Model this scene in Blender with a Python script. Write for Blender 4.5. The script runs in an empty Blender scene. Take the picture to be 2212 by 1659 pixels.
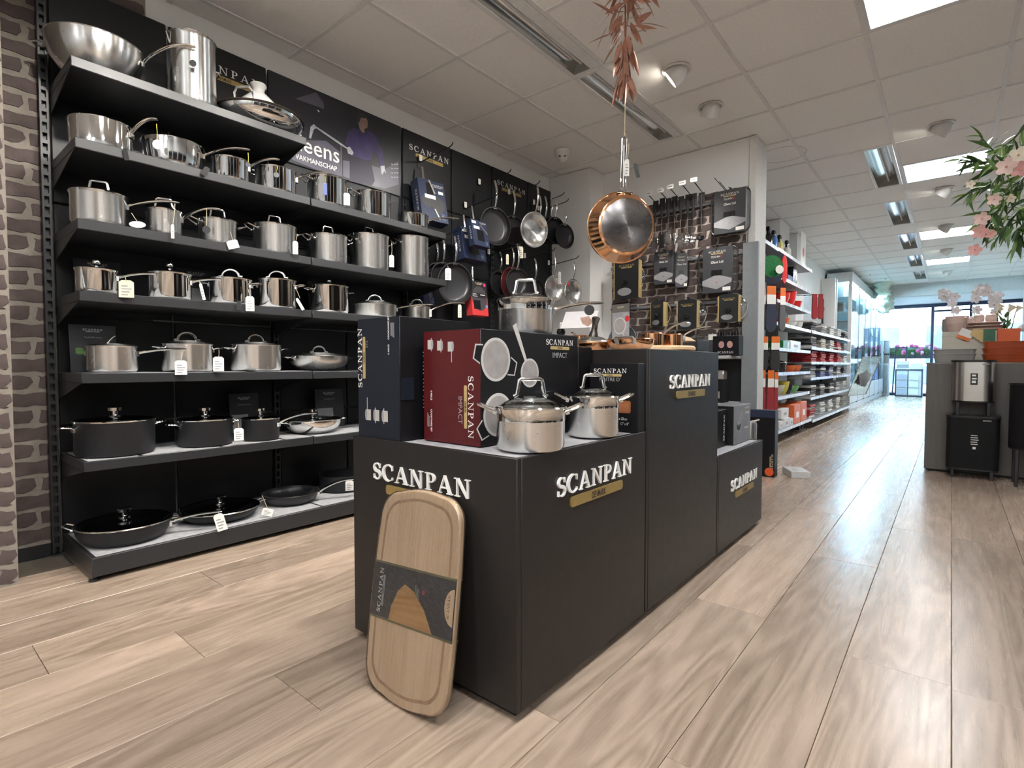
import bpy, math, random
from mathutils import Matrix, Vector
random.seed(7)
PI = math.pi
scene = bpy.context.scene
COL = scene.collection
# ------------------------------------------------------------------ camera
EYE = Vector((0, 0, .94)); FPX = 1150.0
YAW = math.atan(949 / math.hypot(FPX, 40.5)); PITCH = math.atan(40.5 / FPX)
FW = Vector((-math.sin(YAW) * math.cos(PITCH), math.cos(YAW) * math.cos(PITCH), -math.sin(PITCH)))
RT = Vector((math.cos(YAW), math.sin(YAW), 0)); UP = RT.cross(FW)
cd = bpy.data.cameras.new('camera'); cam = bpy.data.objects.new('camera', cd); COL.objects.link(cam)
cd.sensor_width = 36; cd.lens = 36 * FPX / 2212; cd.clip_start = .02; cd.clip_end = 200
cam.matrix_basis = Matrix(((RT.x, UP.x, -FW.x, EYE.x), (RT.y, UP.y, -FW.y, EYE.y), (RT.z, UP.z, -FW.z, EYE.z), (0, 0, 0, 1)))
scene.camera = cam
# ------------------------------------------------------------------ sky and exposure
w = bpy.data.worlds.new('world'); scene.world = w; w.use_nodes = True
bgn = w.node_tree.nodes['Background']
sky = w.node_tree.nodes.new('ShaderNodeTexSky'); sky.sky_type = 'HOSEK_WILKIE'
sky.sun_direction = Vector((.35, -.5, .8)).normalized(); sky.turbidity = 3.0; sky.ground_albedo = .4
w.node_tree.links.new(sky.outputs[0], bgn.inputs[0]); bgn.inputs[1].default_value = 42.0
sd = bpy.data.lights.new('sun', 'SUN'); sd.energy = 16; sd.angle = .01; sd.color = (1, .97, .92)
sun = bpy.data.objects.new('sun', sd); COL.objects.link(sun); sun.matrix_basis = Vector((.35, -.5, .8)).to_track_quat('Z', 'Y').to_matrix().to_4x4()
vs = scene.view_settings
vs.view_transform = 'Standard'; vs.look = 'None'; vs.gamma = 1; vs.use_curve_mapping = False; vs.exposure = .46
LED_POWER = 30.0; SPOT_POWER = 55.0

def at(px, py, X=None, Y=None, Z=None):
    """point of the real surface X=, Y= or Z= seen in that direction (calibration helper)"""
    d = FW + RT * ((px - 1106) / FPX) - UP * ((py - 829.5) / FPX)
    t = (X - EYE.x) / d.x if X is not None else (Y - EYE.y) / d.y if Y is not None else (Z - EYE.z) / d.z
    return EYE + d * t

def depth(p): return (Vector(p) - EYE).dot(FW)

# ------------------------------------------------------------------ materials
MATS = {}
def mat(name, col, rough=.5, metal=0, var=.08, vscale=25, bump=0, bscale=180, aniso=0, spec=.5, emit=0, stretch=(1, 1, 1), col2=None, coat=0, alpha=1, sheen=0, rvar=.1):
    if name in MATS: return MATS[name]
    m = bpy.data.materials.new(name); m.use_nodes = True; nt = m.node_tree; N = nt.nodes; L = nt.links
    b = N['Principled BSDF']
    tc = N.new('ShaderNodeTexCoord'); mp = N.new('ShaderNodeMapping'); mp.inputs['Scale'].default_value = stretch
    L.new(tc.outputs['Object'], mp.inputs[0])
    nz = N.new('ShaderNodeTexNoise'); nz.inputs['Scale'].default_value = vscale; nz.inputs['Detail'].default_value = 4
    L.new(mp.outputs[0], nz.inputs['Vector'])
    mx = N.new('ShaderNodeMix'); mx.data_type = 'RGBA'
    c2 = col2 or tuple(max(0, c * (1 - 2 * var)) for c in col)
    c1 = col if col2 else tuple(min(1, c * (1 + var)) for c in col)
    mx.inputs[6].default_value = (*c1, 1); mx.inputs[7].default_value = (*c2, 1)
    L.new(nz.outputs[0], mx.inputs[0]); L.new(mx.outputs[2], b.inputs['Base Color'])
    mr = N.new('ShaderNodeMapRange'); mr.inputs['To Min'].default_value = max(.01, rough * (1 - rvar)); mr.inputs['To Max'].default_value = min(1, rough * (1 + rvar))
    L.new(nz.outputs[0], mr.inputs[0]); L.new(mr.outputs[0], b.inputs['Roughness'])
    b.inputs['Metallic'].default_value = metal
    b.inputs['Specular IOR Level'].default_value = spec
    if coat: b.inputs['Coat Weight'].default_value = coat; b.inputs['Coat Roughness'].default_value = .08
    if sheen: b.inputs['Sheen Weight'].default_value = sheen
    if alpha < 1: b.inputs['Alpha'].default_value = alpha
    if aniso:
        b.inputs['Anisotropic'].default_value = aniso
        b.inputs['Anisotropic Rotation'].default_value = .25
        tg = N.new('ShaderNodeTangent'); tg.direction_type = 'RADIAL'; tg.axis = 'Z'; L.new(tg.outputs[0], b.inputs['Tangent'])
    if emit:
        L.new(mx.outputs[2], b.inputs['Emission Color']); b.inputs['Emission Strength'].default_value = emit
    if bump:
        n2 = N.new('ShaderNodeTexNoise'); n2.inputs['Scale'].default_value = bscale; n2.inputs['Detail'].default_value = 3
        L.new(mp.outputs[0], n2.inputs['Vector'])
        bp = N.new('ShaderNodeBump'); bp.inputs['Strength'].default_value = bump; bp.inputs['Distance'].default_value = .004
        L.new(n2.outputs[0], bp.inputs['Height']); L.new(bp.outputs[0], b.inputs['Normal'])
    MATS[name] = m; return m

def glass(name, tint=(.95, .97, .97), refl=.09, rough=.02, edge=.7, wrinkle=0):
    """thin sheet glass: straight-through transmission plus a Fresnel reflection"""
    if name in MATS: return MATS[name]
    m = bpy.data.materials.new(name); m.use_nodes = True; nt = m.node_tree; N = nt.nodes; L = nt.links
    N.remove(N['Principled BSDF']); out = N['Material Output']
    tr = N.new('ShaderNodeBsdfTransparent'); gl = N.new('ShaderNodeBsdfGlossy'); gl.inputs['Roughness'].default_value = rough
    tc = N.new('ShaderNodeTexCoord'); nz = N.new('ShaderNodeTexNoise'); nz.inputs['Scale'].default_value = 6
    L.new(tc.outputs['Object'], nz.inputs['Vector'])
    mc = N.new('ShaderNodeMix'); mc.data_type = 'RGBA'; mc.inputs[6].default_value = (*tint, 1); mc.inputs[7].default_value = (*[c * .96 for c in tint], 1)
    L.new(nz.outputs[0], mc.inputs[0]); L.new(mc.outputs[2], tr.inputs[0])
    lw = N.new('ShaderNodeLayerWeight'); lw.inputs['Blend'].default_value = .35
    ma = N.new('ShaderNodeMath'); ma.operation = 'MULTIPLY_ADD'; ma.inputs[1].default_value = edge; ma.inputs[2].default_value = refl
    L.new(lw.outputs['Fresnel'], ma.inputs[0])
    if wrinkle:
        nw = N.new('ShaderNodeTexNoise'); nw.inputs['Scale'].default_value = 34; nw.inputs['Detail'].default_value = 5; nw.inputs['Distortion'].default_value = 1.5; L.new(tc.outputs['Object'], nw.inputs['Vector'])
        bw_ = N.new('ShaderNodeBump'); bw_.inputs['Strength'].default_value = wrinkle; bw_.inputs['Distance'].default_value = .01; L.new(nw.outputs[0], bw_.inputs['Height']); L.new(bw_.outputs[0], gl.inputs['Normal'])
    ms = N.new('ShaderNodeMixShader'); L.new(ma.outputs[0], ms.inputs[0]); L.new(tr.outputs[0], ms.inputs[1]); L.new(gl.outputs[0], ms.inputs[2])
    L.new(ms.outputs[0], out.inputs[0]); MATS[name] = m; return m

def wood(name, light, dark, along='Y', scale=1.0, rough=.4, contrast=1.0, rand=.22, rings=.5, coat=0):
    """grain running along one local axis, shifted and tinted per object"""
    if name in MATS: return MATS[name]
    m = bpy.data.materials.new(name); m.use_nodes = True; nt = m.node_tree; N = nt.nodes; L = nt.links
    b = N['Principled BSDF']; tc = N.new('ShaderNodeTexCoord'); oi = N.new('ShaderNodeObjectInfo')
    cm = N.new('ShaderNodeCombineXYZ'); ml = N.new('ShaderNodeMath'); ml.operation = 'MULTIPLY'; ml.inputs[1].default_value = 37
    L.new(oi.outputs['Random'], ml.inputs[0])
    for i in range(3): L.new(ml.outputs[0], cm.inputs[i])
    ad = N.new('ShaderNodeVectorMath'); ad.operation = 'ADD'; L.new(tc.outputs['Object'], ad.inputs[0]); L.new(cm.outputs[0], ad.inputs[1])
    i = 'XYZ'.index(along)
    def mapped(a, l):
        mp = N.new('ShaderNodeMapping'); s = [a * scale] * 3; s[i] = l * scale; mp.inputs['Scale'].default_value = s
        L.new(ad.outputs[0], mp.inputs[0]); return mp
    n1 = N.new('ShaderNodeTexNoise'); n1.inputs['Scale'].default_value = 1; n1.inputs['Detail'].default_value = 7; n1.inputs['Roughness'].default_value = .62
    L.new(mapped(75, 3.2).outputs[0], n1.inputs['Vector'])
    n2 = N.new('ShaderNodeTexNoise'); n2.inputs['Scale'].default_value = 1; n2.inputs['Detail'].default_value = 2; n2.inputs['Distortion'].default_value = .6
    L.new(mapped(5.5, .55).outputs[0], n2.inputs['Vector'])
    # cathedral rings: contour lines of a slow noise
    mr = N.new('ShaderNodeMath'); mr.operation = 'MULTIPLY'; mr.inputs[1].default_value = 26; L.new(n2.outputs[0], mr.inputs[0])
    fr = N.new('ShaderNodeMath'); fr.operation = 'PINGPONG'; fr.inputs[1].default_value = 1; L.new(mr.outputs[0], fr.inputs[0])
    m1 = N.new('ShaderNodeMix'); m1.data_type = 'FLOAT'; m1.inputs[0].default_value = rings * .5
    L.new(n1.outputs[0], m1.inputs[2]); L.new(fr.outputs[0], m1.inputs[3])
    m2 = N.new('ShaderNodeMix'); m2.data_type = 'FLOAT'; m2.inputs[0].default_value = .45
    L.new(m1.outputs[0], m2.inputs[2]); L.new(n2.outputs[0], m2.inputs[3])
    cr = N.new('ShaderNodeValToRGB'); e = cr.color_ramp.elements
    e[0].position = .5 - .2 / contrast; e[0].color = (*dark, 1); e[1].position = .5 + .15 / contrast; e[1].color = (*light, 1)
    L.new(m2.outputs[0], cr.inputs[0])
    hs = N.new('ShaderNodeHueSaturation'); hr = N.new('ShaderNodeMapRange'); hr.inputs['To Min'].default_value = 1 - rand; hr.inputs['To Max'].default_value = 1 + rand * .45
    L.new(oi.outputs['Random'], hr.inputs[0]); L.new(hr.outputs[0], hs.inputs['Value']); L.new(cr.outputs[0], hs.inputs['Color'])
    L.new(hs.outputs[0], b.inputs['Base Color'])
    rr = N.new('ShaderNodeMapRange'); rr.inputs['To Min'].default_value = rough * 1.15; rr.inputs['To Max'].default_value = rough * .85
    L.new(n1.outputs[0], rr.inputs[0]); L.new(rr.outputs[0], b.inputs['Roughness'])
    if coat: b.inputs['Coat Weight'].default_value = coat; b.inputs['Coat Roughness'].default_value = .12
    bp = N.new('ShaderNodeBump'); bp.inputs['Strength'].default_value = .05; bp.inputs['Distance'].default_value = .001
    L.new(n1.outputs[0], bp.inputs['Height']); L.new(bp.outputs[0], b.inputs['Normal'])
    MATS[name] = m; return m

STEEL = mat('brushed_steel', (.80, .80, .79), .26, 1, var=.03, aniso=.85, rvar=.15)
CHROME = mat('polished_steel', (.83, .83, .82), .07, 1, var=.02)
SATIN = mat('satin_steel', (.62, .60, .57), .3, 1, var=.04)
DISC = mat('spun_steel_disc', (.34, .32, .315), .27, 1, var=.04, aniso=.9, stretch=(1, 1, 1))
COPPER = mat('polished_copper', (.92, .50, .27), .13, 1, var=.05, vscale=14)
NONSTICK = mat('black_nonstick', (.018, .018, .02), .33, 0, bump=.05, bscale=600)
ANOD = mat('black_cast_aluminium', (.013, .014, .017), .5, 0, spec=.4, bump=.08, bscale=500)
BLACK = mat('matt_black_steel', (.013, .013, .014), .5, 0, bump=.04, bscale=400)
BLACKP = mat('black_back_panel', (.009, .010, .012), .42, 0, spec=.35, bump=.04, bscale=300)
PLINTH = mat('black_laminate', (.017, .015, .014), .42, 0, bump=.1, bscale=420, spec=.35)
SHELFM = mat('black_shelf_metal', (.021, .022, .024), .4, 0, bump=.03)
FELT = mat('grey_shelf_paper', (.38, .38, .39), .8, 0, var=.2, vscale=40)
WHITE = mat('white_print', (.80, .79, .76), .6, var=.02)
LETTER = mat('white_acrylic_lettering', (.82, .81, .79), .45, var=.03)
GOLD = mat('gold_sign_metal', (.42, .30, .11), .42, .55, var=.08, vscale=60)
GOLDP = mat('gold_print', (.52, .39, .17), .5, .2)
DARKP = mat('black_print', (.01, .01, .01), .5)
GREYP = mat('grey_print', (.32, .32, .33), .6)
PAPER = mat('white_paper_tag', (.80, .79, .75), .7, var=.04)
CREAM = mat('cream_card_tag', (.72, .68, .52), .7)
STRING = mat('natural_string', (.62, .52, .36), .9)
YELLOW = mat('yellow_string', (.80, .55, .04), .7)
BLUEP = mat('blue_print', (.03, .06, .22), .5)
REDP = mat('red_print', (.62, .03, .03), .5)
WALLW = mat('white_wall_paint', (.74, .735, .72), .75, 0, var=.03, vscale=3, bump=.05, bscale=120)
LIDGL = glass('lid_glass', (.93, .95, .95), .08)
DGLASS = glass('dark_lid_glass', (.42, .44, .45), .07)
PANE = glass('cabinet_glass', (.9, .96, .98), .02, edge=.16)
ACRYL = glass('clear_acrylic', (.97, .97, .97), .03)

# ------------------------------------------------------------------ mesh builder
class MB:
    def __init__(s): s.v = []; s.f = []; s.m = []; s.cur = 0
    def add(s, vs, fs, M=None):
        o = len(s.v)
        s.v += [tuple(M @ Vector(p)) for p in vs] if M is not None else [tuple(p) for p in vs]
        for f in fs: s.f.append(tuple(i + o for i in f)); s.m.append(s.cur)
        return s
    def mi(s, i): s.cur = i; return s
    def box(s, a, b, M=None):
        (x0, y0, z0), (x1, y1, z1) = a, b
        v = [(x0, y0, z0), (x1, y0, z0), (x1, y1, z0), (x0, y1, z0), (x0, y0, z1), (x1, y0, z1), (x1, y1, z1), (x0, y1, z1)]
        return s.add(v, [(0, 3, 2, 1), (4, 5, 6, 7), (0, 1, 5, 4), (1, 2, 6, 5), (2, 3, 7, 6), (3, 0, 4, 7)], M)
    def cbox(s, c, d, M=None): return s.box([c[i] - d[i] / 2 for i in range(3)], [c[i] + d[i] / 2 for i in range(3)], M)
    def bev(s, a, b, r=.004, M=None):
        """box with chamfered edges"""
        (x0, y0, z0), (x1, y1, z1) = a, b
        r = min(r, (x1 - x0) * .45, (y1 - y0) * .45, (z1 - z0) * .45)
        def ring(x0, y0, x1, y1, z): return [(x0, y0, z), (x1, y0, z), (x1, y1, z), (x0, y1, z)]
        def oct(e, z): return [(x0 + r - e, y0 + e, z) if 0 else p for p in [(x0 + r, y0 + e, z), (x1 - r, y0 + e, z), (x1 - e, y0 + r, z), (x1 - e, y1 - r, z), (x1 - r, y1 - e, z), (x0 + r, y1 - e, z), (x0 + e, y1 - r, z), (x0 + e, y0 + r, z)]]
        rs = [oct(r * .98, z0), oct(0, z0 + r), oct(0, z1 - r), oct(r * .98, z1)]
        v = [p for q in rs for p in q]; f = [tuple(range(7, -1, -1)), tuple(range(24, 32))]
        for k in range(3):
            for i in range(8):
                j = (i + 1) % 8; f.append((k * 8 + i, k * 8 + j, (k + 1) * 8 + j, (k + 1) * 8 + i))
        return s.add(v, f, M)
    def lathe(s, prof, n=32, M=None, a0=0, a1=2 * PI):
        full = abs(a1 - a0 - 2 * PI) < 1e-6; k = n if full else n + 1
        v = []; f = []
        for r, z in prof:
            for i in range(k):
                a = a0 + (a1 - a0) * i / n; v.append((r * math.cos(a), r * math.sin(a), z))
        for p in range(len(prof) - 1):
            for i in range(n):
                j = (i + 1) % k; f.append((p * k + i, p * k + j, (p + 1) * k + j, (p + 1) * k + i))
        return s.add(v, f, M)
    def cyl(s, p0, p1, r, n=12, r1=None, cap=True):
        p0 = Vector(p0); p1 = Vector(p1); d = p1 - p0; L = d.length
        M = Matrix.Translation(p0) @ d.to_track_quat('Z', 'Y').to_matrix().to_4x4(); r1 = r if r1 is None else r1
        pr = ([(0, 0)] if cap else []) + [(r, 0), (r1, L)] + ([(0, L)] if cap else [])
        return s.lathe(pr, n, M)
    def sweep(s, path, size, n=8, up=(0, 0, 1), closed=False):
        """tube of elliptical section; size = r, (w,h) or a list of those per point"""
        P = [Vector(p) for p in path]; m = len(P); v = []; f = []
        for i, p in enumerate(P):
            t = (P[(i + 1) % m] - P[i - 1]) if closed else (P[min(i + 1, m - 1)] - P[max(i - 1, 0)])
            t.normalize(); u = Vector(up)
            if abs(t.dot(u)) > .96: u = Vector((1, 0, 0)) if abs(t.x) < .9 else Vector((0, 1, 0))
            a = t.cross(u).normalized(); b = a.cross(t)
            sz = size[i] if isinstance(size, list) else size
            w_, h_ = sz if isinstance(sz, tuple) else (sz, sz)
            for k in range(n):
                an = 2 * PI * k / n; v.append(p + a * (w_ * math.cos(an)) + b * (h_ * math.sin(an)))
        for i in range(m if closed else m - 1):
            i2 = (i + 1) % m
            for k in range(n):
                k2 = (k + 1) % n; f.append((i * n + k, i * n + k2, i2 * n + k2, i2 * n + k))
        if not closed: f.append(tuple(range(n - 1, -1, -1))); f.append(tuple((m - 1) * n + k for k in range(n)))
        return s.add(v, f)
    def prism(s, poly, z0, z1, M=None):
        a = sum(poly[i - 1][0] * poly[i][1] - poly[i][0] * poly[i - 1][1] for i in range(len(poly)))
        if a < 0: poly = poly[::-1]
        n = len(poly); v = [(x, y, z0) for x, y in poly] + [(x, y, z1) for x, y in poly]
        f = [tuple(range(n - 1, -1, -1)), tuple(range(n, 2 * n))] + [(i, (i + 1) % n, n + (i + 1) % n, n + i) for i in range(n)]
        return s.add(v, f, M)
    def quad(s, a, b, c, d): return s.add([a, b, c, d], [(0, 1, 2, 3)])
    def blob(s, c, r, n=10, k=6, M=None, jit=0):
        rx, ry, rz = r if isinstance(r, tuple) else (r, r, r)
        v = []; f = []
        for i in range(k + 1):
            th = PI * i / k
            for j in range(n):
                ph = 2 * PI * j / n; q = 1 + (random.uniform(-jit, jit) if 0 < i < k else 0)
                v.append((c[0] + rx * q * math.sin(th) * math.cos(ph), c[1] + ry * q * math.sin(th) * math.sin(ph), c[2] + rz * math.cos(th) * q))
        for i in range(k):
            for j in range(n):
                j2 = (j + 1) % n; f.append((i * n + j, (i + 1) * n + j, (i + 1) * n + j2, i * n + j2))
        return s.add(v, f, M)
    def mesh(s, name, mats, smooth=True, ang=38):
        me = bpy.data.meshes.new(name); me.from_pydata(s.v, [], s.f); me.validate()
        for m in (mats if isinstance(mats, (list, tuple)) else [mats]): me.materials.append(m)
        if isinstance(mats, (list, tuple)) and len(mats) > 1 and len(me.polygons) == len(s.m): me.polygons.foreach_set('material_index', s.m)
        if smooth:
            me.polygons.foreach_set('use_smooth', [True] * len(me.polygons)); me.set_sharp_from_angle(angle=math.radians(ang))
        me.update(); return me

def setp(o, label=None, cat=None, group=None, kind=None):
    if label: o['label'] = label
    if cat: o['category'] = cat
    if group: o['group'] = group
    if kind: o['kind'] = kind
    return o
def wmat(o): return wmat(o.parent) @ o.matrix_parent_inverse @ o.matrix_basis if o.parent else o.matrix_basis.copy()
def link(name, me, parent=None, M=None, world=False):
    o = bpy.data.objects.new(name, me); COL.objects.link(o)
    if M is not None: o.matrix_basis = M
    if parent is not None:
        o.parent = parent
        if world:
            o.matrix_parent_inverse = wmat(parent).inverted()
    return o
def part(name, mb, m, parent, M=None, world=False, smooth=True, label=None, ang=38):
    o = link(name, mb.mesh(name, m, smooth, ang), parent, M, world)
    if label: o['label'] = label
    return o
def thing(name, label, cat, loc=(0, 0, 0), rotz=0, group=None, M=None, kind=None):
    o = bpy.data.objects.new(name, None); COL.objects.link(o); o.empty_display_size = .05
    o.matrix_basis = M if M is not None else Matrix.Translation(Vector(loc)) @ Matrix.Rotation(rotz, 4, 'Z')
    return setp(o, label, cat, group, kind)
def solo(name, mb, m, label, cat, group=None, loc=(0, 0, 0), rotz=0, M=None, smooth=True):
    o = link(name, mb.mesh(name, m, smooth), None, M if M is not None else Matrix.Translation(Vector(loc)) @ Matrix.Rotation(rotz, 4, 'Z'))
    return setp(o, label, cat, group)
def struct(name, mb, m, parent=None, smooth=False):
    o = link(name, mb.mesh(name, m, smooth), parent)
    if parent is None: o['kind'] = 'structure'
    return o
def copy_tree(o, parent=None):
    c = o.copy(); COL.objects.link(c); c.parent = parent
    if parent is not None: c.matrix_parent_inverse = o.matrix_parent_inverse.copy()
    for ch in [x for x in o.children]: copy_tree(ch, c)
    return c
def frame(o, x, y):
    x = Vector(x).normalized(); y = Vector(y); z = x.cross(y).normalized(); y = z.cross(x)
    return Matrix(((x.x, y.x, z.x, o[0]), (x.y, y.y, z.y, o[1]), (x.z, y.z, z.z, o[2]), (0, 0, 0, 1)))
FACE_S = lambda x, y, z: frame((x, y, z), (1, 0, 0), (0, 0, 1))      # on a face looking toward -Y
FACE_E = lambda x, y, z: frame((x, y, z), (0, 1, 0), (0, 0, 1))      # on a face looking toward +X

# ------------------------------------------------------------------ lettering
def arc(cx, cy, rx, ry, a0, a1, n=10):
    return [(cx + rx * math.cos(math.radians(a0 + (a1 - a0) * i / n)), cy + ry * math.sin(math.radians(a0 + (a1 - a0) * i / n))) for i in range(n + 1)]
def ribbon(pts, wid):
    L = []; R = []; n = len(pts)
    for i, p in enumerate(pts):
        a = pts[max(i - 1, 0)]; b = pts[min(i + 1, n - 1)]; dx, dy = b[0] - a[0], b[1] - a[1]; d = math.hypot(dx, dy) or 1
        h = (wid[i] if isinstance(wid, list) else wid) / 2
        L.append((p[0] - dy / d * h, p[1] + dx / d * h)); R.append((p[0] + dy / d * h, p[1] - dx / d * h))
    return [[L[i], L[i + 1], R[i + 1], R[i]] for i in range(n - 1)]
def rect(x0, y0, x1, y1): return [(x0, y0), (x1, y0), (x1, y1), (x0, y1)]
SER = .055
def glyph(c):
    if c == 'S':
        p = arc(.30, .735, .225, .235, 20, 270, 14)[:-1] + arc(.30, .255, .25, .25, 90, -160, 14)
        n = len(p); wd = [.05 + .14 * max(0, 1 - abs(i / (n - 1) - .5) * 2.3) for i in range(n)]
        return ribbon(p, wd) + [rect(.49, .70, .54, .97), rect(.03, .02, .08, .30)], .60
    if c == 'C':
        p = arc(.46, .5, .40, .48, 42, 318, 22); n = len(p)
        wd = [.05 + .13 * math.sin(PI * i / (n - 1)) ** 2 for i in range(n)]
        return ribbon(p, wd) + [rect(.72, .66, .775, .97), rect(.735, .10, .775, .26)], .84
    if c == 'A':
        return [[(.06, 0), (.14, 0), (.47, .98), (.41, .98)], [(.38, 1.0), (.50, 1.0), (.88, 0), (.70, 0)], rect(.22, .29, .68, .36), rect(-.02, 0, .24, SER), rect(.58, 0, .96, SER)], .95
    if c == 'N':
        return [rect(.10, 0, .17, 1), rect(.74, 0, .81, 1), [(.06, 1), (.22, 1), (.81, 0), (.70, 0)], rect(-.02, 0, .29, SER), rect(-.04, 1 - SER, .2, 1), rect(.62, 1 - SER, .93, 1)], .95
    if c == 'P':
        p = [(.16, .96)] + arc(.34, .72, .25, .24, 90, -90, 14) + [(.16, .48)]; n = len(p)
        wd = [.055 + .11 * math.sin(PI * i / (n - 1)) ** 3 for i in range(n)]
        return [rect(.10, 0, .25, 1)] + ribbon(p, wd) + [rect(-.02, 0, .37, SER), rect(-.02, 1 - SER, .2, 1)], .68
LOGO = {}
def logo_mesh(th, m, gap=.2):
    k = (th, m.name, gap)
    if k not in LOGO:
        mb = MB(); x = 0
        for c in 'SCANPAN':
            ps, wd = glyph(c)
            for i, q in enumerate(ps): mb.prism([(a + x, b) for a, b in q], 0, th * (1 + .0007 * i))
            x += wd + gap
        W = x - gap; mb.v = [((a - W / 2) / W, b / W, c / W) for a, b, c in mb.v]
        LOGO[k] = mb.mesh('scanpan_word', m, False)
    return LOGO[k]
TXT = {}
def text_mesh(s, m, th=.01, bold=0):
    k = (s, m.name, th, bold)
    if k not in TXT:
        cu = bpy.data.curves.new('t', 'FONT'); cu.body = s; cu.size = 1; cu.extrude = th; cu.resolution_u = 2; cu.align_x = 'CENTER'; cu.offset = bold
        o = bpy.data.objects.new('t', cu); COL.objects.link(o)
        dg = bpy.context.evaluated_depsgraph_get(); me = bpy.data.meshes.new_from_object(o.evaluated_get(dg))
        bpy.data.objects.remove(o); me.materials.clear(); me.materials.append(m); TXT[k] = me
    return TXT[k]
def text(parent, s, M, size, m=None, sx=1, name='lettering', th=.01, bold=0, world=False):
    return link(name, text_mesh(s, m or WHITE, th, bold), parent, M @ Matrix.Diagonal((size * sx, size, size, 1)), world)
def rrect(w_, h_, r, n=4):
    p = []
    for cx, cy, a in ((w_ / 2 - r, h_ / 2 - r, 0), (-w_ / 2 + r, h_ / 2 - r, 90), (-w_ / 2 + r, -h_ / 2 + r, 180), (w_ / 2 - r, -h_ / 2 + r, 270)): p += arc(cx, cy, r, r, a, a + 90, n)
    return p
def logo(parent, M, width, th=.06, m=None, gm=None, bar=True, gap=.2, world=False, ys=.82):
    """the serif brand word with its bar, centred on the frame origin"""
    o = link('lettering', logo_mesh(th, m or LETTER, gap), parent, M @ Matrix.Diagonal((width, width * ys, width, 1)), world)
    if bar:
        bw, bh = width * .7, width * .068
        mb = MB(); mb.prism(rrect(bw, bh, bh * .3), 0, max(width * th * .12, .0006))
        g = part('logo_bar', mb, gm or GOLD, parent, M @ Matrix.Translation((0, -bh * .5 - width * .028, 0)), world, smooth=False)
        text(g, 'DENMARK', Matrix.Translation((0, -bh * .33, max(width * th * .12, .0006))), bh * .95, DARKP, .62, 'bar_lettering', .012, .012)
    return o
# ================================================================== the room
ZC = 2.967                    # ceiling underside
XW = -3.43                    # left wall
G0X, G0Y, GP = -3.262, 2.54, .7025
# ---- floor: substrate and loose-laid oak planks
FLOORW = wood('oak_plank', (.48, .37, .285), (.245, .18, .13), 'Y', rough=.27, contrast=1.0, rand=.26, rings=.7)
SUB = mat('dark_subfloor', (.10, .08, .06), .8)
fl = struct('floor', MB().box((-3.6, -4, -.08), (3.4, 24, -.007)), SUB)
PW, PL = .265, 1.76
pm = MB().bev((0, 0, -.007), (PW - .0016, PL - .0016, 0), .0012).mesh('plank', FLOORW, False)
rows = range(-14, 13); joint = {-8: .67, -9: .33, -6: .765, -3: 2.11, -1: 2.0, 0: 3.74, -2: 1.2, -4: 2.9, -5: .2, -7: 1.3}
for r in rows:
    x = .022 + PW * r
    if x < -3.75 or x > 3.2: continue
    y0 = joint.get(r, random.uniform(0, PL)) % PL - 2 * PL
    while y0 < 21:
        if not (x < -3.4 or (x < -2.2 and y0 > 5.0) or (x > 1.6 and y0 < -1)): link('plank', pm, fl, Matrix.Translation((x, y0, 0)))
        y0 += PL
# ---- ceiling: grid of bars, tiles, lamps
TILE = mat('mineral_fibre_tile', (.88, .865, .845), .85, 0, var=.05, vscale=60, bump=.25, bscale=260)
BAR = mat('ceiling_bar', (.74, .73, .72), .5)
ce = struct('ceiling', MB().box((-3.6, -4.1, ZC + .16), (3.4, 20.8, ZC + .3)), WALLW)
gx = [G0X + GP * i for i in range(-1, 10)]; gy = [G0Y + GP * j for j in range(-9, 21)]
for x in gx[1:]: struct('grid_bar', MB().box((x - .013, -4, ZC), (x + .013, 16.8, ZC + .012)), BAR, ce)
tm = MB().bev((-GP / 2 + .009, -GP / 2 + .009, 0), (GP / 2 - .009, GP / 2 - .009, .014), .003).mesh('ceiling_tile', TILE, False)
led_cells = [(4, j) for j in (-9, -4, 1, 6, 11, 15)] + [(7, j) for j in (-9, -4)]  # right-row panels are unseen, added to light the room evenly
tro_cells = {}
for i, js in ((1, (-3, -1, 1)), (3, (5, 8, 11, 14, 17))):
    for j in js: tro_cells[(i, j)] = 0; tro_cells[(i, j + 1)] = 1
for jj, y in zip(range(-9, 21), gy):
    xs_ = -3.43
    for i in (1, 3):
        if tro_cells.get((i, jj)) == 1:
            x1 = G0X + GP * (i + 1); struct('grid_bar', MB().box((xs_, y - .013, ZC + .0005), (x1 - .26, y + .013, ZC + .0115)), BAR, ce); xs_ = x1 - .012
    struct('grid_bar', MB().box((xs_, y - .013, ZC + .0005), (3.3, y + .013, ZC + .0115)), BAR, ce)
for i in range(-1, 9):
    for j in range(-9, 20):
        cx, cy = G0X + GP * (i + .5), G0Y + GP * (j + .5)
        if (i, j) in led_cells: continue
        if i > 6 and j > 8: continue
        if (i, j) in tro_cells:
            mb = MB().box((G0X + GP * i + .012, cy - GP / 2 + .012, ZC + .006), (G0X + GP * (i + 1) - .262, cy + GP / 2 - .012, ZC + .02))
            struct('ceiling_tile', mb, TILE, ce)
        elif i == -1:
            struct('ceiling_tile', MB().box((XW + .002, cy - GP / 2 + .012, ZC + .006), (G0X - .012, cy + GP / 2 - .012, ZC + .02)), TILE, ce)
        else: link('ceiling_tile', tm, ce, Matrix.Translation((cx, cy, ZC + .006)))
# outline of an inspection hatch cut into one tile
struct('hatch_outline', MB().sweep([(-1.30 + .2 * math.cos(a * PI / 20), 5.69 + .2 * math.sin(a * PI / 20), ZC + .006) for a in range(40)], .0022, 4, closed=True), mat('hatch_line', (.40, .39, .37), .8), ce)
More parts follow.
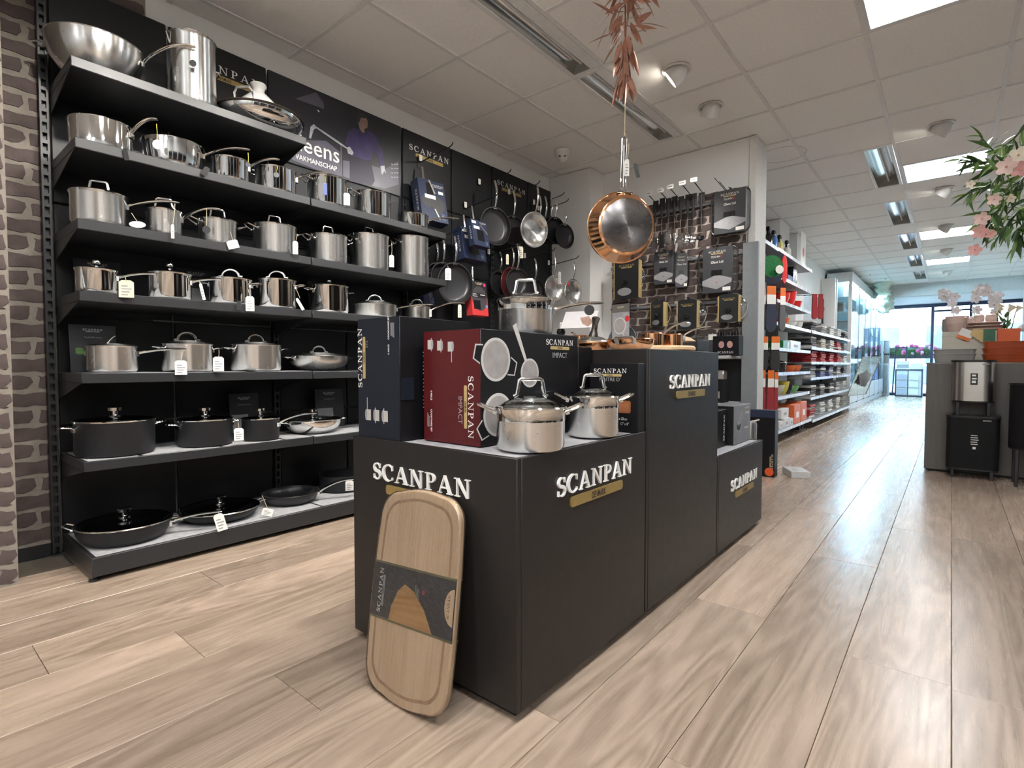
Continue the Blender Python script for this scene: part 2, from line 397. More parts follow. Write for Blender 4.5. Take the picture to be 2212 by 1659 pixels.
# LED panels
LEDM = mat('led_diffuser', (.96, .98, 1.0), .4, var=.0, emit=LED_POWER)
FRAME = mat('white_lamp_frame', (.75, .75, .75), .4)
for n, (i, j) in enumerate(led_cells):
    x, y = G0X + GP * (i + .5), G0Y + GP * (j + .5); h = GP / 2 - .012
    names = {1 if i == 4 else 99: 'square white LED ceiling panel nearest the camera, cut by the top edge', 6 if i == 4 else 98: 'LED ceiling panel partly behind the hanging green flower garland', 11: 'LED ceiling panel third along the aisle', 15: 'farthest small LED ceiling panel just before the white bulkhead'}
    t = thing('led_panel', names.get(j, 'square LED ceiling panel outside the picture, %s row, %s' % ('aisle' if i == 4 else 'right', {-9: 'far behind the camera', -4: 'just behind the camera', 1: 'beside the nearest one', 6: 'beside the second one'}.get(j))), 'ceiling light', (x, y, ZC), 0, 'LED panels along the aisle ceiling')
    part('diffuser', MB().box((-h + .02, -h + .02, .004), (h - .02, h - .02, .012)), LEDM, t, smooth=False)
    mb = MB()
    for a, b in (((-h, -h), (h, -h + .02)), ((-h, h - .02), (h, h)), ((-h, -h + .02), (-h + .02, h - .02)), ((h - .02, -h + .02), (h, h - .02))): mb.box((*a, 0), (*b, .014))
    part('frame', mb, FRAME, t, smooth=False)
# unlit mirror-louvre luminaires set between the tiles
REFL = mat('mirror_reflector', (.80, .80, .78), .16, 1, var=.02)
ENDP = mat('grey_end_plate', (.30, .29, .27), .5)
tl = {(1, 1): 'mirrored strip luminaire in the ceiling right behind the hanging copper pan', (1, -1): 'long gold-tinted mirrored strip luminaire at the top edge, nearest', (3, 5): 'nearest mirrored strip luminaire beside the aisle LED panels', (3, 8): 'second mirrored strip luminaire down the aisle', (3, 11): 'third mirrored strip luminaire down the aisle', (3, 14): 'fourth mirrored strip luminaire down the aisle', (3, 17): 'farthest mirrored strip luminaire down the aisle'}
for (i, j), q in tro_cells.items():
    if q: continue
    x1 = G0X + GP * (i + 1) - .016; x0 = x1 - .242; y0 = G0Y + GP * j + .017; y1 = y0 + 2 * GP - .034
    t = thing('strip_luminaire', tl.get((i, j), 'mirrored strip luminaire above the camera'), 'ceiling light', (x0, y0, ZC), 0, 'unlit mirrored strip luminaires')
    L = y1 - y0; mb = MB()
    wd = .242; a0, a1 = .03, .165
    if i == 3: a0, a1 = .02, .215
    mb.box((0, 0, .0), (a0, L, .006)); mb.box((a1, 0, 0), (wd, L, .006)); mb.box((a0, 0, 0), (a1, .012, .006)); mb.box((a0, L - .012, 0), (a1, L, .006))
    part('trim', mb, FRAME, t, smooth=False)
    n = 14; cx = (a0 + a1) / 2; rr = (a1 - a0) / 2; pts = [(cx - rr * math.cos(PI * k / n), .006 + .075 * math.sin(PI * k / n)) for k in range(n + 1)]
    mb = MB(); mb.add([(x, .012, z) for x, z in pts] + [(x, L - .012, z) for x, z in pts], [(k, k + 1, n + 2 + k, n + 1 + k) for k in range(n)])
    part('reflector', mb, REFL, t)
    for yy in (.0125, L - .0125): part('end_plate', MB().add([(x, yy, z) for x, z in pts], [tuple(range(n + 1))]), ENDP, t, smooth=False)
    part('lamp_bar', MB().cyl((cx, .03, .056), (cx, L - .03, .056), .008, 10), FRAME, t)
# gimbal spotlights
GLOW = mat('spot_lens', (1, .93, .80), .3, emit=24.0, var=0)
SPOTW = mat('spot_white', (.70, .68, .65), .45)
def spotlight(x, y, label, aim, power=SPOT_POWER, size=70):
    t = thing('ceiling_spotlight', label, 'spotlight', (x, y, ZC), 0, 'tilting ceiling spotlights')
    part('ring', MB().lathe([(.078, .004), (.095, .002), (.098, -.004), (.078, -.006), (.078, .004)], 28), SPOTW, t)
    d = (Vector(aim) - Vector((x, y, ZC))).normalized(); q = (-d).to_track_quat('Z', 'X').to_matrix().to_4x4()
    M = Matrix.Translation((0, 0, -.026)) @ q                      # local -Z looks at the target
    part('cone', MB().lathe([(.0, .075), (.03, .072), (.062, .03), (.070, -.02), (.070, -.052), (.064, -.054), (.060, -.03), (.055, -.025)], 28), SPOTW, t, M)
    part('lens', MB().lathe([(0, -.034), (.03, -.033), (.058, -.029)], 20), GLOW, t, M)
    ld = bpy.data.lights.new('spot', 'SPOT'); ld.energy = power; ld.spot_size = math.radians(size); ld.spot_blend = .55; ld.shadow_soft_size = .05; ld.color = (1, .95, .88)
    lo = bpy.data.objects.new('beam', ld); COL.objects.link(lo); lo.parent = t; lo.matrix_basis = Matrix.Translation((0, 0, -.026)) @ q @ Matrix.Translation((0, 0, -.066))
spotlight(-1.5, 3.595, 'lit ceiling spotlight right of the copper leaf garland', (-3.4, 3.2, 1.6))
spotlight(-1.5, 4.27, 'ceiling spotlight above the grey cross wall, second behind the garland', (-2.3, 5.0, 1.2))
spotlight(-.11, 5.83, 'ceiling spotlight between the two nearest LED panels', (-1.6, 6.6, 1.2))
spotlight(-.11, 7.93, 'ceiling spotlight just behind the second LED panel', (-1.7, 8.7, 1.2))
spotlight(-.11, 10.04, 'ceiling spotlight in front of the third LED panel', (-1.7, 10.9, 1.2))
spotlight(-.11, 12.1, 'ceiling spotlight behind the third LED panel', (-1.7, 13.0, 1.2))
spotlight(-.11, 14.9, 'farthest ceiling spotlight, before the white bulkhead', (-1.6, 15.8, 1.2))
for k, yy in enumerate((.55, 1.1, 1.66, 2.2)):
    spotlight(-1.5, yy, '%s ceiling spotlight above the pan shelves, beyond the top edge' % ('nearest', 'second', 'third', 'fourth')[k], (-3.2, .75 + .62 * k, 1.0), 95, 85)
spotlight(-.11, 1.3, 'ceiling spotlight above the floor before the plinths', (-.5, 1.2, .2), 60, 80)
spotlight(-.8, -.6, 'ceiling spotlight above the camera', (-1.2, 1.0, .4), 90, 80)
# ---- walls
BRICK = mat('dark_brick', (.115, .082, .075), .8, var=.3, vscale=14, col2=(.045, .033, .032), bump=.4, bscale=60)
MORTAR = mat('pale_mortar', (.25, .22, .185), .85, var=.15, vscale=30, bump=.2, bscale=90)
def brick_mesh(w_, h_, seed):
    r = random.Random(seed); p = []
    n = 5
    for k in range(n): p.append((-w_ / 2 + w_ * k / n + r.uniform(-.008, .008), -h_ / 2 + r.uniform(-.005, .007)))
    p.append((w_ / 2 - r.uniform(0, .02), -h_ / 2 + r.uniform(0, .01))); p.append((w_ / 2 + r.uniform(-.006, .004), r.uniform(-.01, .01)))
    for k in range(n): p.append((w_ / 2 - w_ * k / n - r.uniform(0, .012), h_ / 2 + r.uniform(-.008, .004)))
    p.append((-w_ / 2 + r.uniform(0, .02), h_ / 2 - r.uniform(0, .012)))
    return MB().prism(p, 0, .004).mesh('brick', BRICK, False)
BM = [brick_mesh(.205, .062, k) for k in range(6)]; BH = [brick_mesh(.092, .062, 20 + k) for k in range(4)]; BQ = [brick_mesh(.05, .062, 40 + k) for k in range(3)]
def bricks(parent, fr, x0, x1, z0, z1, pitch=.225, course=.083, skip=None, off=0, maxn=9999):
    """running bond of separate bricks on a face; fr(x, z) gives the frame on that face"""
    z = z0 + course / 2; k = 0; n = 0
    while z + .03 < z1:
        x = x0 - (pitch / 2 if k % 2 else 0) + off
        while x < x1 - .02:
            a, b = max(x, x0), min(x + pitch, x1); wv = b - a
            if not (skip and skip((a + b) / 2, z)) and n < maxn:
                ms = BM if wv > .14 else BH if wv > .07 else BQ if wv > .045 else None
                if ms: link('brick', random.choice(ms), parent, fr((a + b) / 2, z) @ Matrix.Diagonal((min(1.1, (wv - .014) / (.205 if ms is BM else .092 if ms is BH else .05)), 1, 1, 1))); n += 1
            x += pitch
        z += course; k += 1
wl = struct('wall_left', MB().box((XW - .12, -4, 0), (XW, 5.3, ZC + .16)), WALLW)
wb = struct('trim_1', MB().box((XW, -.6, .06), (XW + .003, 1.02, ZC)), MORTAR)
bricks(wb, lambda y, z: FACE_E(XW + .003, y, z), .12, .60, .07, 2.9, off=.06)
bricks(wb, lambda y, z: FACE_E(XW + .003, y, z), .60, 1.02, 2.815, 2.96)
struct('baseboard_left', MB().box((XW, -.6, 0), (XW + .012, .6, .06)), BLACK)
# brick-papered end panel at the left edge of the picture
pn = thing('brick_panel', 'narrow brick-papered partition at the left edge of the picture', 'partition', (-3.24, .36, 0))
part('board', MB().box((-3.42, .318, 0), (-3.07, .392, ZC)), MORTAR, pn, world=True, smooth=False)
for k in range(35):
    z = .045 + .083 * k
    for a, b in (((-3.42, -3.30), (-3.29, -3.10)) if k % 2 else ((-3.42, -3.22), (-3.21, -3.12))):
        link('brick', random.choice(BM if b - a > .15 else BH), pn, FACE_S((a + b) / 2, .318, z) @ Matrix.Diagonal(((b - a) / (.21 if b - a > .15 else .1), 1, 1, 1)), True)
    link('brick', random.choice(BQ), pn, FACE_E(-3.07, .355, z) @ Matrix.Diagonal((1.3, 1.0, 1, 1)), True)
# corner column and cross wall with its stub
struct('wall_column', MB().box((XW, 4.785, 0), (-2.90, 5.06, ZC)), WALLW)
cw = struct('wall_cross', MB().box((-2.90, 5.05, 0), (-1.38, 5.16, ZC)), WALLW)
struct('wall_stub', MB().bev((-1.425, 5.035, 0), (-1.365, 5.38, ZC), .004), mat('white_post', (.66, .64, .60), .6))
# wall behind the gondolas, with pilasters
wf = struct('wall_left_far', MB().box((-2.25, 5.16, 0), (-2.12, 20.7, ZC + .16)), WALLW)
for y in (8.1, 9.15): struct('pilaster', MB().box((-2.12, y, 0), (-1.87, y + .55, ZC)), WALLW, wf)
struct('wall_back_fill', MB().box((-3.43, 5.16, 0), (-2.25, 5.3, ZC)), WALLW)
struct('wall_right', MB().box((3.3, -4, 0), (3.4, 20.7, ZC + .16)), WALLW)
struct('wall_rear', MB().box((-3.6, -4.1, 0), (3.4, -4, ZC + .16)), WALLW)
struct('wall_bulkhead', MB().box((-2.12, 16.85, 2.68), (3.3, 17.05, ZC + .16)), mat('bulkhead_paint', (.66, .66, .66), .7))
struct('ceiling_front', MB().box((-2.12, 17.05, 2.80), (3.3, 20.6, 2.9)), WALLW)
# ================================================================== wall shelving
XS = -2.92                     # shelf fronts
XB = -3.375                    # face of the back panels
Y0, Y1, Y2, Y3 = .595, 1.686, 2.772, 4.75
ZS = [2.275, 1.922, 1.575, 1.265, .905, .515]           # shelf tops
sh = thing('shelving_unit', 'tall black wall shelving unit filled with steel pans along the left wall', 'shelving', (-3.2, 1.7, 0))
def upright(y, zt=2.26):
    mb = MB().box((XB - .02, y - .017, .02), (XB + .012, y - .009, zt)).box((XB - .02, y + .009, .02), (XB + .012, y + .017, zt)).box((XB - .02, y - .017, .02), (XB - .012, y + .017, zt))
    z = .05
    while z < zt - .02: mb.box((XB - .005, y - .01, z), (XB + .012, y + .01, z + .017)); z += .05
    part('upright', mb, SHELFM, sh, world=True, smooth=False)
upright(.573, 2.70)
for y in (1.688, 2.745, 3.79, 4.74): upright(y)
SLOT = mat('white_slotted_rail', (.42, .41, .40), .5)
hdr = [(.60, 1.10), (1.112, 1.655), (2.738, 3.262), (3.272, 3.79), (3.80, 4.335), (4.345, 4.75)]
for a, b in hdr: part('header_panel', MB().bev((XB - .02, a, 2.275), (XB, b, 2.812), .004), BLACKP, sh, world=True)
for z0, z1 in ((.10, .635), (.645, 1.18), (1.19, 1.725), (1.735, 2.262)):
    for a, b in ((.60, 1.10), (1.112, 1.66), (1.715, 2.21), (2.22, 2.725), (2.765, 3.27), (3.28, 3.77), (3.81, 4.28), (4.29, 4.73)):
        part('back_panel', MB().bev((XB - .02, a, z0), (XB - .004, b, z1), .003), BLACKP, sh, world=True)
def shelf(z, ya, yb, th=.045, xf=XS):
    mb = MB().bev((XB + .004, ya, z - th), (xf, yb, z), .003)
    s = part('shelf', mb, SHELFM, sh, world=True)
    for y in (ya + .004, yb - .004):
        q = [(XB + .014, z - th), (xf + -.02, z - th), (XB + .014, z - .13)]
        p2 = MB(); M = frame((0, y, 0), (1, 0, 0), (0, 0, 1)); p2.prism([(a, b) for a, b in q], -.002, .002, M)
        part('bracket', p2, SHELFM, s, world=True, smooth=False)
    return s
shelf(ZS[0], Y0, Y1 - .004, xf=-2.95)
for z in ZS[1:]: shelf(z, Y0, Y1 - .003); shelf(z, Y1 + .003, Y2)
bs = part('base_plinth', MB().bev((XB, Y0, .024), (-2.83, Y2, .108), .003), SHELFM, sh, world=True)
for y in (.61, 1.68, 2.75): part('levelling_foot', MB().lathe([(0, 0), (.022, 0), (.02, .008), (.008, .012), (.008, .024)], 14, Matrix.Translation((-2.87, y, 0))), BLACK, bs, world=True)
part('base_side', MB().box((-3.36, Y0 + .004, .0), (-2.86, Y0 + .010, .06)), mat('brown_base_metal', (.12, .09, .07), .4), bs, world=True)
# grey paper sheets that line the lower boards
def liner(z, x0, x1, ya, yb, ang=0):
    part('paper_liner', MB().box((x0, ya, z), (x1, yb, z + .0012)), FELT, sh, M=None, world=True, smooth=False)
liner(.108, -3.34, -2.845, .612, 1.68); liner(.108, -3.34, -2.845, 1.695, 2.75)
for a, b in ((.61, .80), (.82, 1.16), (1.18, 1.5), (1.52, 1.68), (1.70, 2.1), (2.12, 2.5)): liner(ZS[5], -3.3, -2.93, a, b)
liner(ZS[4], -3.3, -2.935, .64, .95); liner(ZS[4], -3.3, -2.935, 1.0, 1.3); liner(ZS[4], -3.3, -2.935, 1.36, 1.68)
liner(ZS[3], -3.3, -2.935, .62, 1.6); liner(ZS[3], -3.3, -2.935, 1.75, 2.3)
for a, b in ((1.112, 1.655), (2.738, 3.262), (3.80, 4.335)): logo(sh, FACE_E(XB, (a + b) / 2 + (.02 if a > 2 else .02), 2.665), .43, .02, world=True, gap=.34)
# poster in the header row
po = thing('poster', 'dark wall poster of a glass worker in a purple shirt above the pots', 'poster', (XB, 2.19, 2.27))
PD = mat('poster_night', (.028, .03, .04), .35, var=.35, vscale=3, col2=(.006, .006, .008)); PG = mat('poster_haze', (.16, .15, .19), .35, var=.3, vscale=4, col2=(.03, .03, .045))
PPU = mat('poster_purple_cloth', (.045, .03, .12), .4, var=.35, vscale=14); PSK = mat('poster_skin', (.30, .19, .15), .4, var=.25, vscale=25); PHR = mat('poster_hair', (.03, .025, .022), .4)
PGL = mat('poster_glass', (.45, .46, .50), .35, var=.3, vscale=30); PSH = mat('poster_shadow', (.015, .012, .03), .4)
part('board', MB().bev((XB - .0195, 1.668, 2.268), (XB, 2.725, 2.812), .003), PD, po, world=True)
PM = FACE_E(XB, 1.668, 2.268)                         # poster plane: x to the right, y up, metres
def pz(px, py): p = at(px, py, X=XB); return (p.y - 1.668, p.z - 2.268)
def pshape(name, pts, m, lay):
    part(name, MB().prism([pz(*p) for p in pts], 0, .0004 + .0004 * lay), m, po, PM, True, smooth=False)
c3 = lambda l: [(560 + a / 5.53, 120 + b / 5.53) for a, b in l]
pshape('haze', c3([(300, 1190), (560, 1010), (800, 1020), (960, 1150), (975, 1440), (700, 1370), (420, 1255)]), PG, 1)
pshape('haze', c3([(1000, 1250), (1300, 1300), (1500, 1360), (1660, 1260), (1665, 1540), (1500, 1590), (1200, 1520), (1000, 1440)]), PG, 1)
pshape('arm_beam', c3([(430, 515), (680, 440), (770, 570), (775, 640)]), PG, 1)
pshape('trousers', c3([(1080, 1200), (1330, 1250), (1380, 1500), (1340, 1560), (1080, 1500)]), PSH, 2)
pshape('shirt', c3([(1050, 930), (1120, 865), (1200, 880), (1250, 930), (1320, 900), (1400, 980), (1470, 1140), (1490, 1310), (1450, 1320), (1400, 1180), (1360, 1120), (1340, 1240), (1270, 1250), (1110, 1190), (1140, 1150), (1050, 1110), (1030, 1050)]), PPU, 3)
pshape('head', c3([(1180, 790), (1200, 730), (1270, 730), (1295, 790), (1292, 860), (1265, 915), (1235, 925), (1200, 880)]), PSK, 4)
pshape('hair', c3([(1176, 800), (1172, 740), (1210, 690), (1260, 695), (1290, 745), (1270, 752), (1210, 745), (1195, 800)]), PHR, 5)
pshape('beard', c3([(1250, 880), (1290, 860), (1285, 895), (1262, 918)]), PHR, 5)
pshape('glove', c3([(1040, 1100), (1080, 1090), (1125, 1160), (1110, 1190), (1060, 1170)]), PGL, 5)
pshape('glove', c3([(1445, 1320), (1495, 1315), (1500, 1360), (1515, 1410), (1490, 1380), (1470, 1425), (1455, 1400)]), PGL, 5)
pshape('glass_rod', c3([(675, 865), (690, 855), (960, 1035), (1060, 1110), (1050, 1120), (940, 1050)]), PGL, 4)
pshape('glass_bulb', c3([(595, 980), (612, 850), (650, 820), (690, 860), (650, 885), (615, 995)]), PGL, 4)
pshape('glass_reflex', c3([(968, 1060), (985, 1060), (988, 1440), (970, 1440)]), PG, 3)
pshape('spark', c3([(690, 648), (705, 650), (722, 672), (708, 676)]), WHITE, 3)
for k in range(12):
    a, b = 1575 + (k % 3) * 32, 1290 + (k // 3) * 52
    pshape('rack_glass', c3([(a, b), (a + 22, b + 6), (a + 20, b + 16), (a + 2, b + 12)]), PGL, 3)
a = pz(*c3([(560, 1195)])[0]); b_ = pz(*c3([(850, 1270)])[0])
p0_ = pz(*c3([(410, 1130)])[0]); p1_ = pz(*c3([(850, 1270)])[0])
text(po, 'deens', PM @ Matrix.Translation(((p0_[0] + p1_[0]) / 2 + .03, p1_[1] + .008, .0025)), .155, WHITE, .98, bold=.004, world=True)
text(po, 'VAKMANSCHAP', PM @ Matrix.Translation(((p0_[0] + p1_[0]) / 2 + .03, p1_[1] - .052, .0025)), .046, WHITE, .93, bold=.008, world=True)
# ================================================================== cookware builders
def prof_straight(R, H, t=.003, rc=.016):
    return [(0, 0), (R - rc, 0), (R - rc * .35, rc * .3), (R, rc), (R, H - .007), (R + .0045, H), (R + .002, H + .0015), (R - t, H - .004), (R - t, rc), (R - rc, .005), (0, .005)]
def prof_flare(R, H, rb, t=.003):
    p = [(0, 0), (rb, 0)]
    for k in range(1, 7): a = k / 6; p.append((rb + (R - rb) * math.sin(a * PI / 2) ** .9 if rb < R * .8 else rb + (R - rb) * a ** .6, H * a ** 1.25))
    p[-1] = (R, H); q = [(r - t, z + .003) for r, z in p[1:]][::-1]
    return p + [(R + .005, H + .001), (R + .003, H + .003)] + q[:-1] + [(rb - t, .005), (0, .005)]
def long_handle(mb, R, z0, L, rise, w0=.0105, w1=.0155, th=.0062, n=12, x0=None):
    P = []; S = []
    for k in range(n + 1):
        t = k / n; P.append((R - .004 + L * t, 0, z0 + rise * math.sin(min(1, t * 1.15) * PI / 2) ** .8)); S.append((w0 + (w1 - w0) * t ** .7, th * (1.25 - .35 * t)))
    S[-1] = (w1 * .6, th * .6)
    mb.sweep(P, S, 10); mb.cbox((R + .002, 0, z0 - .004), (.012, .03, .022)); return mb
def wire_side(mb, R, z0, out=.05, hw=.038, r=.0042, rise=.022, s=1):
    P = [(R - .003, -hw, z0), (R + out * .55, -hw * .85, z0 + rise * .55), (R + out * .93, -hw * .62, z0 + rise * .95), (R + out, -hw * .25, z0 + rise), (R + out, hw * .25, z0 + rise), (R + out * .93, hw * .62, z0 + rise * .95), (R + out * .55, hw * .85, z0 + rise * .55), (R - .003, hw, z0)]
    mb.sweep([(s * x, s * y, z) for x, y, z in P], r, 8)
    for y in (-hw, hw): mb.cyl((s * (R - .002), s * y, z0), (s * (R + .008), s * y, z0 + .003), r * 1.9, 10)
def make_pot(name, label, cat, loc, rotz, D, H, body=None, shape='straight', rb=None, lid=None, lidh='loop', lidrise=.03, handle=None, sides=None, hm=None, group=None, M=None, base_ring=True, lid_rot=0, sidez=.82, band=False, hs=1.0):
    R = D / 2; body = body or STEEL; hm = hm or CHROME
    t = thing(name, label, cat, loc, rotz, group, M)
    part('body', MB().lathe(prof_straight(R, H) if shape == 'straight' else prof_flare(R, H, rb or R * .72), 40), body, t)
    if band: part('rim_band', MB().lathe([(R + .0006, H - .032), (R + .0008, H - .008), (R + .005, H + .0005), (R + .0052, H + .002)], 40), CHROME, t)
    if lid:
        lm = {'glass': LIDGL, 'dark': DGLASS, 'steel': STEEL, 'copper': COPPER}[lid]
        lo = part('lid', MB().lathe([(R + .003, .002), (R * .93, .006), (R * .78, lidrise * .5), (R * .5, lidrise * .86), (R * .2, lidrise), (0, lidrise + .001)], 40), lm, t, Matrix.Translation((0, 0, H + .001)) @ Matrix.Rotation(lid_rot, 4, 'Z'))
        if lid != 'steel': part('lid_rim', MB().lathe([(R - .008, .003), (R + .004, -.0005), (R + .006, .003), (R + .003, .0065), (R - .008, .0075)], 40), CHROME, lo)
        z = lidrise
        if lidh == 'loop':
            w_, h_ = .034 * hs, .047 * hs
            part('lid_handle', MB().sweep([(-w_ * 1.35, 0, z - .001), (-w_ * 1.1, 0, z + .004), (-w_, 0, z + h_ * .5), (-w_ * .9, 0, z + h_ * .92), (-w_ * .72, 0, z + h_), (w_ * .72, 0, z + h_), (w_ * .9, 0, z + h_ * .92), (w_, 0, z + h_ * .5), (w_ * 1.1, 0, z + .004), (w_ * 1.35, 0, z - .001)], (.0058, .0038), 8, up=(0, 1, 0)), hm, lo)
        elif lidh == 'arch':
            w_, h_ = .042 * hs, .034 * hs
            part('lid_handle', MB().sweep([(-w_ * 1.45, 0, z)] + [(-w_ * math.cos(PI * k / 12), 0, z + .004 + h_ * math.sin(PI * k / 12)) for k in range(13)] + [(w_ * 1.45, 0, z)], (.007, .0035), 8, up=(0, 1, 0)), hm, lo)
        elif lidh == 'knob':
            part('lid_knob', MB().lathe([(0, z - .002), (.026, z - .002), (.027, z + .006), (.012, z + .010), (.012, z + .026), (.030, z + .029), (.031, z + .043), (.024, z + .046), (0, z + .046)], 26), hm, lo, Matrix.Diagonal((hs, hs, 1, 1)))
        elif lidh == 'ball':
            part('lid_knob', MB().blob((0, 0, z + .026), .017, 14, 10).cyl((0, 0, z - .002), (0, 0, z + .015), .008, 12), hm, lo)
        elif lidh == 'tilt':
            part('lid_handle', MB().sweep([(-.02, 0, z - .002), (-.01, 0, z + .012), (.004, 0, z + .028), (.014, 0, z + .036)], [(.009, .005), (.01, .005), (.012, .005), (.009, .004)], 8), hm, lo)
    if handle:
        L, rise = handle; part('handle', long_handle(MB(), R, H * .74, L, rise), hm, t)
    if sides:
        for s in ((1, -1) if not (sides.endswith('1')) else (-1,)):
            mb = MB(); k = sides.rstrip('1')
            if k == 'wire': wire_side(mb, R, H * sidez, min(.05, R * .5 + .012) * hs, min(.038, R * .42), s=s)
            elif k == 'strap':
                mb.sweep([(s * (R - .004), -.02 * s, H * sidez), (s * (R + .018), -.026 * s, H * sidez + .008), (s * (R + .046), -.02 * s, H * sidez + .010), (s * (R + .052), 0, H * sidez + .010), (s * (R + .046), .02 * s, H * sidez + .010), (s * (R + .018), .026 * s, H * sidez + .008), (s * (R - .004), .02 * s, H * sidez)], (.006, .004), 8)
                mb.cbox((s * (R + .002), 0, H * sidez - .004), (.01, .045, .022))
            part('side_handle', mb, hm, t)
    return t
def add_tag(owner, px, py, wpx, hpx, X=None, Y=None, kind='white', sx=None, sy=None, sm=None, ang=-.55, tilt=0):
    c = at(px, py, X=X, Y=Y); k = depth(c) / FPX; w_, h_ = wpx * k, hpx * k
    M = Matrix.Translation(c) @ frame((0, 0, 0), (math.cos(PI / 2 + ang), math.sin(PI / 2 + ang), 0), (0, 0, 1)) @ Matrix.Rotation(tilt, 4, 'Z')
    if kind == 'round':
        g = part('hang_tag', MB().lathe([(0, 0), (w_ / 2, 0), (w_ / 2, .003), (w_ * .42, .003), (w_ * .40, .0022), (0, .0022)], 24), NONSTICK, owner, M, True)
    elif kind == 'oval': g = part('hang_tag', MB().prism(arc(0, 0, w_ / 2, h_ / 2, 0, 345, 23), 0, .001), PAPER, owner, M, True, smooth=False)
    else:
        m = {'white': PAPER, 'cream': CREAM, 'black': DARKP, 'red': REDP, 'blue': BLUEP}[kind]
        g = part('price_tag', MB().prism([(-w_ / 2, -h_ / 2), (w_ / 2, -h_ / 2), (w_ / 2, h_ * .38), (w_ * .3, h_ / 2), (-w_ * .3, h_ / 2), (-w_ / 2, h_ * .38)], 0, .0008), m, owner, M, True, smooth=False)
        if kind in ('white', 'cream'):
            mb = MB()
            for r in range(4): mb.box((-w_ * .32, -h_ * .38 + r * h_ * .17, .0009), (w_ * (.1 + .25 * ((r * 7) % 3) / 2), -h_ * .31 + r * h_ * .17, .0012))
            part('print', mb, GREYP, g, smooth=False)
    if sx is not None:
        e = at(sx, sy, X=X, Y=Y); s = at(px, py - hpx * .45, X=X, Y=Y); m_ = (s + e) / 2 + Vector((.004, 0, -.004))
        part('tag_string', MB().sweep([s, m_, e], .0013, 5), sm or STRING, owner, world=True)
    return g
# ------------------------------------------------------------------ pots on the shelves
def shelf_pot(k, name, label, xl, xr, yr, cat='pot', hx=None, hy=None, X=None, rot=PI / 2, hX=None, **kw):
    """k: shelf index; xl..xr rim width and yr rim height seen on that shelf"""
    z = ZS[k] if k < 6 else .1095
    z += .0022 if k >= 3 else .0008
    cx = (xl + xr) / 2; xf = (-2.955 if k == 0 else XS if k < 6 else -2.845)
    xc = X if X is not None else xf - .15
    for _ in range(3):
        c = at(cx, yr, X=xc); D = (xr - xl) * depth(c) / FPX / math.sqrt(1 + ((cx - 1106) / FPX) ** 2)
        if X is None: xc = xf - .012 - D / 2
    H = max(.03, c.z - z)
    if hx is not None:
        e = at(hx, hy, X=hX if hX is not None else xf + .015); d = Vector((e.x - xc, e.y - c.y)); L = max(.05, d.length - D / 2); kw['handle'] = (L, e.z - (z + H * .74)); rot = math.atan2(d.y, d.x)
    return make_pot(name, label, cat, (xc, c.y, z), rot, D, H, **kw)
G1 = 'steel pots on the wall shelves'
# top shelf
wok = shelf_pot(0, 'wok', 'wide steel wok overhanging the left end of the top shelf', 97, 318, 104, 'pan', hx=425, hy=102, shape='flare', rb=.09, group=G1, sides='strap1', rot=PI / 2)
tp = shelf_pot(0, 'tall_pot', 'tall steel pasta pot with a wire insert handle on the top shelf', 362, 467, 92, lid='glass', lidh='loop', group=G1, rot=PI * .42, hs=.8)
c = tp.matrix_basis.translation
part('insert_handle', MB().sweep([(-.10, -.04, .28), (-.115, -.04, .33), (-.11, -.02, .365), (-.10, .02, .37), (-.07, .045, .345), (-.055, .05, .28)], .005, 8), CHROME, tp)
part('side_handle', MB().sweep([(.085, -.04, .2), (.115, -.03, .205), (.125, 0, .207), (.115, .03, .205), (.085, .04, .2)], .005, 8), CHROME, tp)
add_tag(tp, 417, 137, 14, 14, X=-2.93, kind='round', sx=414, sy=108)
# tagine
def tagine():
    c = at(560, 235, X=-3.10); z = ZS[0] + .001
    t = thing('tagine', 'shallow steel tagine pan with a white conical lid on the top shelf', 'pan', (-3.10, c.y, z), PI / 2, G1)
    R = .235
    part('body', MB().lathe(prof_flare(R, .075, .15), 44), CHROME, t)
    part('rim_ring', MB().lathe([(R - .01, .074), (R + .006, .072), (R + .01, .078), (R + .004, .084), (R - .012, .082)], 44), mat('dark_bronze_rim', (.05, .038, .03), .25, .6), t)
    part('cone_lid', MB().lathe([(.15, .082), (.17, .088), (.135, .15), (.052, .232), (.034, .25), (.034, .268), (.046, .285), (.043, .296), (.0, .298)], 36), mat('white_ceramic', (.72, .71, .69), .25, coat=.3), t, Matrix.Translation((.02, .05, 0)))
    for s in (1, -1):
        mb = MB().sweep([(s * .15, -.055 , .078), (s * .165, -.05, .15), (s * .17, -.035, .172), (s * .17, .035, .172), (s * .165, .05, .15), (s * .15, .055, .078)], (.006, .009), 8)
        part('side_handle', mb, SATIN, t, Matrix.Rotation(math.radians(-143), 4, 'Z'))
    return t
tagine()
# second shelf
p = shelf_pot(1, 'saute_pan', 'polished steel saute pan at the left end of the second shelf', 147, 290, 272, 'pan', hx=343, hy=258, body=CHROME, shape='flare', rb=.115, group=G1)
add_tag(p, 272, 333, 9, 26, X=-2.905, kind='black', tilt=.15)
p = shelf_pot(1, 'saute_pan', 'polished steel saute pan with a round blue tag, second on its shelf', 305, 442, 315, 'pan', hx=542, hy=324, body=CHROME, shape='flare', rb=.11, group=G1)
add_tag(p, 340, 312, 18, 20, X=-2.9, kind='oval', sx=338, sy=268, sm=YELLOW); add_tag(p, 444, 370, 12, 20, X=-2.9, kind='black', tilt=-.5)
p = shelf_pot(1, 'saucepan', 'small polished saucepan with a yellow string tag on the second shelf', 457, 538, 348, hx=606, hy=345, body=CHROME, group=G1)
add_tag(p, 536, 356, 10, 14, X=-2.9, kind='round', sx=536, sy=330, sm=YELLOW)
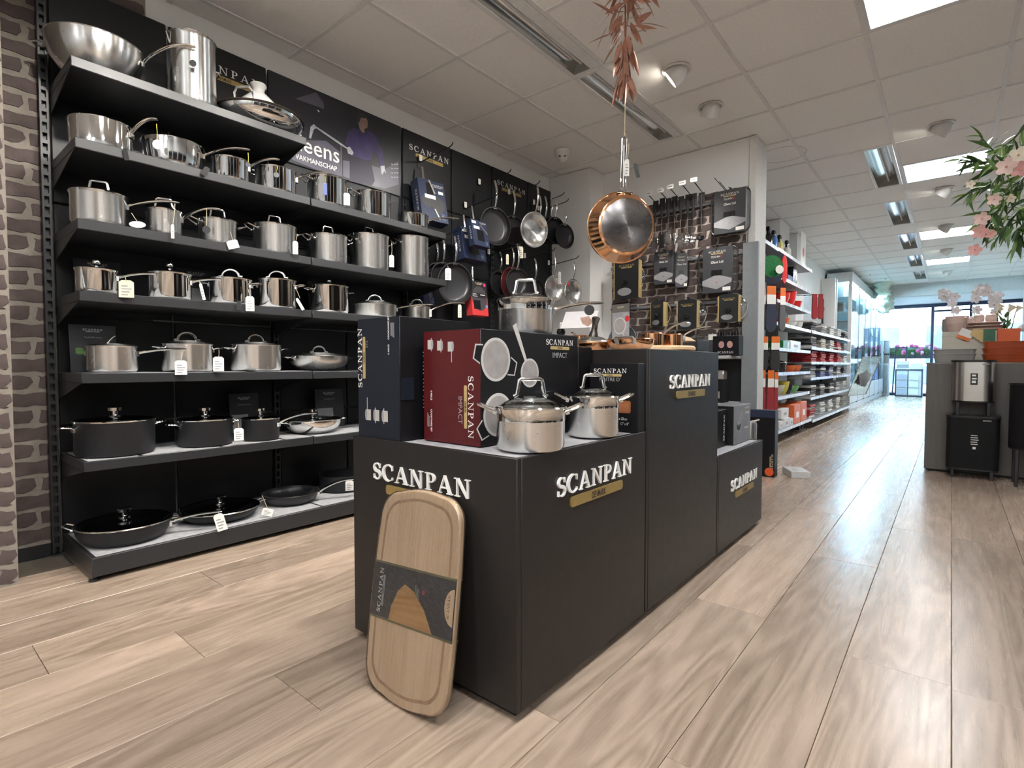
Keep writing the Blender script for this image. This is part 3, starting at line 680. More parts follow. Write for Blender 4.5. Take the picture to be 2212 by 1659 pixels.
p = shelf_pot(1, 'saucepan', 'polished saucepan with a round black tag at the end of the left board', 550, 640, 370, hx=714, hy=375, body=CHROME, group=G1, sides='wire1')
add_tag(p, 597, 378, 11, 16, X=-2.9, kind='round', sx=599, sy=358, sm=YELLOW)
p = shelf_pot(1, 'casserole', 'polished casserole with a blue ribbon on the second shelf', 662, 748, 390, body=CHROME, group=G1, sides='wire')
add_tag(p, 749, 430, 13, 26, X=-2.9, kind='white', sx=750, sy=408); add_tag(p, 702, 408, 8, 26, X=-2.905, kind='blue', sx=702, sy=380, sm=YELLOW)
shelf_pot(1, 'casserole', 'open polished casserole below the poster corner', 762, 844, 422, body=CHROME, group=G1, sides='wire')
shelf_pot(1, 'saute_pan', 'low polished saute pan at the right end of the second shelf', 856, 925, 467, 'pan', hx=992, hy=473, body=CHROME, group=G1)
# third shelf
p = shelf_pot(2, 'saucepan', 'brushed steel saucepan with a white oval tag, left end of the third shelf', 150, 278, 424, hx=390, hy=438, lid='glass', group=G1, lidrise=.02)
add_tag(p, 297, 485, 31, 14, X=-2.93, kind='oval', sx=284, sy=460)
p = shelf_pot(2, 'saucepan', 'small brushed saucepan with a hanging white strip on the third shelf', 315, 394, 459, hx=478, hy=452, lid='glass', group=G1, lidrise=.018)
add_tag(p, 373, 500, 6, 30, X=-2.9, kind='white', sx=378, sy=440)
p = shelf_pot(2, 'casserole', 'brushed casserole with a round black tag on the third shelf', 428, 512, 480, lid='glass', sides='wire', group=G1, lidrise=.018)
add_tag(p, 446, 496, 16, 18, X=-2.905, kind='round', sx=446, sy=450); add_tag(p, 503, 528, 22, 18, X=-2.9, kind='white', tilt=.3, sx=497, sy=500)
p = shelf_pot(2, 'casserole', 'wide lidded casserole centred on the third shelf', 546, 640, 492, lid='glass', sides='wire', group=G1, lidrise=.018)
add_tag(p, 638, 535, 11, 28, X=-2.9, kind='white', sx=642, sy=505)
shelf_pot(2, 'casserole', 'lidded casserole just right of the shelf joint on the third shelf', 667, 750, 513, lid='glass', sides='wire', group=G1, lidrise=.018)
p = shelf_pot(2, 'stockpot', 'lidded brushed stockpot second from the right end of the third shelf', 755, 840, 513, lid='glass', sides='wire', group=G1, lidrise=.018)
add_tag(p, 846, 564, 10, 26, X=-2.9, kind='white', sx=846, sy=524)
shelf_pot(2, 'stockpot', 'tall open brushed stockpot at the right end of the third shelf', 850, 926, 516, sides='wire', group=G1)
# fourth shelf
p = shelf_pot(3, 'saucepan', 'polished saucepan with a cream card tag, left end of the fourth shelf', 162, 256, 586, hx=340, hy=592, body=CHROME, lid='dark', lidh='ball', lidrise=.012, group=G1)
add_tag(p, 273, 624, 28, 37, X=-2.9, kind='cream', sx=270, sy=598)
p = shelf_pot(3, 'saucepan', 'polished saucepan with a big ball knob on the fourth shelf', 320, 414, 594, hx=480, hy=604, body=CHROME, lid='dark', lidh='ball', lidrise=.02, group=G1)
add_tag(p, 437, 630, 6, 36, X=-2.9, kind='white', tilt=.2, sx=430, sy=608)
p = shelf_pot(3, 'casserole', 'polished casserole with an arched lid handle, third on the fourth shelf', 452, 544, 606, body=CHROME, lid='dark', lidh='arch', sides='strap', group=G1, lidrise=.02, rot=.85)
add_tag(p, 540, 656, 17, 32, X=-2.9, kind='white', sx=536, sy=625); add_tag(p, 516, 660, 8, 20, X=-2.9, kind='black')
p = shelf_pot(3, 'casserole', 'polished casserole with string handles, fourth on the fourth shelf', 557, 640, 608, body=CHROME, lid='dark', lidh='arch', sides='strap', group=G1, lidrise=.02, rot=.9)
add_tag(p, 648, 657, 6, 28, X=-2.9, kind='white', tilt=.5, sx=638, sy=620)
shelf_pot(3, 'casserole', 'polished casserole right of the joint on the fourth shelf', 667, 753, 621, body=CHROME, lid='dark', lidh='ball', sides='strap', group=G1, lidrise=.012)
shelf_pot(3, 'saute_pan', 'brushed saute pan with a domed steel lid above the navy box', 763, 857, 660, 'pan', hx=936, hy=658, hX=-2.85, lid='steel', lidh='arch', lidrise=.03, group=G1)
p = shelf_pot(3, 'saute_pan', 'small brushed pan at the right end of the fourth shelf', 872, 930, 665, 'pan', hx=1004, hy=655, lid='dark', lidh='arch', lidrise=.02, group=G1)
add_tag(p, 993, 672, 8, 28, X=-2.9, kind='cream'); add_tag(p, 930, 676, 5, 16, X=-2.9, kind='white')
# fifth shelf
p = shelf_pot(4, 'saucepan', 'brushed saucepan with a flat lid, left end of the fifth shelf', 186, 299, 748, hx=405, hy=754, lid='steel', lidh='tilt', lidrise=.012, group=G1)
add_tag(p, 391, 794, 23, 31, X=-2.9, kind='white', sx=393, sy=760)
p = shelf_pot(4, 'casserole', 'large brushed casserole with an arched lid handle, second on the fifth shelf', 348, 461, 744, lid='steel', lidh='arch', sides='strap', lidrise=.02, group=G1, hm=CHROME)
add_tag(p, 472, 786, 21, 31, X=-2.9, kind='white', sx=473, sy=755)
shelf_pot(4, 'casserole', 'brushed casserole with an arched lid handle, third on the fifth shelf', 497, 608, 746, lid='steel', lidh='arch', sides='strap', lidrise=.018, group=G1)
shelf_pot(4, 'saute_pan', 'low brushed pan with a domed lid beside the navy box', 622, 756, 770, 'pan', lid='steel', lidh='arch', sides='strap', lidrise=.025, shape='flare', rb=.11, group=G1)
# sixth shelf
G2 = 'black cast pots on the lower shelves'
shelf_pot(5, 'casserole', 'largest black cast casserole with chrome knob and handles, sixth shelf', 160, 338, 908, lid='dark', lidh='knob', sides='strap', body=ANOD, lidrise=.018, group=G2)
p = shelf_pot(5, 'casserole', 'middle-sized black cast casserole with chrome knob, sixth shelf', 382, 504, 906, lid='dark', lidh='knob', sides='strap', body=ANOD, lidrise=.018, group=G2)
add_tag(p, 516, 938, 19, 27, X=-2.9, kind='white', sx=514, sy=910)
shelf_pot(5, 'saucepan', 'small black cast saucepan with a steel handle, sixth shelf', 522, 604, 904, hx=686, hy=893, hX=-2.79, lid='dark', lidh='knob', body=ANOD, lidrise=.014, group=G2, hs=.8)
shelf_pot(5, 'saute_pan', 'polished steel saute pan with a glass lid on the sixth shelf', 614, 738, 906, 'pan', lid='dark', lidh='knob', sides='strap', body=CHROME, shape='flare', rb=.10, lidrise=.02, group=G2, hs=.8)
# bottom board
p = shelf_pot(6, 'frying_pan', 'large black lidded frying pan at the front left of the bottom board', 163, 376, 1126, 'pan', hx=482, hy=1104, X=-3.04, lid='dark', lidh='knob', body=ANOD, shape='flare', rb=.145, lidrise=.02, group=G2, sides='wire1')
add_tag(p, 476, 1128, 20, 38, X=-2.815, kind='white', tilt=.25, sx=472, sy=1108)
p = shelf_pot(6, 'saute_casserole', 'low black lidded casserole, second on the bottom board', 388, 562, 1096, 'pan', X=-3.06, lid='dark', lidh='knob', sides='strap', body=ANOD, shape='flare', rb=.13, lidrise=.02, group=G2)
add_tag(p, 578, 1106, 22, 16, X=-2.86, kind='white', tilt=-.3, sx=566, sy=1070)
p = shelf_pot(6, 'frying_pan', 'open black frying pan with a steel handle, third on the bottom board', 566, 690, 1062, 'pan', hx=775, hy=1034, X=-3.08, body=NONSTICK, shape='flare', rb=.11, group=G2, hm=CHROME)
p = shelf_pot(6, 'saucepan', 'open black saucepan half hidden by the front plinth on the bottom board', 690, 790, 1022, hx=860, hy=1020, X=-3.14, body=ANOD, group=G2)
add_tag(p, 755, 1049, 17, 22, X=-2.9, kind='white', sx=757, sy=1036)
# display cards standing behind the pots
CARD = mat('dark_display_card', (.028, .028, .032), .35, var=.4, vscale=12); GRN = mat('green_print', (.10, .22, .05), .5, var=.4, vscale=60)
def card(px0, py0, px1, py1, X, label, z, green=False, lean=.12):
    a = at(px0, py0, X=X); b = at(px1, py0, X=X); h_ = a.z - z; w_ = b.y - a.y
    t = thing('display_card', label, 'card', (X, (a.y + b.y) / 2, z), 0, 'dark product cards behind the pots', M=FACE_E(X, (a.y + b.y) / 2, z + .0028) @ Matrix.Rotation(-lean, 4, 'X'))
    part('sheet', MB().box((-w_ / 2, 0, 0), (w_ / 2, h_, .003)), CARD, t, smooth=False)
    logo(t, Matrix.Translation((0, h_ * .88, .003)), w_ * .42, .02, WHITE, GREYP)
    text(t, 'TechnIQ series', Matrix.Translation((0, h_ * .72, .0031)), h_ * .05, GREYP)
    part('picture', MB().box((-w_ * .45, h_ * .08, .003), (w_ * .1, h_ * .5, .0036)), GREYP if not green else CARD, t, smooth=False)
    if green:
        for k in range(7): part('leaf_print', MB().prism(arc(-w_ * .25 + .02 * math.cos(k * 2.1), h_ * .42 + .012 * math.sin(k * 1.7), .016, .009, 20 * k, 20 * k + 345, 10), .0036, .0038 + k * .0001), GRN, t, smooth=False)
card(160, 556, 262, 600, -3.30, 'grey display card behind the first saucepan of the fourth shelf', ZS[3])
card(382, 576, 470, 600, -3.31, 'dark display card behind the ball-knob saucepan on the fourth shelf', ZS[3])
card(150, 700, 252, 760, -3.20, 'dark display card with a green herb picture on the fifth shelf', ZS[4], True)
card(498, 852, 562, 900, -3.28, 'dark display card behind the black saucepan on the sixth shelf', ZS[5])
card(684, 842, 744, 900, -3.28, 'dark display card at the back of the sixth shelf near the navy box', ZS[5])
card(220, 258, 318, 300, -3.31, 'dark display card behind the first saute pan of the second shelf', ZS[1])
card(668, 606, 742, 640, -3.31, 'dark display card behind the casserole right of the fourth shelf joint', ZS[3])
# ================================================================== hooks, hanging pans and boxed pans on the left wall
HOOKM = mat('black_hook_wire', (.02, .02, .02), .35, .3)
HG = 'long black display hooks on the pan wall'
def hook(px, py, ex, ey, label, X1=-2.98):
    """rod from the back panel at (px,py) out to its tip seen at (ex,ey)"""
    a = at(px, py, X=XB); b = at(ex, ey, X=X1); b.y = a.y
    a.x += .0012; t = thing('display_hook', label, 'hook', a, 0, HG)
    L = X1 - XB
    part('rod', MB().sweep([(0, 0, 0), (L * .9, 0, .035), (L * .97, 0, .045), (L, 0, .062)], .0042, 8), HOOKM, t)
    part('back_plate', MB().bev((0, -.02, -.045), (.004, .02, .03), .002), HOOKM, t)
    part('label_holder', MB().box((.02, -.016, .01), (.022, .016, .06)), PAPER, t, smooth=False)
    return t, a
def hang_pan(label, px, py, rx, X, hpx, hpy, mat_=None, hm=None, group='pans hanging on the pan wall', yawd=-12, lean=0, depthm=.045, rbk=.74, back=False, name='frying_pan'):
    """pan hanging with its handle up; centre and half-width as seen; handle tip at (hpx,hpy)"""
    c = at(px, py, X=X); k = depth(c) / FPX
    R = rx * k / (math.cos(math.radians(yawd)) * .636 - math.sin(math.radians(yawd)) * .771); tip = at(hpx, hpy, X=X); L = max(.12, tip.z - c.z - R)
    ey = math.radians(yawd); zax = Vector((math.cos(ey), math.sin(ey), 0)); xax = Vector((0, 0, 1)); yax = zax.cross(xax)
    if back: zax = -zax; yax = -yax
    M = Matrix.Translation(c) @ Matrix(((xax.x, yax.x, zax.x, 0), (xax.y, yax.y, zax.y, 0), (xax.z, yax.z, zax.z, 0), (0, 0, 0, 1))) @ Matrix.Rotation(math.radians(lean), 4, 'Y')
    t = thing(name, label, 'pan', group=group, M=M)
    part('body', MB().lathe(prof_flare(R, depthm, R * rbk), 40), mat_ or NONSTICK, t)
    if (mat_ or NONSTICK) is NONSTICK: part('base_disc', MB().lathe([(0, -.0015), (R * rbk * .96, -.0015), (R * rbk * .97, .0), (0, 0)], 32), SATIN, t)
    n = 12; P = [(R - .006 + L * i / n, 0, depthm * .8 + .028 * math.sin(PI * i / n)) for i in range(n + 1)]
    S = [(.007 + .006 * (i / n), .0045) for i in range(n + 1)]; S[-1] = (.007, .003)
    mb = MB().sweep(P, S, 10); mb.cbox((R - .002, 0, depthm * .8), (.014, .04, .014))
    part('handle', mb, hm or CHROME, t)
    part('rivet', MB().blob((R - .012, -.012, depthm * .8 + .003), .005, 8, 5).blob((R - .012, .012, depthm * .8 + .003), .005, 8, 5), CHROME, t)
    return t
NAVY = mat('navy_carton', (.017, .026, .062), .35, var=.1); NAVYD = mat('dark_navy_carton', (.010, .013, .028), .4); CYAN = mat('light_blue_print', (.20, .30, .50), .5)
WINB = mat('carton_window_black', (.006, .006, .007), .25); PINK = mat('pink_print', (.70, .03, .22), .5)
CRED = mat('red_carton', (.62, .045, .05), .4)
def pan_carton(label, c, w_, h_, d_, lean, yawd=0, col=None, red=False, small=False, handle=True, twist=0):
    """carton hung from a hook by the handle of the pan inside; local x right, y up, z out of the wall"""
    M = Matrix.Translation(c) @ frame((0, 0, 0), (-math.sin(math.radians(yawd)), math.cos(math.radians(yawd)), 0), (0, 0, 1)) @ Matrix.Rotation(math.radians(-lean), 4, 'X') @ Matrix.Rotation(math.radians(twist), 4, 'Z')
    t = thing('pan_carton', label, 'box', group='boxed pans on the pan wall', M=M)
    part('carton', MB().bev((-w_ / 2, -h_ / 2, -d_), (w_ / 2, h_ / 2, 0), .002), col or NAVY, t)
    e = .0006
    def dec(name, poly, m, lay=1): return part(name, MB().prism(poly, 0, e * lay), m, t, smooth=False)
    if red:
        dec('black_field', rect(-w_ * .5, h_ * .05, w_ * .5, h_ * .5), DARKP)
        dec('pan_picture', arc(0, .0, w_ * .46, h_ * .36, 0, 350, 30), mat('pan_print', (.06, .055, .065), .3), 2)
        dec('black_band', rect(-w_ * .46, .02 * h_, w_ * .40, h_ * .16), DARKP, 3)
        dec('window', rect(-w_ * .38, -h_ * .32, w_ * .02, -h_ * .06), WINB, 3)
        for x, y, m in ((.36, .42, PINK), (.40, -.22, CYAN), (.36, -.38, CRED)): dec('sticker', arc(x * w_, y * h_, w_ * .07, w_ * .07, 0, 345, 16), m, 4)
        for k in range(3): dec('print_line', rect(-w_ * .42, h_ * (.12 - k * .035), -w_ * (.2 - .04 * k), h_ * (.13 - k * .035)), WHITE, 4)
        dec('print_line', rect(w_ * .05, h_ * .1, w_ * .34, h_ * .125), WHITE, 4)
        logo(t, Matrix.Translation((0, h_ * .44, e * 2)), w_ * .46, .02, WHITE, GOLDP)
    else:
        MEG = mat('pan_print_grey', (.045, .045, .05), .35)
        if not small:
            dec('pan_picture', arc(w_ * .16, -h_ * .08, w_ * .26, h_ * .2, 0, 350, 28), MEG, 2); dec('pan_picture', arc(-w_ * .24, -h_ * .04, w_ * .2, h_ * .15, 0, 350, 28), MEG)
            dec('handle_picture', [(w_ * .0, -h_ * .2), (w_ * .04, -h_ * .19), (w_ * .2, -h_ * .42), (w_ * .15, -h_ * .44)], SATIN, 3)
            dec('window', rect(-w_ * .2, h_ * .13, w_ * .03, h_ * .42), WINB, 3)
            dec('handle_picture', [(-w_ * .1, h_ * .5), (-w_ * .04, h_ * .5), (w_ * .12, h_ * .2), (w_ * .07, h_ * .17)], SATIN, 4)
            dec('white_band', rect(-w_ * .3, h_ * .04, w_ * .1, h_ * .13), WHITE, 4); dec('white_band', rect(w_ * .24, h_ * .20, w_ * .42, h_ * .27), WHITE, 4)
            logo(t, Matrix.Translation((w_ * .22, h_ * .38, e)), w_ * .46, .02, WHITE, GREYP)
        else:
            dec('window', rect(-w_ * .22, -h_ * .30, w_ * .20, h_ * .12), WINB, 2); dec('white_band', rect(-w_ * .38, h_ * .14, -w_ * .02, h_ * .25), WHITE, 2)
            dec('white_band', rect(-w_ * .46, h_ * .34, -w_ * .2, h_ * .44), WHITE, 2)
            dec('handle_picture', [(w_ * .05, h_ * .3), (w_ * .1, h_ * .33), (w_ * .46, h_ * .05), (w_ * .44, 0)], SATIN, 3)
            logo(t, Matrix.Translation((w_ * .24, h_ * .40, e)), w_ * .4, .02, WHITE, GREYP)
        for k in range(4): dec('print_line', rect(w_ * .26, h_ * (-.30 - .04 * k), w_ * (.38 + .02 * (k % 2)), h_ * (-.288 - .04 * k)), CYAN, 3)
        link('side_lettering', logo_mesh(.02, WHITE), t, frame((-w_ / 2 - .0004, 0, -d_ / 2), (0, 1, 0), (0, 0, 1)) @ Matrix.Diagonal((h_ * .5, h_ * .5, h_ * .05, 1)))
    if handle:
        part('pan_handle', MB().sweep([(-w_ * .12, h_ * .42, -d_ * .5), (-w_ * .12, h_ * .6, -d_ * .45), (-w_ * .12, h_ * .5 + .13, -d_ * .42)], [(.008, .005), (.011, .005), (.009, .004)], 8, up=(0, 0, 1)), CHROME, t)
    return t
hook(905, 352, 972, 322, 'display hook in front of the first small brand sign')
hook(1032, 402, 1098, 374, 'display hook right of the blue pan cartons')
hook(1096, 423, 1162, 397, 'display hook in front of the second small brand sign')
hook(1150, 445, 1207, 414, 'display hook holding four black pans near the grey column')
hook(1160, 458, 1248, 428, 'empty display hook pointing at the grey column')
hook(1002, 452, 1034, 428, 'display hook above the small blue carton')
hook(1130, 560, 1200, 540, 'lower display hook with steel pans beside the column')
hook(1182, 575, 1246, 554, 'lowest right display hook with the red-tagged steel pan')
hook(1052, 552, 1110, 530, 'lower display hook with red-lined pans')
hook(930, 520, 985, 505, 'lower display hook over the large black pan')
c = at(936, 434, X=-3.20); pan_carton('large blue boxed pan set hanging below the first small brand sign', c, .255, .345, .10, 12, -6)
c = at(1024, 528, X=-3.10); pan_carton('lower blue carton with a black window behind the small blue carton', c, .27, .27, .10, 10, 0, small=True)
c = at(1038, 504, X=-2.97); pan_carton('small blue carton with a square black window, frontmost', c, .185, .22, .06, 12, 0, small=True)
c = at(926, 620, X=-3.27); pan_carton('dark blue carton behind the large black pan', c, .12, .30, .07, 4, 0, col=NAVYD)
c = at(1036, 645, X=-3.10); pan_carton('red and black boxed pan beside the steel pot', c, .20, .29, .07, 6, 0, col=CRED, red=True)
hang_pan('large black frying pan hanging behind the small blue carton', 1064, 491, 31, -3.16, 1058, 388)
hang_pan('shiny open steel frying pan hanging with its inside out', 1146, 497, 29, -3.06, 1138, 402, STEEL, yawd=-14, lean=-8, depthm=.06, rbk=.55)
hang_pan('black frying pan in the dark left of the shiny steel pan', 1104, 500, 24, -3.24, 1108, 414)
for k, (px, hx, ly) in enumerate(((1160, 1154, 'first'), (1172, 1166, 'second'), (1184, 1176, 'third'), (1194, 1190, 'fourth'))):
    hang_pan('%s from the left of four black pans near the column' % ly, px, 500, 22, -3.26 + .055 * k, hx, 420 + 2 * k)
hang_pan('outermost black pan in front of the grey column', 1214, 512, 20, -3.02, 1205, 452)
hang_pan('small black pan left of the red-lined pan in the lower row', 1075, 612, 20, -3.27, 1078, 545)
REDPAN = mat('dark_red_enamel', (.10, .015, .015), .3)
hang_pan('black pan with a dark red outside, lower row', 1100, 614, 24, -3.18, 1102, 534, REDPAN, yawd=-4)
p = hang_pan('black pan hanging in front of the dark red one', 1112, 612, 24, -3.08, 1114, 528)
add_tag(p, 1125, 545, 11, 25, X=-3.06, kind='cream', sx=1122, sy=530); add_tag(p, 1096, 560, 6, 22, X=-3.06, kind='cream')
hang_pan('dark pan high in the lower row behind the steel pot', 1150, 630, 20, -3.20, 1149, 558)
p = hang_pan('steel frying pan hanging behind the pot handle', 1191, 625, 21, -3.06, 1190, 545, STEEL, yawd=-10, rbk=.6)
p = hang_pan('steel pan with a red round tag in front of the column', 1231, 631, 19, -2.98, 1227, 560, STEEL, yawd=-6, rbk=.6)
c = at(1229, 613, X=-2.92); g = part('red_tag', MB().lathe([(0, 0), (.016, 0), (.016, .003), (0, .003)], 20), REDP, p, FACE_E(*c), True)
add_tag(p, 1209, 600, 6, 26, X=-2.95, kind='white')
p = hang_pan('large black frying pan with a white tag at the end of the shelves', 977, 614, 34, -3.13, 968, 508, depthm=.05)
add_tag(p, 968, 592, 13, 26, X=-3.06, kind='white', sx=967, sy=574)
hang_pan('black pan behind the white-tagged one', 952, 600, 24, -3.22, 957, 512)
hang_pan('black pan half hidden at the shelf end', 938, 596, 20, -3.29, 944, 522)
# dome camera on the ceiling
dc = thing('dome_camera', 'white dome security camera on the ceiling above the pan wall', 'camera', (-2.88, 4.24, ZC))
part('housing', MB().lathe([(0, 0), (.072, 0), (.074, -.03), (.066, -.055), (.05, -.07), (0, -.07)], 28), SPOTW, dc)
d = (EYE - Vector((-2.88, 4.24, ZC))).normalized(); Mq = Matrix.Translation((0, 0, -.062)) @ d.to_track_quat('Z', 'Y').to_matrix().to_4x4() @ Matrix.Rotation(-.3, 4, 'X')
ey = part('eyeball', MB().blob((0, 0, 0), .052, 20, 14), SPOTW, dc, Mq)
for s in (-1, 1): part('lens', MB().lathe([(0, .052), (.012, .051), (.017, .047), (.017, .040)], 16), DARKP, ey, Matrix.Translation((s * .018, .006, -.001)))
# ================================================================== plinths and what stands on them
def plinth(label, x0, x1, y0, y1, h, logos):
    t = thing('display_plinth', label, 'plinth', ((x0 + x1) / 2, (y0 + y1) / 2, 0), 0, 'black display plinths')
    part('recessed_foot', MB().box((x0 + .03, y0 + .03, 0), (x1 - .03, y1 - .012, .035)), BLACK, t, world=True, smooth=False)
    part('front_panel', MB().bev((x0, y0, .03), (x1 - .001, y0 + .018, h), .0015), PLINTH, t, world=True)
    part('side_panel', MB().bev((x1 - .018, y0 + .0185, .03), (x1, y1 - .002, h), .0015), PLINTH, t, world=True)
    part('side_panel', MB().bev((x0, y0 + .0185, .03), (x0 + .018, y1 - .002, h), .0015), PLINTH, t, world=True)
    part('rear_panel', MB().bev((x0 + .019, y1 - .02, .03), (x1 - .019, y1 - .002, h), .0015), PLINTH, t, world=True)
    part('top_sheet', MB().box((x0 + .018, y0 + .018, h - .014), (x1 - .018, y1 - .02, h - .003)), FELT, t, world=True, smooth=False)
    for M, w_ in logos: logo(t, M, w_, .10, world=True, gap=.16)
    return t
PX0, PX1 = -1.572, -.85
plinth('low black plinth at the front with the cutting board leaning on it', PX0, PX1, 1.052, 1.795, .70,
       [(FACE_S(-1.232, 1.052, .571), .44), (FACE_E(PX1, 1.453, .568), .45)])
plinth('tallest black plinth in the middle carrying copper pans', PX0, PX1, 1.803, 2.568, 1.0, [(FACE_E(PX1, 2.222, .848), .445)])
plinth('lowest black plinth at the back with a grey carton on top', PX0, PX1, 2.577, 3.36, .50, [(FACE_E(PX1, 3.005, .298), .46)])
# navy carton
NVY = mat('navy_print_carton', (.010, .014, .024), .4, var=.08, spec=.3); BLK = mat('black_print_carton', (.007, .007, .0085), .4, var=.1, spec=.3); BURG = mat('burgundy_carton', (.085, .008, .010), .35, var=.1, spec=.35)
def carton(name, label, x0, x1, y0, y1, z0, z1, mf, ms, group='cookware cartons'):
    """front (toward -Y) in one print, sides in another"""
    t = thing(name, label, 'box', ((x0 + x1) / 2, (y0 + y1) / 2, z0), 0, group)
    part('carton', MB().bev((x0, y0 + .0012, z0), (x1, y1, z1), .002), ms, t, world=True)
    part('front_print', MB().box((x0 + .001, y0, z0 + .001), (x1 - .001, y0 + .0012, z1 - .001)), mf, t, world=True, smooth=False)
    return t
t = carton('cookware_carton', 'tall navy carton standing at the left of the front plinth', -1.556, -1.335, 1.064, 1.385, .70, 1.095, NVY, BLK)
yf = 1.0635
logo(t, frame((-1.532, yf, .965), (0, 0, 1), (-1, 0, 0)), .20, .02, WHITE, GOLDP, world=True)
text(t, 'STS', frame((-1.50, yf, 1.01), (0, 0, 1), (-1, 0, 0)), .016, GREYP, world=True)
text(t, 'COOKWARE SET', frame((-1.385, yf, 1.06), (0, 0, 1), (-1, 0, 0)), .010, WHITE, bold=.02, world=True)
text(t, '5 PIECE', frame((-1.385, yf, .99), (0, 0, 1), (-1, 0, 0)), .010, WHITE, bold=.02, world=True)
for k in range(5): part('print_line', MB().box((-1.378 + .004 * k, yf, 1.035 - .002 * k), (-1.376 + .004 * k, yf + .0003, 1.075)), GREYP, t, world=True, smooth=False)
def print_pot(owner, M, s, handle=True, long=False, world=True, m=None):
    """small flat picture of a pot printed on a carton"""
    m = m or mat('pot_print', (.52, .50, .47), .4, var=.2, vscale=80)
    part('pot_picture', MB().prism(rect(-.5, -.42, .5, .3), 0, .0004), m, owner, M @ Matrix.Diagonal((s, s, 1, 1)), world, smooth=False)
    part('pot_picture', MB().prism(arc(0, .3, .52, .16, 0, 345, 18), 0, .0006), GREYP, owner, M @ Matrix.Diagonal((s, s, 1, 1)), world, smooth=False)
    part('pot_picture', MB().prism(rect(-.7, .1, -.5, .2) if not long else rect(.5, .08, 1.6, .16), 0, .0005), m, owner, M @ Matrix.Diagonal((s, s, 1, 1)), world, smooth=False)
    if not long: part('pot_picture', MB().prism(rect(.5, .1, .7, .2), 0, .0005), m, owner, M @ Matrix.Diagonal((s, s, 1, 1)), world, smooth=False)
for k, x in enumerate((-1.50, -1.455, -1.41)): print_pot(t, frame((x, yf, .775), (0, 0, 1), (-1, 0, 0)), .036, long=(k == 0))
part('flap', MB().box((-1.3345, 1.07, .83), (-1.332, 1.12, .90)), NVY, t, world=True, smooth=False)
for k in range(14): part('print_line', MB().box((-1.3348, 1.16, .80 + k * .012 + (k // 4) * .008), (-1.3342, 1.20 + .012 * (k % 3), .804 + k * .012 + (k // 4) * .008)), GREYP, t, world=True, smooth=False)
# burgundy and black carton
t = carton('cookware_carton', 'burgundy and black cookware carton in the middle of the front plinth', -1.305, -1.057, 1.137, 1.66, .70, 1.047, BURG, BLK)
yf = 1.1368; xs = -1.0566
for k, x in enumerate((-1.272, -1.228, -1.18)): print_pot(t, frame((x, yf, 1.005 - .004 * k), (0, 0, -1), (1, 0, 0)), .030, long=(k == 2))
logo(t, frame((-1.106, yf, .815), (0, 0, -1), (1, 0, 0)), .185, .02, WHITE, GOLDP, world=True)
text(t, 'IMPACT', frame((-1.148, yf, .805), (0, 0, -1), (1, 0, 0)), .024, GREYP, world=True)
text(t, 'COOKWARE SET', frame((-1.272, yf, .765), (0, 0, -1), (1, 0, 0)), .0095, WHITE, bold=.02, world=True)
text(t, '5 PIECE', frame((-1.272, yf, .845), (0, 0, -1), (1, 0, 0)), .0095, WHITE, bold=.02, world=True)
for k in range(4): part('print_line', MB().box((-1.288 + .003 * k, yf, .745), (-1.2868 + .003 * k, yf + .0003, .79 - .004 * k)), GREYP, t, world=True, smooth=False)
logo(t, FACE_E(xs, 1.545, 1.01), .165, .02, WHITE, GOLDP, world=True)
text(t, 'IMPACT', FACE_E(xs, 1.545, .966), .026, GREYP, world=True)
PTOP = mat('pot_top_print', (.36, .33, .32), .35, var=.2, vscale=30); PRIM = mat('pot_rim_print', (.55, .53, .51), .35)
def top_view(y, z, r, handles, knob=.3):
    M = FACE_E(xs, y, z)
    for a, b in handles:
        ax, ay = math.cos(a), math.sin(a); L = b
        if L > .06: pts = ribbon([(ax * r, ay * r), (ax * (r + L), ay * (r + L))], [.012, .02])[0]; part('pot_picture', MB().prism(pts, 0, .0005), PRIM, t, M, True, smooth=False)
        else:
            nx, ny = -ay, ax; pts = [(ax * r + nx * .03, ay * r + ny * .03), (ax * (r + L) + nx * .022, ay * (r + L) + ny * .022), (ax * (r + L) - nx * .022, ay * (r + L) - ny * .022), (ax * r - nx * .03, ay * r - ny * .03)]
            part('pot_picture', MB().prism(pts, 0, .0005), PRIM, t, M, True, smooth=False); part('pot_picture', MB().prism([(x * .86 + ax * r * .14, q * .86 + ay * r * .14) for x, q in pts], 0, .0007), BLK, t, M, True, smooth=False)
    part('pot_picture', MB().prism(arc(0, 0, r, r, 0, 352, 40), 0, .001), PRIM, t, M, True, smooth=False)
    part('pot_picture', MB().prism(arc(0, 0, r * .87, r * .87, 0, 352, 40), 0, .0013), PTOP, t, M, True, smooth=False)
    part('pot_picture', MB().prism([(-r * knob, 0), (-r * .1, r * .12), (r * .1, r * .12), (r * knob, 0), (r * .1, -r * .12), (-r * .1, -r * .12)], 0, .0016), GREYP, t, M @ Matrix.Rotation(-.5, 4, 'Z'), True, smooth=False)
top_view(1.205, .957, .066, ((2.9, .032), (-.3, .034)))
top_view(1.372, .915, .047, ((2.05, .125),))
top_view(1.215, .79, .066, ((3.7, .034),))
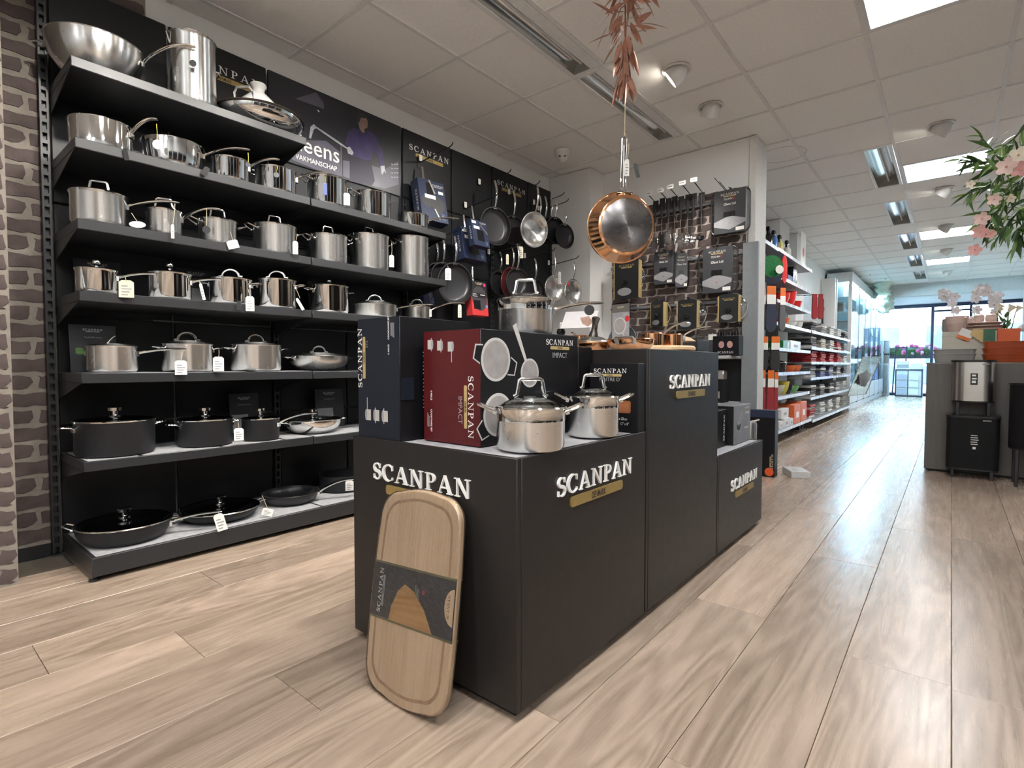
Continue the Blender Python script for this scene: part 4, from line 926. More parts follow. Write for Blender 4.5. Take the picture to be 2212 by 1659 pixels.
# black carton behind, and the black carton against the tall plinth
t = carton('cookware_carton', 'black carton squeezed behind the burgundy one', -1.27, -1.075, 1.69, 1.79, .70, 1.01, BLK, BLK)
logo(t, FACE_S(-1.157, 1.6895, .955), .15, .02, WHITE, GOLDP, world=True)
t = carton('cookware_carton', 'thin black carton with a wooden board picture behind the right pot', -1.05, -.853, 1.735, 1.787, .70, .947, BLK, BLK)
logo(t, FACE_S(-.965, 1.7345, .912), .135, .02, WHITE, GOLDP, world=True)
text(t, "MAITRE D'", FACE_S(-.965, 1.7345, .882), .019, GREYP, world=True)
part('board_picture', MB().prism(rrect(.075, .045, .008), 0, .0004), mat('board_print', (.28, .10, .04), .4, var=.25, vscale=40), t, FACE_S(-.918, 1.7345, .79), True, smooth=False)
part('board_picture', MB().prism(rrect(.062, .032, .006), 0, .0007), mat('board_print_inner', (.36, .14, .06), .4, var=.25, vscale=40), t, FACE_S(-.918, 1.7345, .79), True, smooth=False)
text(t, '30cm x 20cm', FACE_S(-.925, 1.7345, .742), .014, WHITE, .8, world=True); text(t, '12" x 8"', FACE_S(-.905, 1.7345, .724), .014, WHITE, .8, world=True)
# three steel pots
GP3 = 'steel pots with glass lids on the plinth'
make_pot('casserole', 'front steel casserole with glass lid and wire handles at the plinth edge', 'pot', (-.925, 1.205, .70), .69, .196, .117, lid='glass', lidh='loop', lidrise=.034, sides='wire', group=GP3, band=True, sidez=.93, hs=1.05)
make_pot('casserole', 'second steel casserole with glass lid before the thin black carton', 'pot', (-.932, 1.562, .70), .62, .170, .132, lid='glass', lidh='loop', lidrise=.03, sides='wire', group=GP3, band=True, sidez=.93, hs=.95)
p = make_pot('saucepan', 'steel saucepan with glass lid standing on the burgundy carton', 'pot', (-1.175, 1.50, 1.0475), .80, .195, .118, lid='glass', lidh='loop', lidrise=.03, handle=(.19, .03), group=GP3, band=True, lid_rot=-.2, hs=1.0)
add_tag(p, 1273, 670, 22, 22, Y=1.62, kind='round', sx=1273, sy=642, ang=-1.0)
# cutting board in plastic wrap leaning on the front plinth
OAK = wood('oak_board', (.70, .52, .35), (.50, .34, .20), 'Y', scale=1.6, rough=.45, contrast=1.2, rand=.05, rings=.15)
OAKG = wood('oak_groove', (.46, .30, .18), (.30, .18, .10), 'Y', scale=1.6, rough=.5, rand=.05)
B0 = Vector((-1.142, .906, .014)); BL = .563; BW = .338
lean = math.asin((1.052 - .036 - .906) / BL)
Mb = Matrix.Translation(B0) @ frame((0, 0, 0), (1, 0, 0), (0, math.sin(lean), math.cos(lean))) @ Matrix.Rotation(.072, 4, 'Z')
cb = thing('cutting_board', 'long rounded oak cutting board in plastic wrap leaning on the front plinth', 'cutting board', M=Mb)
def board_outline(w_, h_, off=0):
    """slightly bowed sides, strongly rounded corners; origin at bottom centre"""
    P = []; r = .075; n = 7
    def side(p, q, bow, k=6):
        for i in range(1, k): a = i / k; m = 4 * a * (1 - a) * bow; P.append((p[0] + (q[0] - p[0]) * a + (m if abs(q[0] - p[0]) < .01 else 0) * (1 if p[0] > 0 else -1), p[1] + (q[1] - p[1]) * a + (m if abs(q[1] - p[1]) < .01 else 0) * (1 if p[1] > h_ / 2 else -1)))
    x, y0, y1 = w_ / 2, 0, h_
    P += arc(x - r, y0 + r, r, r, -90, 0, n); side((x, y0 + r), (x, y1 - r), .006)
    P += arc(x - r, y1 - r, r, r, 0, 90, n); side((x - r, y1), (-x + r, y1), .012)
    P += arc(-x + r, y1 - r, r, r, 90, 180, n); side((-x, y1 - r), (-x, y0 + r), .006)
    P += arc(-x + r, y0 + r, r, r, 180, 270, n); side((-x + r, 0), (x - r, 0), .012)
    return P
def scaled(P, d):
    cx, cy = 0, BL / 2; return [(x - math.copysign(min(abs(x), d), x) if 0 else x * (1 - 2 * d / BW), cy + (y - cy) * (1 - 2 * d / BL)) for x, y in P]
BO = board_outline(BW, BL); mb = MB()
lay = [(.006, -.022), (.0, -.016), (.0, -.005), (.004, 0)]; n = len(BO); vv = []
for d, z in lay: vv += [(x, y, z) for x, y in scaled(BO, d)]
ff = [tuple(range(n - 1, -1, -1)), tuple(range(3 * n, 4 * n))] + [(k * n + i, k * n + (i + 1) % n, (k + 1) * n + (i + 1) % n, (k + 1) * n + i) for k in range(3) for i in range(n)]
part('board', MB().add(vv, ff), OAK, cb)
gv = [(x, y, .0004) for x, y in scaled(BO, .024)] + [(x, y, .0004) for x, y in scaled(BO, .032)]
part('juice_groove', MB().add(gv, [(i, (i + 1) % n, n + (i + 1) % n, n + i) for i in range(n)]), OAKG, cb, smooth=False)
BANDM = mat('charcoal_band', (.045, .045, .052), .4, var=.4, vscale=12, col2=(.02, .02, .024), stretch=(1, 6, 1)); BANDE = mat('olive_band_edge', (.16, .14, .07), .45)
sl = .0
part('paper_band', MB().box((-BW / 2 - .003, .195, -.024), (BW / 2 + .003, .355, .0016)), BANDM, cb, smooth=False)
pb = cb
for y in (.195, .350): part('band_edge', MB().box((-BW / 2 - .0032, y, -.0242), (BW / 2 + .0032, y + .006, .0018)), BANDE, pb, smooth=False)
logo(pb, frame((-.128, .275, .0018), (0, 1, 0), (-1, 0, 0)), .125, .02, WHITE, GREYP)
part('wood_picture', MB().prism([(-.085, .201), (.098, .201), (.06, .255), (.012, .295), (-.028, .308), (-.055, .285), (-.078, .24)], .0016, .0021), wood('oak_print', (.52, .30, .12), (.34, .17, .05), 'X', scale=1.5, rand=.02), pb, smooth=False)
part('wood_sticker', MB().prism([(BW / 2 + .002, .235)] + arc(BW / 2 + .002, .282, .034, .047, 270, 90, 12) + [(BW / 2 + .002, .329)], .0016, .0021), OAK, pb, smooth=False)
link('lettering', logo_mesh(.02, DARKP), pb, frame((BW / 2 - .012, .282, .0022), (0, 1, 0), (-1, 0, 0)) @ Matrix.Diagonal((.06, .06, .06, 1)))
part('red_mark', MB().prism(arc(.052, .30, .004, .006, 0, 330, 10), .0016, .0021), REDP, pb, smooth=False)
for k in range(4): part('print_line', MB().box((.018 + k * .005, .275, .0016), (.0195 + k * .005, .315 - .004 * k, .002)), GREYP, pb, smooth=False)
wv = []
for d, z in [(.002, -.0235), (-.003, -.017), (-.003, -.004), (.002, .0035)]: wv += [(x + random.uniform(-.0012, .0012), y + random.uniform(-.0012, .0012), z + random.uniform(-.0006, .0006)) for x, y in scaled(BO, d)]
part('plastic_wrap', MB().add(wv, ff), glass('shrink_wrap', (.97, .97, .97), .06, .1, wrinkle=.5), cb)
# ------------------------------------------------------------------ tall plinth
ZT = 1.0
LEAFLET = mat('pale_leaflet', (.70, .68, .69), .4, var=.05); ROSE = mat('copper_print', (.45, .28, .22), .4, var=.3)
def copper_pan(label, px, py0, R, H, Y, rb=.8, handle=None, rot=0, sides=False, hm=None, cat='pan', zo=0):
    c = at(px, py0, Y=Y)
    t = thing('copper_pan', label, cat, (c.x, Y, ZT + zo), rot, 'copper pans on the tall plinth')
    part('body', MB().lathe(prof_flare(R, H, R * rb), 40), COPPER, t)
    part('lining', MB().lathe([(0, .0065), (R * rb * .9, .0065), (R * .9, H * .7), (R - .005, H - .001)], 40), SATIN, t)
    if handle: part('handle', long_handle(MB(), R, H * .8, handle[0], handle[1], .005, .008, .0035), hm or CHROME, t)
    if sides:
        for s in (1, -1): part('side_handle', MB().sweep([(s * (R - .01), -.032 , H * .55), (s * (R + .004), -.035, H * .95), (s * (R + .016), -.03, H * 1.16), (s * (R + .018), 0, H * 1.2), (s * (R + .016), .03, H * 1.16), (s * (R + .004), .035, H * .95), (s * (R - .01), .032, H * .55)], (.008, .004), 8), SATIN, t)
    return t
copper_pan('wide flared copper pan with two loop handles at the plinth front', 1362, 737, .092, .040, 1.925, .72, sides=True, rot=-PI / 2 + .25)
copper_pan('round straight copper saucepan under the white leaflet', 1252, 720, .052, .075, 2.12, .98, rot=2.4, handle=(.10, .04))
copper_pan('small copper saucepan right of the acrylic sign', 1410, 722, .046, .05, 2.13, .98, handle=(.13, .06), rot=.9, zo=.0226)
copper_pan('small copper saucepan at the far right of the copper group', 1452, 722, .046, .05, 2.26, .98, handle=(.12, .045), rot=.5, zo=.0226)
copper_pan('low copper skillet under the glass cover', 1279, 742, .074, .028, 1.915, .85, rot=2.0)
# glass lid with a dark metal knob lying on the plinth
c = at(1279, 742, Y=1.915); t = thing('pan_cover', 'glass pan lid with a tall dark metal knob on the tall plinth', 'lid', (c.x, 1.915, ZT + .0235))
part('glass', MB().lathe([(.066, .012), (.06, .022), (.04, .032), (.015, .038), (0, .038)], 32), LIDGL, t)
part('rim', MB().lathe([(.060, .010), (.069, .006), (.071, .012), (.066, .017), (.060, .014)], 32), SATIN, t)
part('knob', MB().lathe([(0, .036), (.02, .036), (.018, .046), (.0125, .06), (.012, .085), (.016, .105), (.018, .112), (.010, .118), (0, .119)], 20), mat('dark_pewter', (.16, .14, .13), .25, .9), t, Matrix.Rotation(.16, 4, 'Y'))
# acrylic sign
c = at(1341, 722, Y=2.045); t = thing('acrylic_sign', 'upright acrylic sign picturing a steel pan behind the copper pan', 'sign', (c.x, 2.045, ZT + .0006), -.25)
w_, h_ = .105, .205
part('sheet', MB().box((-w_ / 2, -.001, 0), (w_ / 2, .002, h_)), ACRYL, t, smooth=False); part('foot', MB().box((-w_ / 2, -.04, 0), (w_ / 2, .04, .003)), ACRYL, t, smooth=False)
M0 = FACE_S(0, -.0012, 0)
part('print', MB().prism(rect(-w_ * .46, .005, w_ * .46, h_ - .006), 0, .0003), mat('sign_grey_print', (.36, .35, .37), .4, var=.35, vscale=25), t, M0, smooth=False)
part('header_print', MB().prism(rect(-w_ * .46, h_ * .8, w_ * .46, h_ - .006), 0, .0006), mat('sign_header', (.12, .11, .10), .4), t, M0, smooth=False)
part('footer_print', MB().prism(rect(-w_ * .46, .005, w_ * .46, h_ * .16), 0, .0006), mat('sign_plum', (.14, .03, .07), .4), t, M0, smooth=False)
part('pan_print', MB().prism(arc(-.005, h_ * .52, .034, .036, 0, 350, 28), 0, .0008), PRIM, t, M0, smooth=False); part('pan_print', MB().prism(arc(-.005, h_ * .525, .030, .031, 0, 350, 28), 0, .001), PTOP, t, M0, smooth=False)
part('pan_print', MB().prism([(.008, h_ * .37), (.014, h_ * .38), (.046, h_ * .08), (.040, h_ * .06)], 0, .0009), PRIM, t, M0, smooth=False)
part('food_print', MB().prism(arc(.036, h_ * .66, .012, .013, 0, 330, 10), 0, .0008), REDP, t, M0, smooth=False)
logo(t, M0 @ Matrix.Translation((0, h_ * .90, .0007)), .04, .02, WHITE, GOLDP)
for k in range(3): part('print_line', MB().prism(rect(-w_ * .42, h_ * (.12 - k * .035), w_ * (.3 - .2 * (k % 2)), h_ * (.13 - k * .035)), 0, .0009), WHITE, t, M0, smooth=False)
# leaflet lying on the copper saucepan
t = thing('leaflet', 'white leaflet resting on the round copper saucepan', 'leaflet', M=Matrix.Translation(at(1252, 690, Y=2.10)) @ Matrix.Rotation(.25, 4, 'Z') @ Matrix.Rotation(math.radians(48), 4, 'X'))
part('sheet', MB().box((-.08, -.055, -.001), (.08, .055, 0)), LEAFLET, t, smooth=False); part('picture', MB().prism([(0, .01), (.04, .02), (.07, -.02), (.05, -.05), (.02, -.03)], 0, .0004), ROSE, t, smooth=False)
# black pot handle-knob cluster left of the leaflet
c = at(1212, 690, Y=2.15); t = thing('pepper_mill', 'glossy black mill with a white tag between the steel pot and the leaflet', 'mill', (c.x, 2.15, ZT))
part('body', MB().lathe([(0, 0), (.03, 0), (.028, .02), (.018, .05), (.022, .075), (.016, .085), (.022, .10), (.018, .115), (0, .12)], 24), mat('gloss_black', (.01, .01, .01), .12), t)
add_tag(t, 1213, 703, 9, 14, Y=2.11, kind='white')
# wooden board, tray and round board at the back of the plinth top
LW = wood('beech_board', (.68, .49, .30), (.52, .35, .20), 'X', scale=1.3, rough=.5, rand=.04)
c = at(1462, 749, Y=2.12); solo('serving_board', MB().lathe([(0, 0), (.150, 0), (.158, .006), (.158, .016), (.150, .022), (0, .022)], 44), LW, 'round pale wooden serving board at the right of the plinth top', 'board', loc=(-1.0, 2.225, ZT + .0006))
t = thing('display_tray', 'black tray on the round board holding a wooden disc', 'tray', (-1.02, 2.475, ZT + .0006), 0)
part('tray', MB().bev((-.13, -.075, 0), (.13, .075, .006), .002).bev((-.13, -.075, .006), (-.122, .075, .055), .002).bev((.122, -.075, .006), (.13, .075, .055), .002).bev((-.122, .067, .006), (.122, .075, .055), .002).bev((-.122, -.075, .006), (.122, -.067, .045), .002), BLACK, t)
solo('wooden_disc', MB().lathe([(0, 0), (.07, 0), (.074, .006), (.05, .022), (.02, .030), (0, .031)], 36), LW, 'domed wooden disc lying in the black tray', 'wooden dome', loc=(-1.0, 2.465, ZT + .0475))
# ------------------------------------------------------------------ back plinth: grey carton, thin black carton, tin
GRC = mat('grey_carton_print', (.26, .26, .27), .35, var=.35, vscale=5, col2=(.12, .12, .125))
t = carton('cookware_carton', 'grey carton with a small pot picture on the lowest plinth', -1.05, -.914, 3.02, 3.335, .50, .714, BLACK, GRC)
xs2 = -.9135
part('pot_picture', MB().prism(arc(0, 0, .032, .03, 180, 360, 14) + [(.034, .012), (-.034, .012)], 0, .0005), mat('pot_picture_dark', (.03, .03, .03), .3), t, FACE_E(xs2, 3.11, .605), True, smooth=False)
part('pot_picture', MB().prism(arc(0, .012, .034, .011, 0, 340, 18), 0, .0007), GREYP, t, FACE_E(xs2, 3.11, .605), True, smooth=False)
part('pot_picture', MB().prism([(.01, .03), (.012, .034), (.06, .075), (.056, .07)], 0, .0005), PRIM, t, FACE_E(xs2, 3.11, .605), True, smooth=False)
logo(t, FACE_E(xs2, 3.265, .69), .09, .02, WHITE, GOLDP, world=True); text(t, 'TechnIQ', FACE_E(xs2, 3.265, .66), .022, WHITE, world=True); text(t, '16x10cm', FACE_E(xs2, 3.255, .575), .02, WHITE, world=True)
for k in range(4): part('print_line', MB().box((xs2, 3.22, .53 + k * .009), (xs2 + .0004, 3.29 + .01 * (k % 2), .533 + k * .009)), GREYP, t, world=True, smooth=False)
part('red_mark', MB().prism(arc(0, 0, .006, .006, 0, 330, 10), 0, .0005), REDP, t, FACE_E(xs2, 3.05, .535), True, smooth=False)
t = carton('cookware_carton', 'thin black carton wedged between the tall plinth and the grey carton', -1.10, -.945, 2.60, 3.005, .50, .70, BLK, BLK)
link('lettering', logo_mesh(.02, WHITE), t, frame((-.9445, 2.965, .60), (0, 0, 1), (0, -1, 0)) @ Matrix.Diagonal((.14, .14, .1, 1)), True)
t = thing('steel_canister', 'tall brushed canister with a lever behind the grey carton', 'canister', (-.985, 3.55, 0)); part('body', MB().lathe([(0, 0), (.05, 0), (.05, .57), (.046, .58), (0, .58)], 28), SATIN, t); part('lever', MB().sweep([(0, 0, .582), (.04, .01, .59), (.06, .02, .598)], .006, 8), CHROME, t)
# floor boxes behind the plinths
t = carton('cookware_carton', 'tall black carton with a blue top and orange sticker standing on the floor', -1.36, -1.12, 4.80, 4.90, 0, .56, BLK, BLK)
part('blue_top', MB().box((-1.36, 4.799, .50), (-1.12, 4.801, .56)), NAVY, t, world=True, smooth=False); part('blue_lid', MB().box((-1.36, 4.80, .5595), (-1.12, 4.90, .5615)), NAVY, t, world=True, smooth=False)
logo(t, frame((-1.145, 4.7985, .13), (0, 0, -1), (1, 0, 0)), .13, .02, WHITE, GOLDP, world=True)
part('orange_sticker', MB().prism(arc(0, 0, .035, .035, 0, 350, 20), 0, .0006), mat('orange_print', (.75, .10, .02), .5), t, FACE_S(-1.16, 4.7985, .045), True, smooth=False)
t = thing('flat_carton', 'flat white carton lying on the floor beside the tall black carton', 'box', (-1.0, 5.02, 0), .5)
part('carton', MB().bev((-.075, -.12, 0), (.075, .12, .055), .003), mat('white_grey_carton', (.55, .55, .54), .5), t); part('print', MB().box((-.03, -.08, .0551), (-.01, .03, .0556)), GREYP, t, smooth=False)
# ================================================================== cross wall with brick-print pegboard
YC = 5.035
xl_, xr_ = at(1322, 600, Y=YC).x, -1.43
cwz0, cwz1 = .62, at(1600, 404, Y=YC).z
bp = struct('trim_2', MB().box((xl_, YC, cwz0), (xr_, 5.0505, cwz1)), mat('spotlit_mortar', (.46, .40, .36), .85, var=.15, vscale=30, bump=.2, bscale=90))  # mortar lightened: the spotlight on this wall is put into its colour
bricks(bp, lambda x, z: FACE_S(x, YC, z), xl_, xr_, 1.0, cwz1, pitch=.20, course=.070)
RAIL = mat('grey_wall_rail', (.25, .26, .28), .4, .4)
for zz in (cwz1 - .10, at(1560, 552, Y=YC).z, at(1560, 652, Y=YC).z):
    solo('wall_rail', MB().bev((xl_, YC - .03, zz - .014), (xr_, YC - .006, zz + .014), .003), RAIL, {0: 'grey hanging rail just above the knob lids on the brick wall', 1: 'topmost grey hanging rail on the brick wall', 2: 'grey hanging rail between the two rows of lids'}[0 if zz < 1.6 else 1 if zz > 2.3 else 2], 'rail', 'rails on the brick wall')
for k, (px, py) in enumerate(((1402, 418), (1427, 411), (1448, 403), (1474, 395), (1499, 388))):
    c = at(px, py, Y=YC - .32); t = thing('price_hook', '%s price-tag hook from the left above the kitchen tools' % ('first', 'second', 'third', 'fourth', 'fifth')[k], 'hook', c, 0, 'price-tag hooks on the brick wall')
    part('rod', MB().sweep([(0, 0, -.02), (.0, .30, -.08)], .003, 6).sweep([(.012, 0, -.03), (.012, .30, -.10)], .003, 6), HOOKM, t)
    part('price_tag', MB().box((-.03, -.002, -.018), (.03, 0, .018)), PAPER, t, smooth=False); part('print', MB().box((-.02, -.0028, -.004), (.018, -.002, .004)), GREYP, t, smooth=False)
t = thing('display_hook', 'bare double wire hook above the large glass lid card', 'hook', at(1570, 415, Y=YC), 0); part('rod', MB().sweep([(0, 0, 0), (-.01, -.3, .05)], .003, 6).sweep([(.012, 0, 0), (0, -.2, .04)], .003, 6), HOOKM, t)
UT = mat('tool_black_grip', (.012, .012, .012), .3)
def tool(px, py0, py1, kind, label, Yp=4.86):
    a = at(px, py0, Y=Yp); b = at(px, py1, Y=Yp); L = a.z - b.z
    t = thing('kitchen_tool', label, 'utensil', (a.x, Yp, a.z), 0, 'kitchen tools hanging on the brick wall')
    part('grip', MB().sweep([(0, 0, 0), (0, -.004, -L * .12), (0, 0, -L * .42)], [(.008, .006), (.014, .009), (.010, .007)], 8, up=(0, 1, 0)), UT, t)
    part('header_card', MB().box((-.028, .008, -L * .2), (.028, .010, .02)), DARKP, t, smooth=False)
    part('shaft', MB().sweep([(0, 0, -L * .42), (0, 0, -L * .72)], .0045, 8), CHROME, t)
    if kind == 'whisk':
        mb = MB()
        for k in range(6):
            an = PI * k / 6; mb.sweep([(.022 * math.cos(an) * math.sin(PI * s / 10), .022 * math.sin(an) * math.sin(PI * s / 10), -L * .7 - L * .3 * s / 10) for s in range(11)], .0014, 5); mb.sweep([(-.022 * math.cos(an) * math.sin(PI * s / 10), -.022 * math.sin(an) * math.sin(PI * s / 10), -L * .7 - L * .3 * s / 10) for s in range(11)], .0014, 5)
        part('wires', mb, CHROME, t)
    elif kind == 'ladle': part('bowl', MB().lathe([(0, -.028), (.022, -.022), (.034, 0), (.032, 0), (.02, -.019), (0, -.025)], 24, Matrix.Translation((0, -.01, -L * .93)) @ Matrix.Rotation(.7, 4, 'X')), UT, t)
    elif kind == 'spoon': part('bowl', MB().blob((0, 0, -L * .86), (.024, .008, L * .14), 14, 8), CHROME, t)
    else: part('blade', MB().bev((-.026, -.002, -L), (.026, .002, -L * .7), .004), CHROME if kind == 'steel' else UT, t)
for a in ((1416, 438, 540, 'steel', 'short black tool partly behind the copper pan'), (1430, 432, 536, 'black', 'black spatula next to the copper pan'), (1444, 432, 530, 'steel', 'steel turner with a long slotted blade'), (1457, 428, 530, 'spoon', 'steel serving spoon between turner and whisk'), (1471, 428, 536, 'steel', 'bright steel spatula in the middle of the tool row'), (1486, 424, 532, 'whisk', 'balloon whisk hanging right of the bright spatula'), (1498, 422, 534, 'whisk', 'second balloon whisk beside the ladle'), (1515, 420, 520, 'ladle', 'black ladle at the right end of the tool row')): tool(*a)
SLEEVE = mat('charcoal_card_sleeve', (.055, .057, .062), .4, var=.1); SLV2 = mat('black_card_sleeve', (.022, .024, .026), .3)
def lid_card(label, x0, y0, x1, y1, Yp, classic=False, yawd=0, lid_w=1.25, knob=True, rim=True):
    a = at(x0, y0, Y=Yp); b = at(x1, y1, Y=Yp); w_, h_ = b.x - a.x, a.z - b.z
    t = thing('boxed_lid', label, 'lid', group='carded glass lids on the brick wall', M=FACE_S((a.x + b.x) / 2, Yp, (a.z + b.z) / 2) @ Matrix.Rotation(math.radians(yawd), 4, 'Y'))
    if classic:
        n = 8; v = []; cur = [(-w_ / 2 + w_ * k / n) for k in range(n + 1)]
        vf = []; top = [(-w_ / 2, h_ / 2 - h_ * .04)] + arc(0, h_ / 2 - h_ * .12, w_ / 2, h_ * .12, 180, 0, 10) + [(w_ / 2, h_ / 2 - h_ * .1)]
        poly = [(-w_ / 2, -h_ / 2), (w_ / 2, -h_ / 2)] + [p for p in arc(0, h_ / 2 - h_ * .08, w_ / 2, h_ * .08, 0, 180, 10)]
        part('sleeve', MB().prism(poly, -.05, 0), SLV2, t, smooth=False)
        for s in (-1, 1): part('gold_edge', MB().prism(rect(s * w_ / 2 - .006, -h_ / 2, s * w_ / 2 + .006, h_ / 2 - h_ * .07), -.052, .0006), GOLDP, t, smooth=False)
        if rim: part('glass_lid', MB().lathe([(0, .03), (.06, .025), (.11, .008), (.125, 0), (.128, -.004), (.118, -.004)], 36), LIDGL, t, Matrix.Translation((w_ * .12, 0, -.045)) @ Matrix.Diagonal((min(1.15, h_ / .25),) * 2 + (1, 1)))
        if rim: part('lid_rim', MB().lathe([(.122, -.006), (.131, -.004), (.131, .004), (.122, .004)], 36), CHROME, t, Matrix.Translation((w_ * .12, 0, -.045)) @ Matrix.Diagonal((min(1.15, h_ / .25),) * 2 + (1, 1)))
        if knob: part('knob', MB().lathe([(0, 0), (.02, 0), (.024, .012), (.02, .026), (0, .028)], 20), UT, t, Matrix.Translation((0, -h_ * .08, 0)))
        logo(t, Matrix.Translation((0, h_ * .30, .0005)), w_ * .62, .02, GOLDP, GOLDP)
        part('pot_picture', MB().prism(arc(-w_ * .08, -h_ * .33, w_ * .28, h_ * .1, 0, 345, 20), 0, .0008), GREYP, t, smooth=False)
    else:
        part('sleeve', MB().bev((-w_ / 2, -h_ / 2, -.045), (w_ / 2, h_ / 2, 0), .003), SLEEVE, t)
        part('lid_rim', MB().sweep([(x, y, -.024) for x, y in rrect(w_ * lid_w, h_ * .98, .05, 5)], .006, 8, closed=True, up=(0, 0, 1)), UT, t)
        part('glass_lid', MB().prism(rrect(w_ * lid_w - .008, h_ * .98 - .008, .045, 5), -.026, -.022), LIDGL, t, smooth=False)
        logo(t, Matrix.Translation((0, h_ * .38, .0005)), w_ * .58, .02, WHITE, GOLDP)
        text(t, 'TECHN', Matrix.Translation((-w_ * .06, h_ * .27, .0006)), h_ * .06, WHITE); text(t, 'IQ', Matrix.Translation((w_ * .12, h_ * .27, .0006)), h_ * .06, REDP)
        text(t, 'Glass Lid', Matrix.Translation((0, h_ * .15, .0006)), h_ * .075, WHITE, bold=.01)
        part('lid_picture', MB().prism([(-w_ * .5, -h_ * .22), (0, -h_ * .1), (w_ * .5, -h_ * .2), (w_ * .5, -h_ * .28), (0, -h_ * .42), (-w_ * .5, -h_ * .32)], 0, .0006), GREYP, t, smooth=False)
        part('knob_picture', MB().prism(rect(-w_ * .2, -h_ * .12, w_ * .18, -h_ * .0), 0, .0009), UT, t, smooth=False)
        part('red_mark', MB().prism(arc(0, -h_ * .27, .006, .005, 0, 330, 8), 0, .0009), REDP, t, smooth=False)
        part('price_sticker', MB().prism(rect(w_ * .2, -h_ * .46, w_ * .46, -h_ * .38), 0, .0012), PAPER, t, smooth=False)
    part('hanger', MB().sweep([(0, h_ / 2 - .004, -.02), (0, h_ / 2 + .02, -.02)], .008, 6), UT, t)
    part('hook_rod', MB().sweep([((a.x + b.x) / 2, Yp - .03, a.z + .012), ((a.x + b.x) / 2, YC + .002, a.z + .006)], .004, 6), HOOKM, t, world=True)
    return t
lid_card('glass lid card at the top right of the brick wall', 1543, 416, 1610, 498, 4.92, lid_w=1.22)
lid_card('narrow glass lid card left of centre in the middle row', 1413, 545, 1453, 612, 4.93, lid_w=1.1)
lid_card('glass lid seen edge-on right of the narrow lid card', 1460, 548, 1484, 620, 4.985, lid_w=1.2, yawd=20)
lid_card('large glass lid card in the middle row beside the grey panel', 1518, 538, 1580, 630, 4.92, lid_w=1.32)
lid_card('gold-edged lid card directly below the hanging copper pan', 1327, 562, 1380, 642, 4.90, True)
lid_card('turned gold-edged lid card behind the copper saucepans', 1400, 652, 1438, 705, 4.92, True, yawd=-25)
lid_card('gold-edged lid card with knob in the middle of the lower row', 1463, 648, 1506, 710, 4.90, True)
lid_card('gold-edged lid card at the right of the lower row', 1552, 636, 1596, 694, 4.90, True)
lid_card('narrow gold-edged lid card against the grey end panel', 1598, 634, 1608, 700, 5.0, True, knob=False, rim=False)
# shelves below the pegboard with their goods
SHW = mat('white_grey_shelf', (.50, .50, .51), .45)
cu = thing('low_shelf_unit', 'pale low shelf unit under the lids on the brick wall', 'shelving', (-2.0, 4.82, 0))
zA = at(1575, 768, Y=4.62).z; zB = at(1575, 872, Y=4.66).z
for z in (zA, zB, .12): part('shelf', MB().bev((-2.75, 4.62, z - .025), (-1.45, 5.03, z), .003), SHW, cu, world=True)
for x in (-2.74, -2.1): part('side', MB().box((x - .012, 4.66, 0), (x + .012, 5.03, zA - .03)), SHW, cu, world=True, smooth=False)
part('back_board', MB().box((-2.75, 5.02, 0), (-1.45, 5.034, zA - .03)), BLACK, cu, world=True, smooth=False)
def on_shelf(px, Y): return at(px, 760, Y=Y).x
for k, (px, r) in enumerate(((1393, .10), (1446, .10))):
    make_pot('frying_pan', '%s dark frying pan on the shelf behind the copper saucepans' % ('left', 'right')[k], 'pan', (on_shelf(px, 4.78), 4.78, zA + .001), 0, 2 * r, .05, NONSTICK, 'flare', lid='dark', lidh='knob', group='pans on the low shelf unit')
t = thing('gadget_carton', 'black gadget display carton with two pink leaf pictures', 'box', (on_shelf(1572, 4.74), 4.74, zA))
part('carton', MB().bev((-.11, -.06, 0), (.11, .06, .17), .003), BLK, t)
for x in (-.035, .035): part('picture', MB().prism(arc(x, .095, .024, .03, 0, 340, 14), 0, .0008), mat('pink_leaf_print', (.55, .30, .28), .5), t, FACE_S(0, -.06, 0), smooth=False)
link('lettering', logo_mesh(.02, WHITE), t, FACE_S(0, -.0605, .02) @ Matrix.Diagonal((.13, .13, .08, 1)))
for k in range(4): solo('gadget_jar', MB().lathe([(0, 0), (.018, 0), (.02, .03), (.016, .034), (.016, .042), (0, .043)], 16), glass('smoky_plastic', (.45, .46, .47), .1), '%s smoky jar from the left on the black gadget carton' % ('first', 'second', 'third', 'fourth')[k], 'jar', 'jars on the gadget carton', (t.location.x - .07 + .047 * k if 0 else on_shelf(1572, 4.74) - .07 + .047 * k, 4.74, zA + .171))
t = thing('clear_box', 'clear plastic box with a white label behind the wooden dome', 'box', (on_shelf(1530, 4.8), 4.80, zA)); part('box', MB().bev((-.10, -.06, 0), (.10, .06, .20), .006), glass('clear_pack', (.7, .72, .74), .08), t); part('insert', MB().bev((-.09, -.05, .005), (.09, .05, .15), .004), GREYP, t); part('label', MB().box((.02, -.0615, .14), (.09, -.0605, .19)), PAPER, t, smooth=False)
t = thing('round_griddle', 'teal-grey round griddle leaning at the left of the brick wall', 'pan', M=Matrix.Translation((on_shelf(1344, 4.86), 4.86, zA + .165)) @ Matrix.Rotation(math.radians(78), 4, 'X')); part('disc', MB().lathe([(0, 0), (.15, 0), (.16, .012), (.155, .016), (.14, .006), (0, .006)], 36), mat('teal_grey_enamel', (.10, .13, .14), .4), t); part('hole', MB().lathe([(0, .0065), (.03, .0065), (.03, .008), (0, .008)], 18), BLK, t)
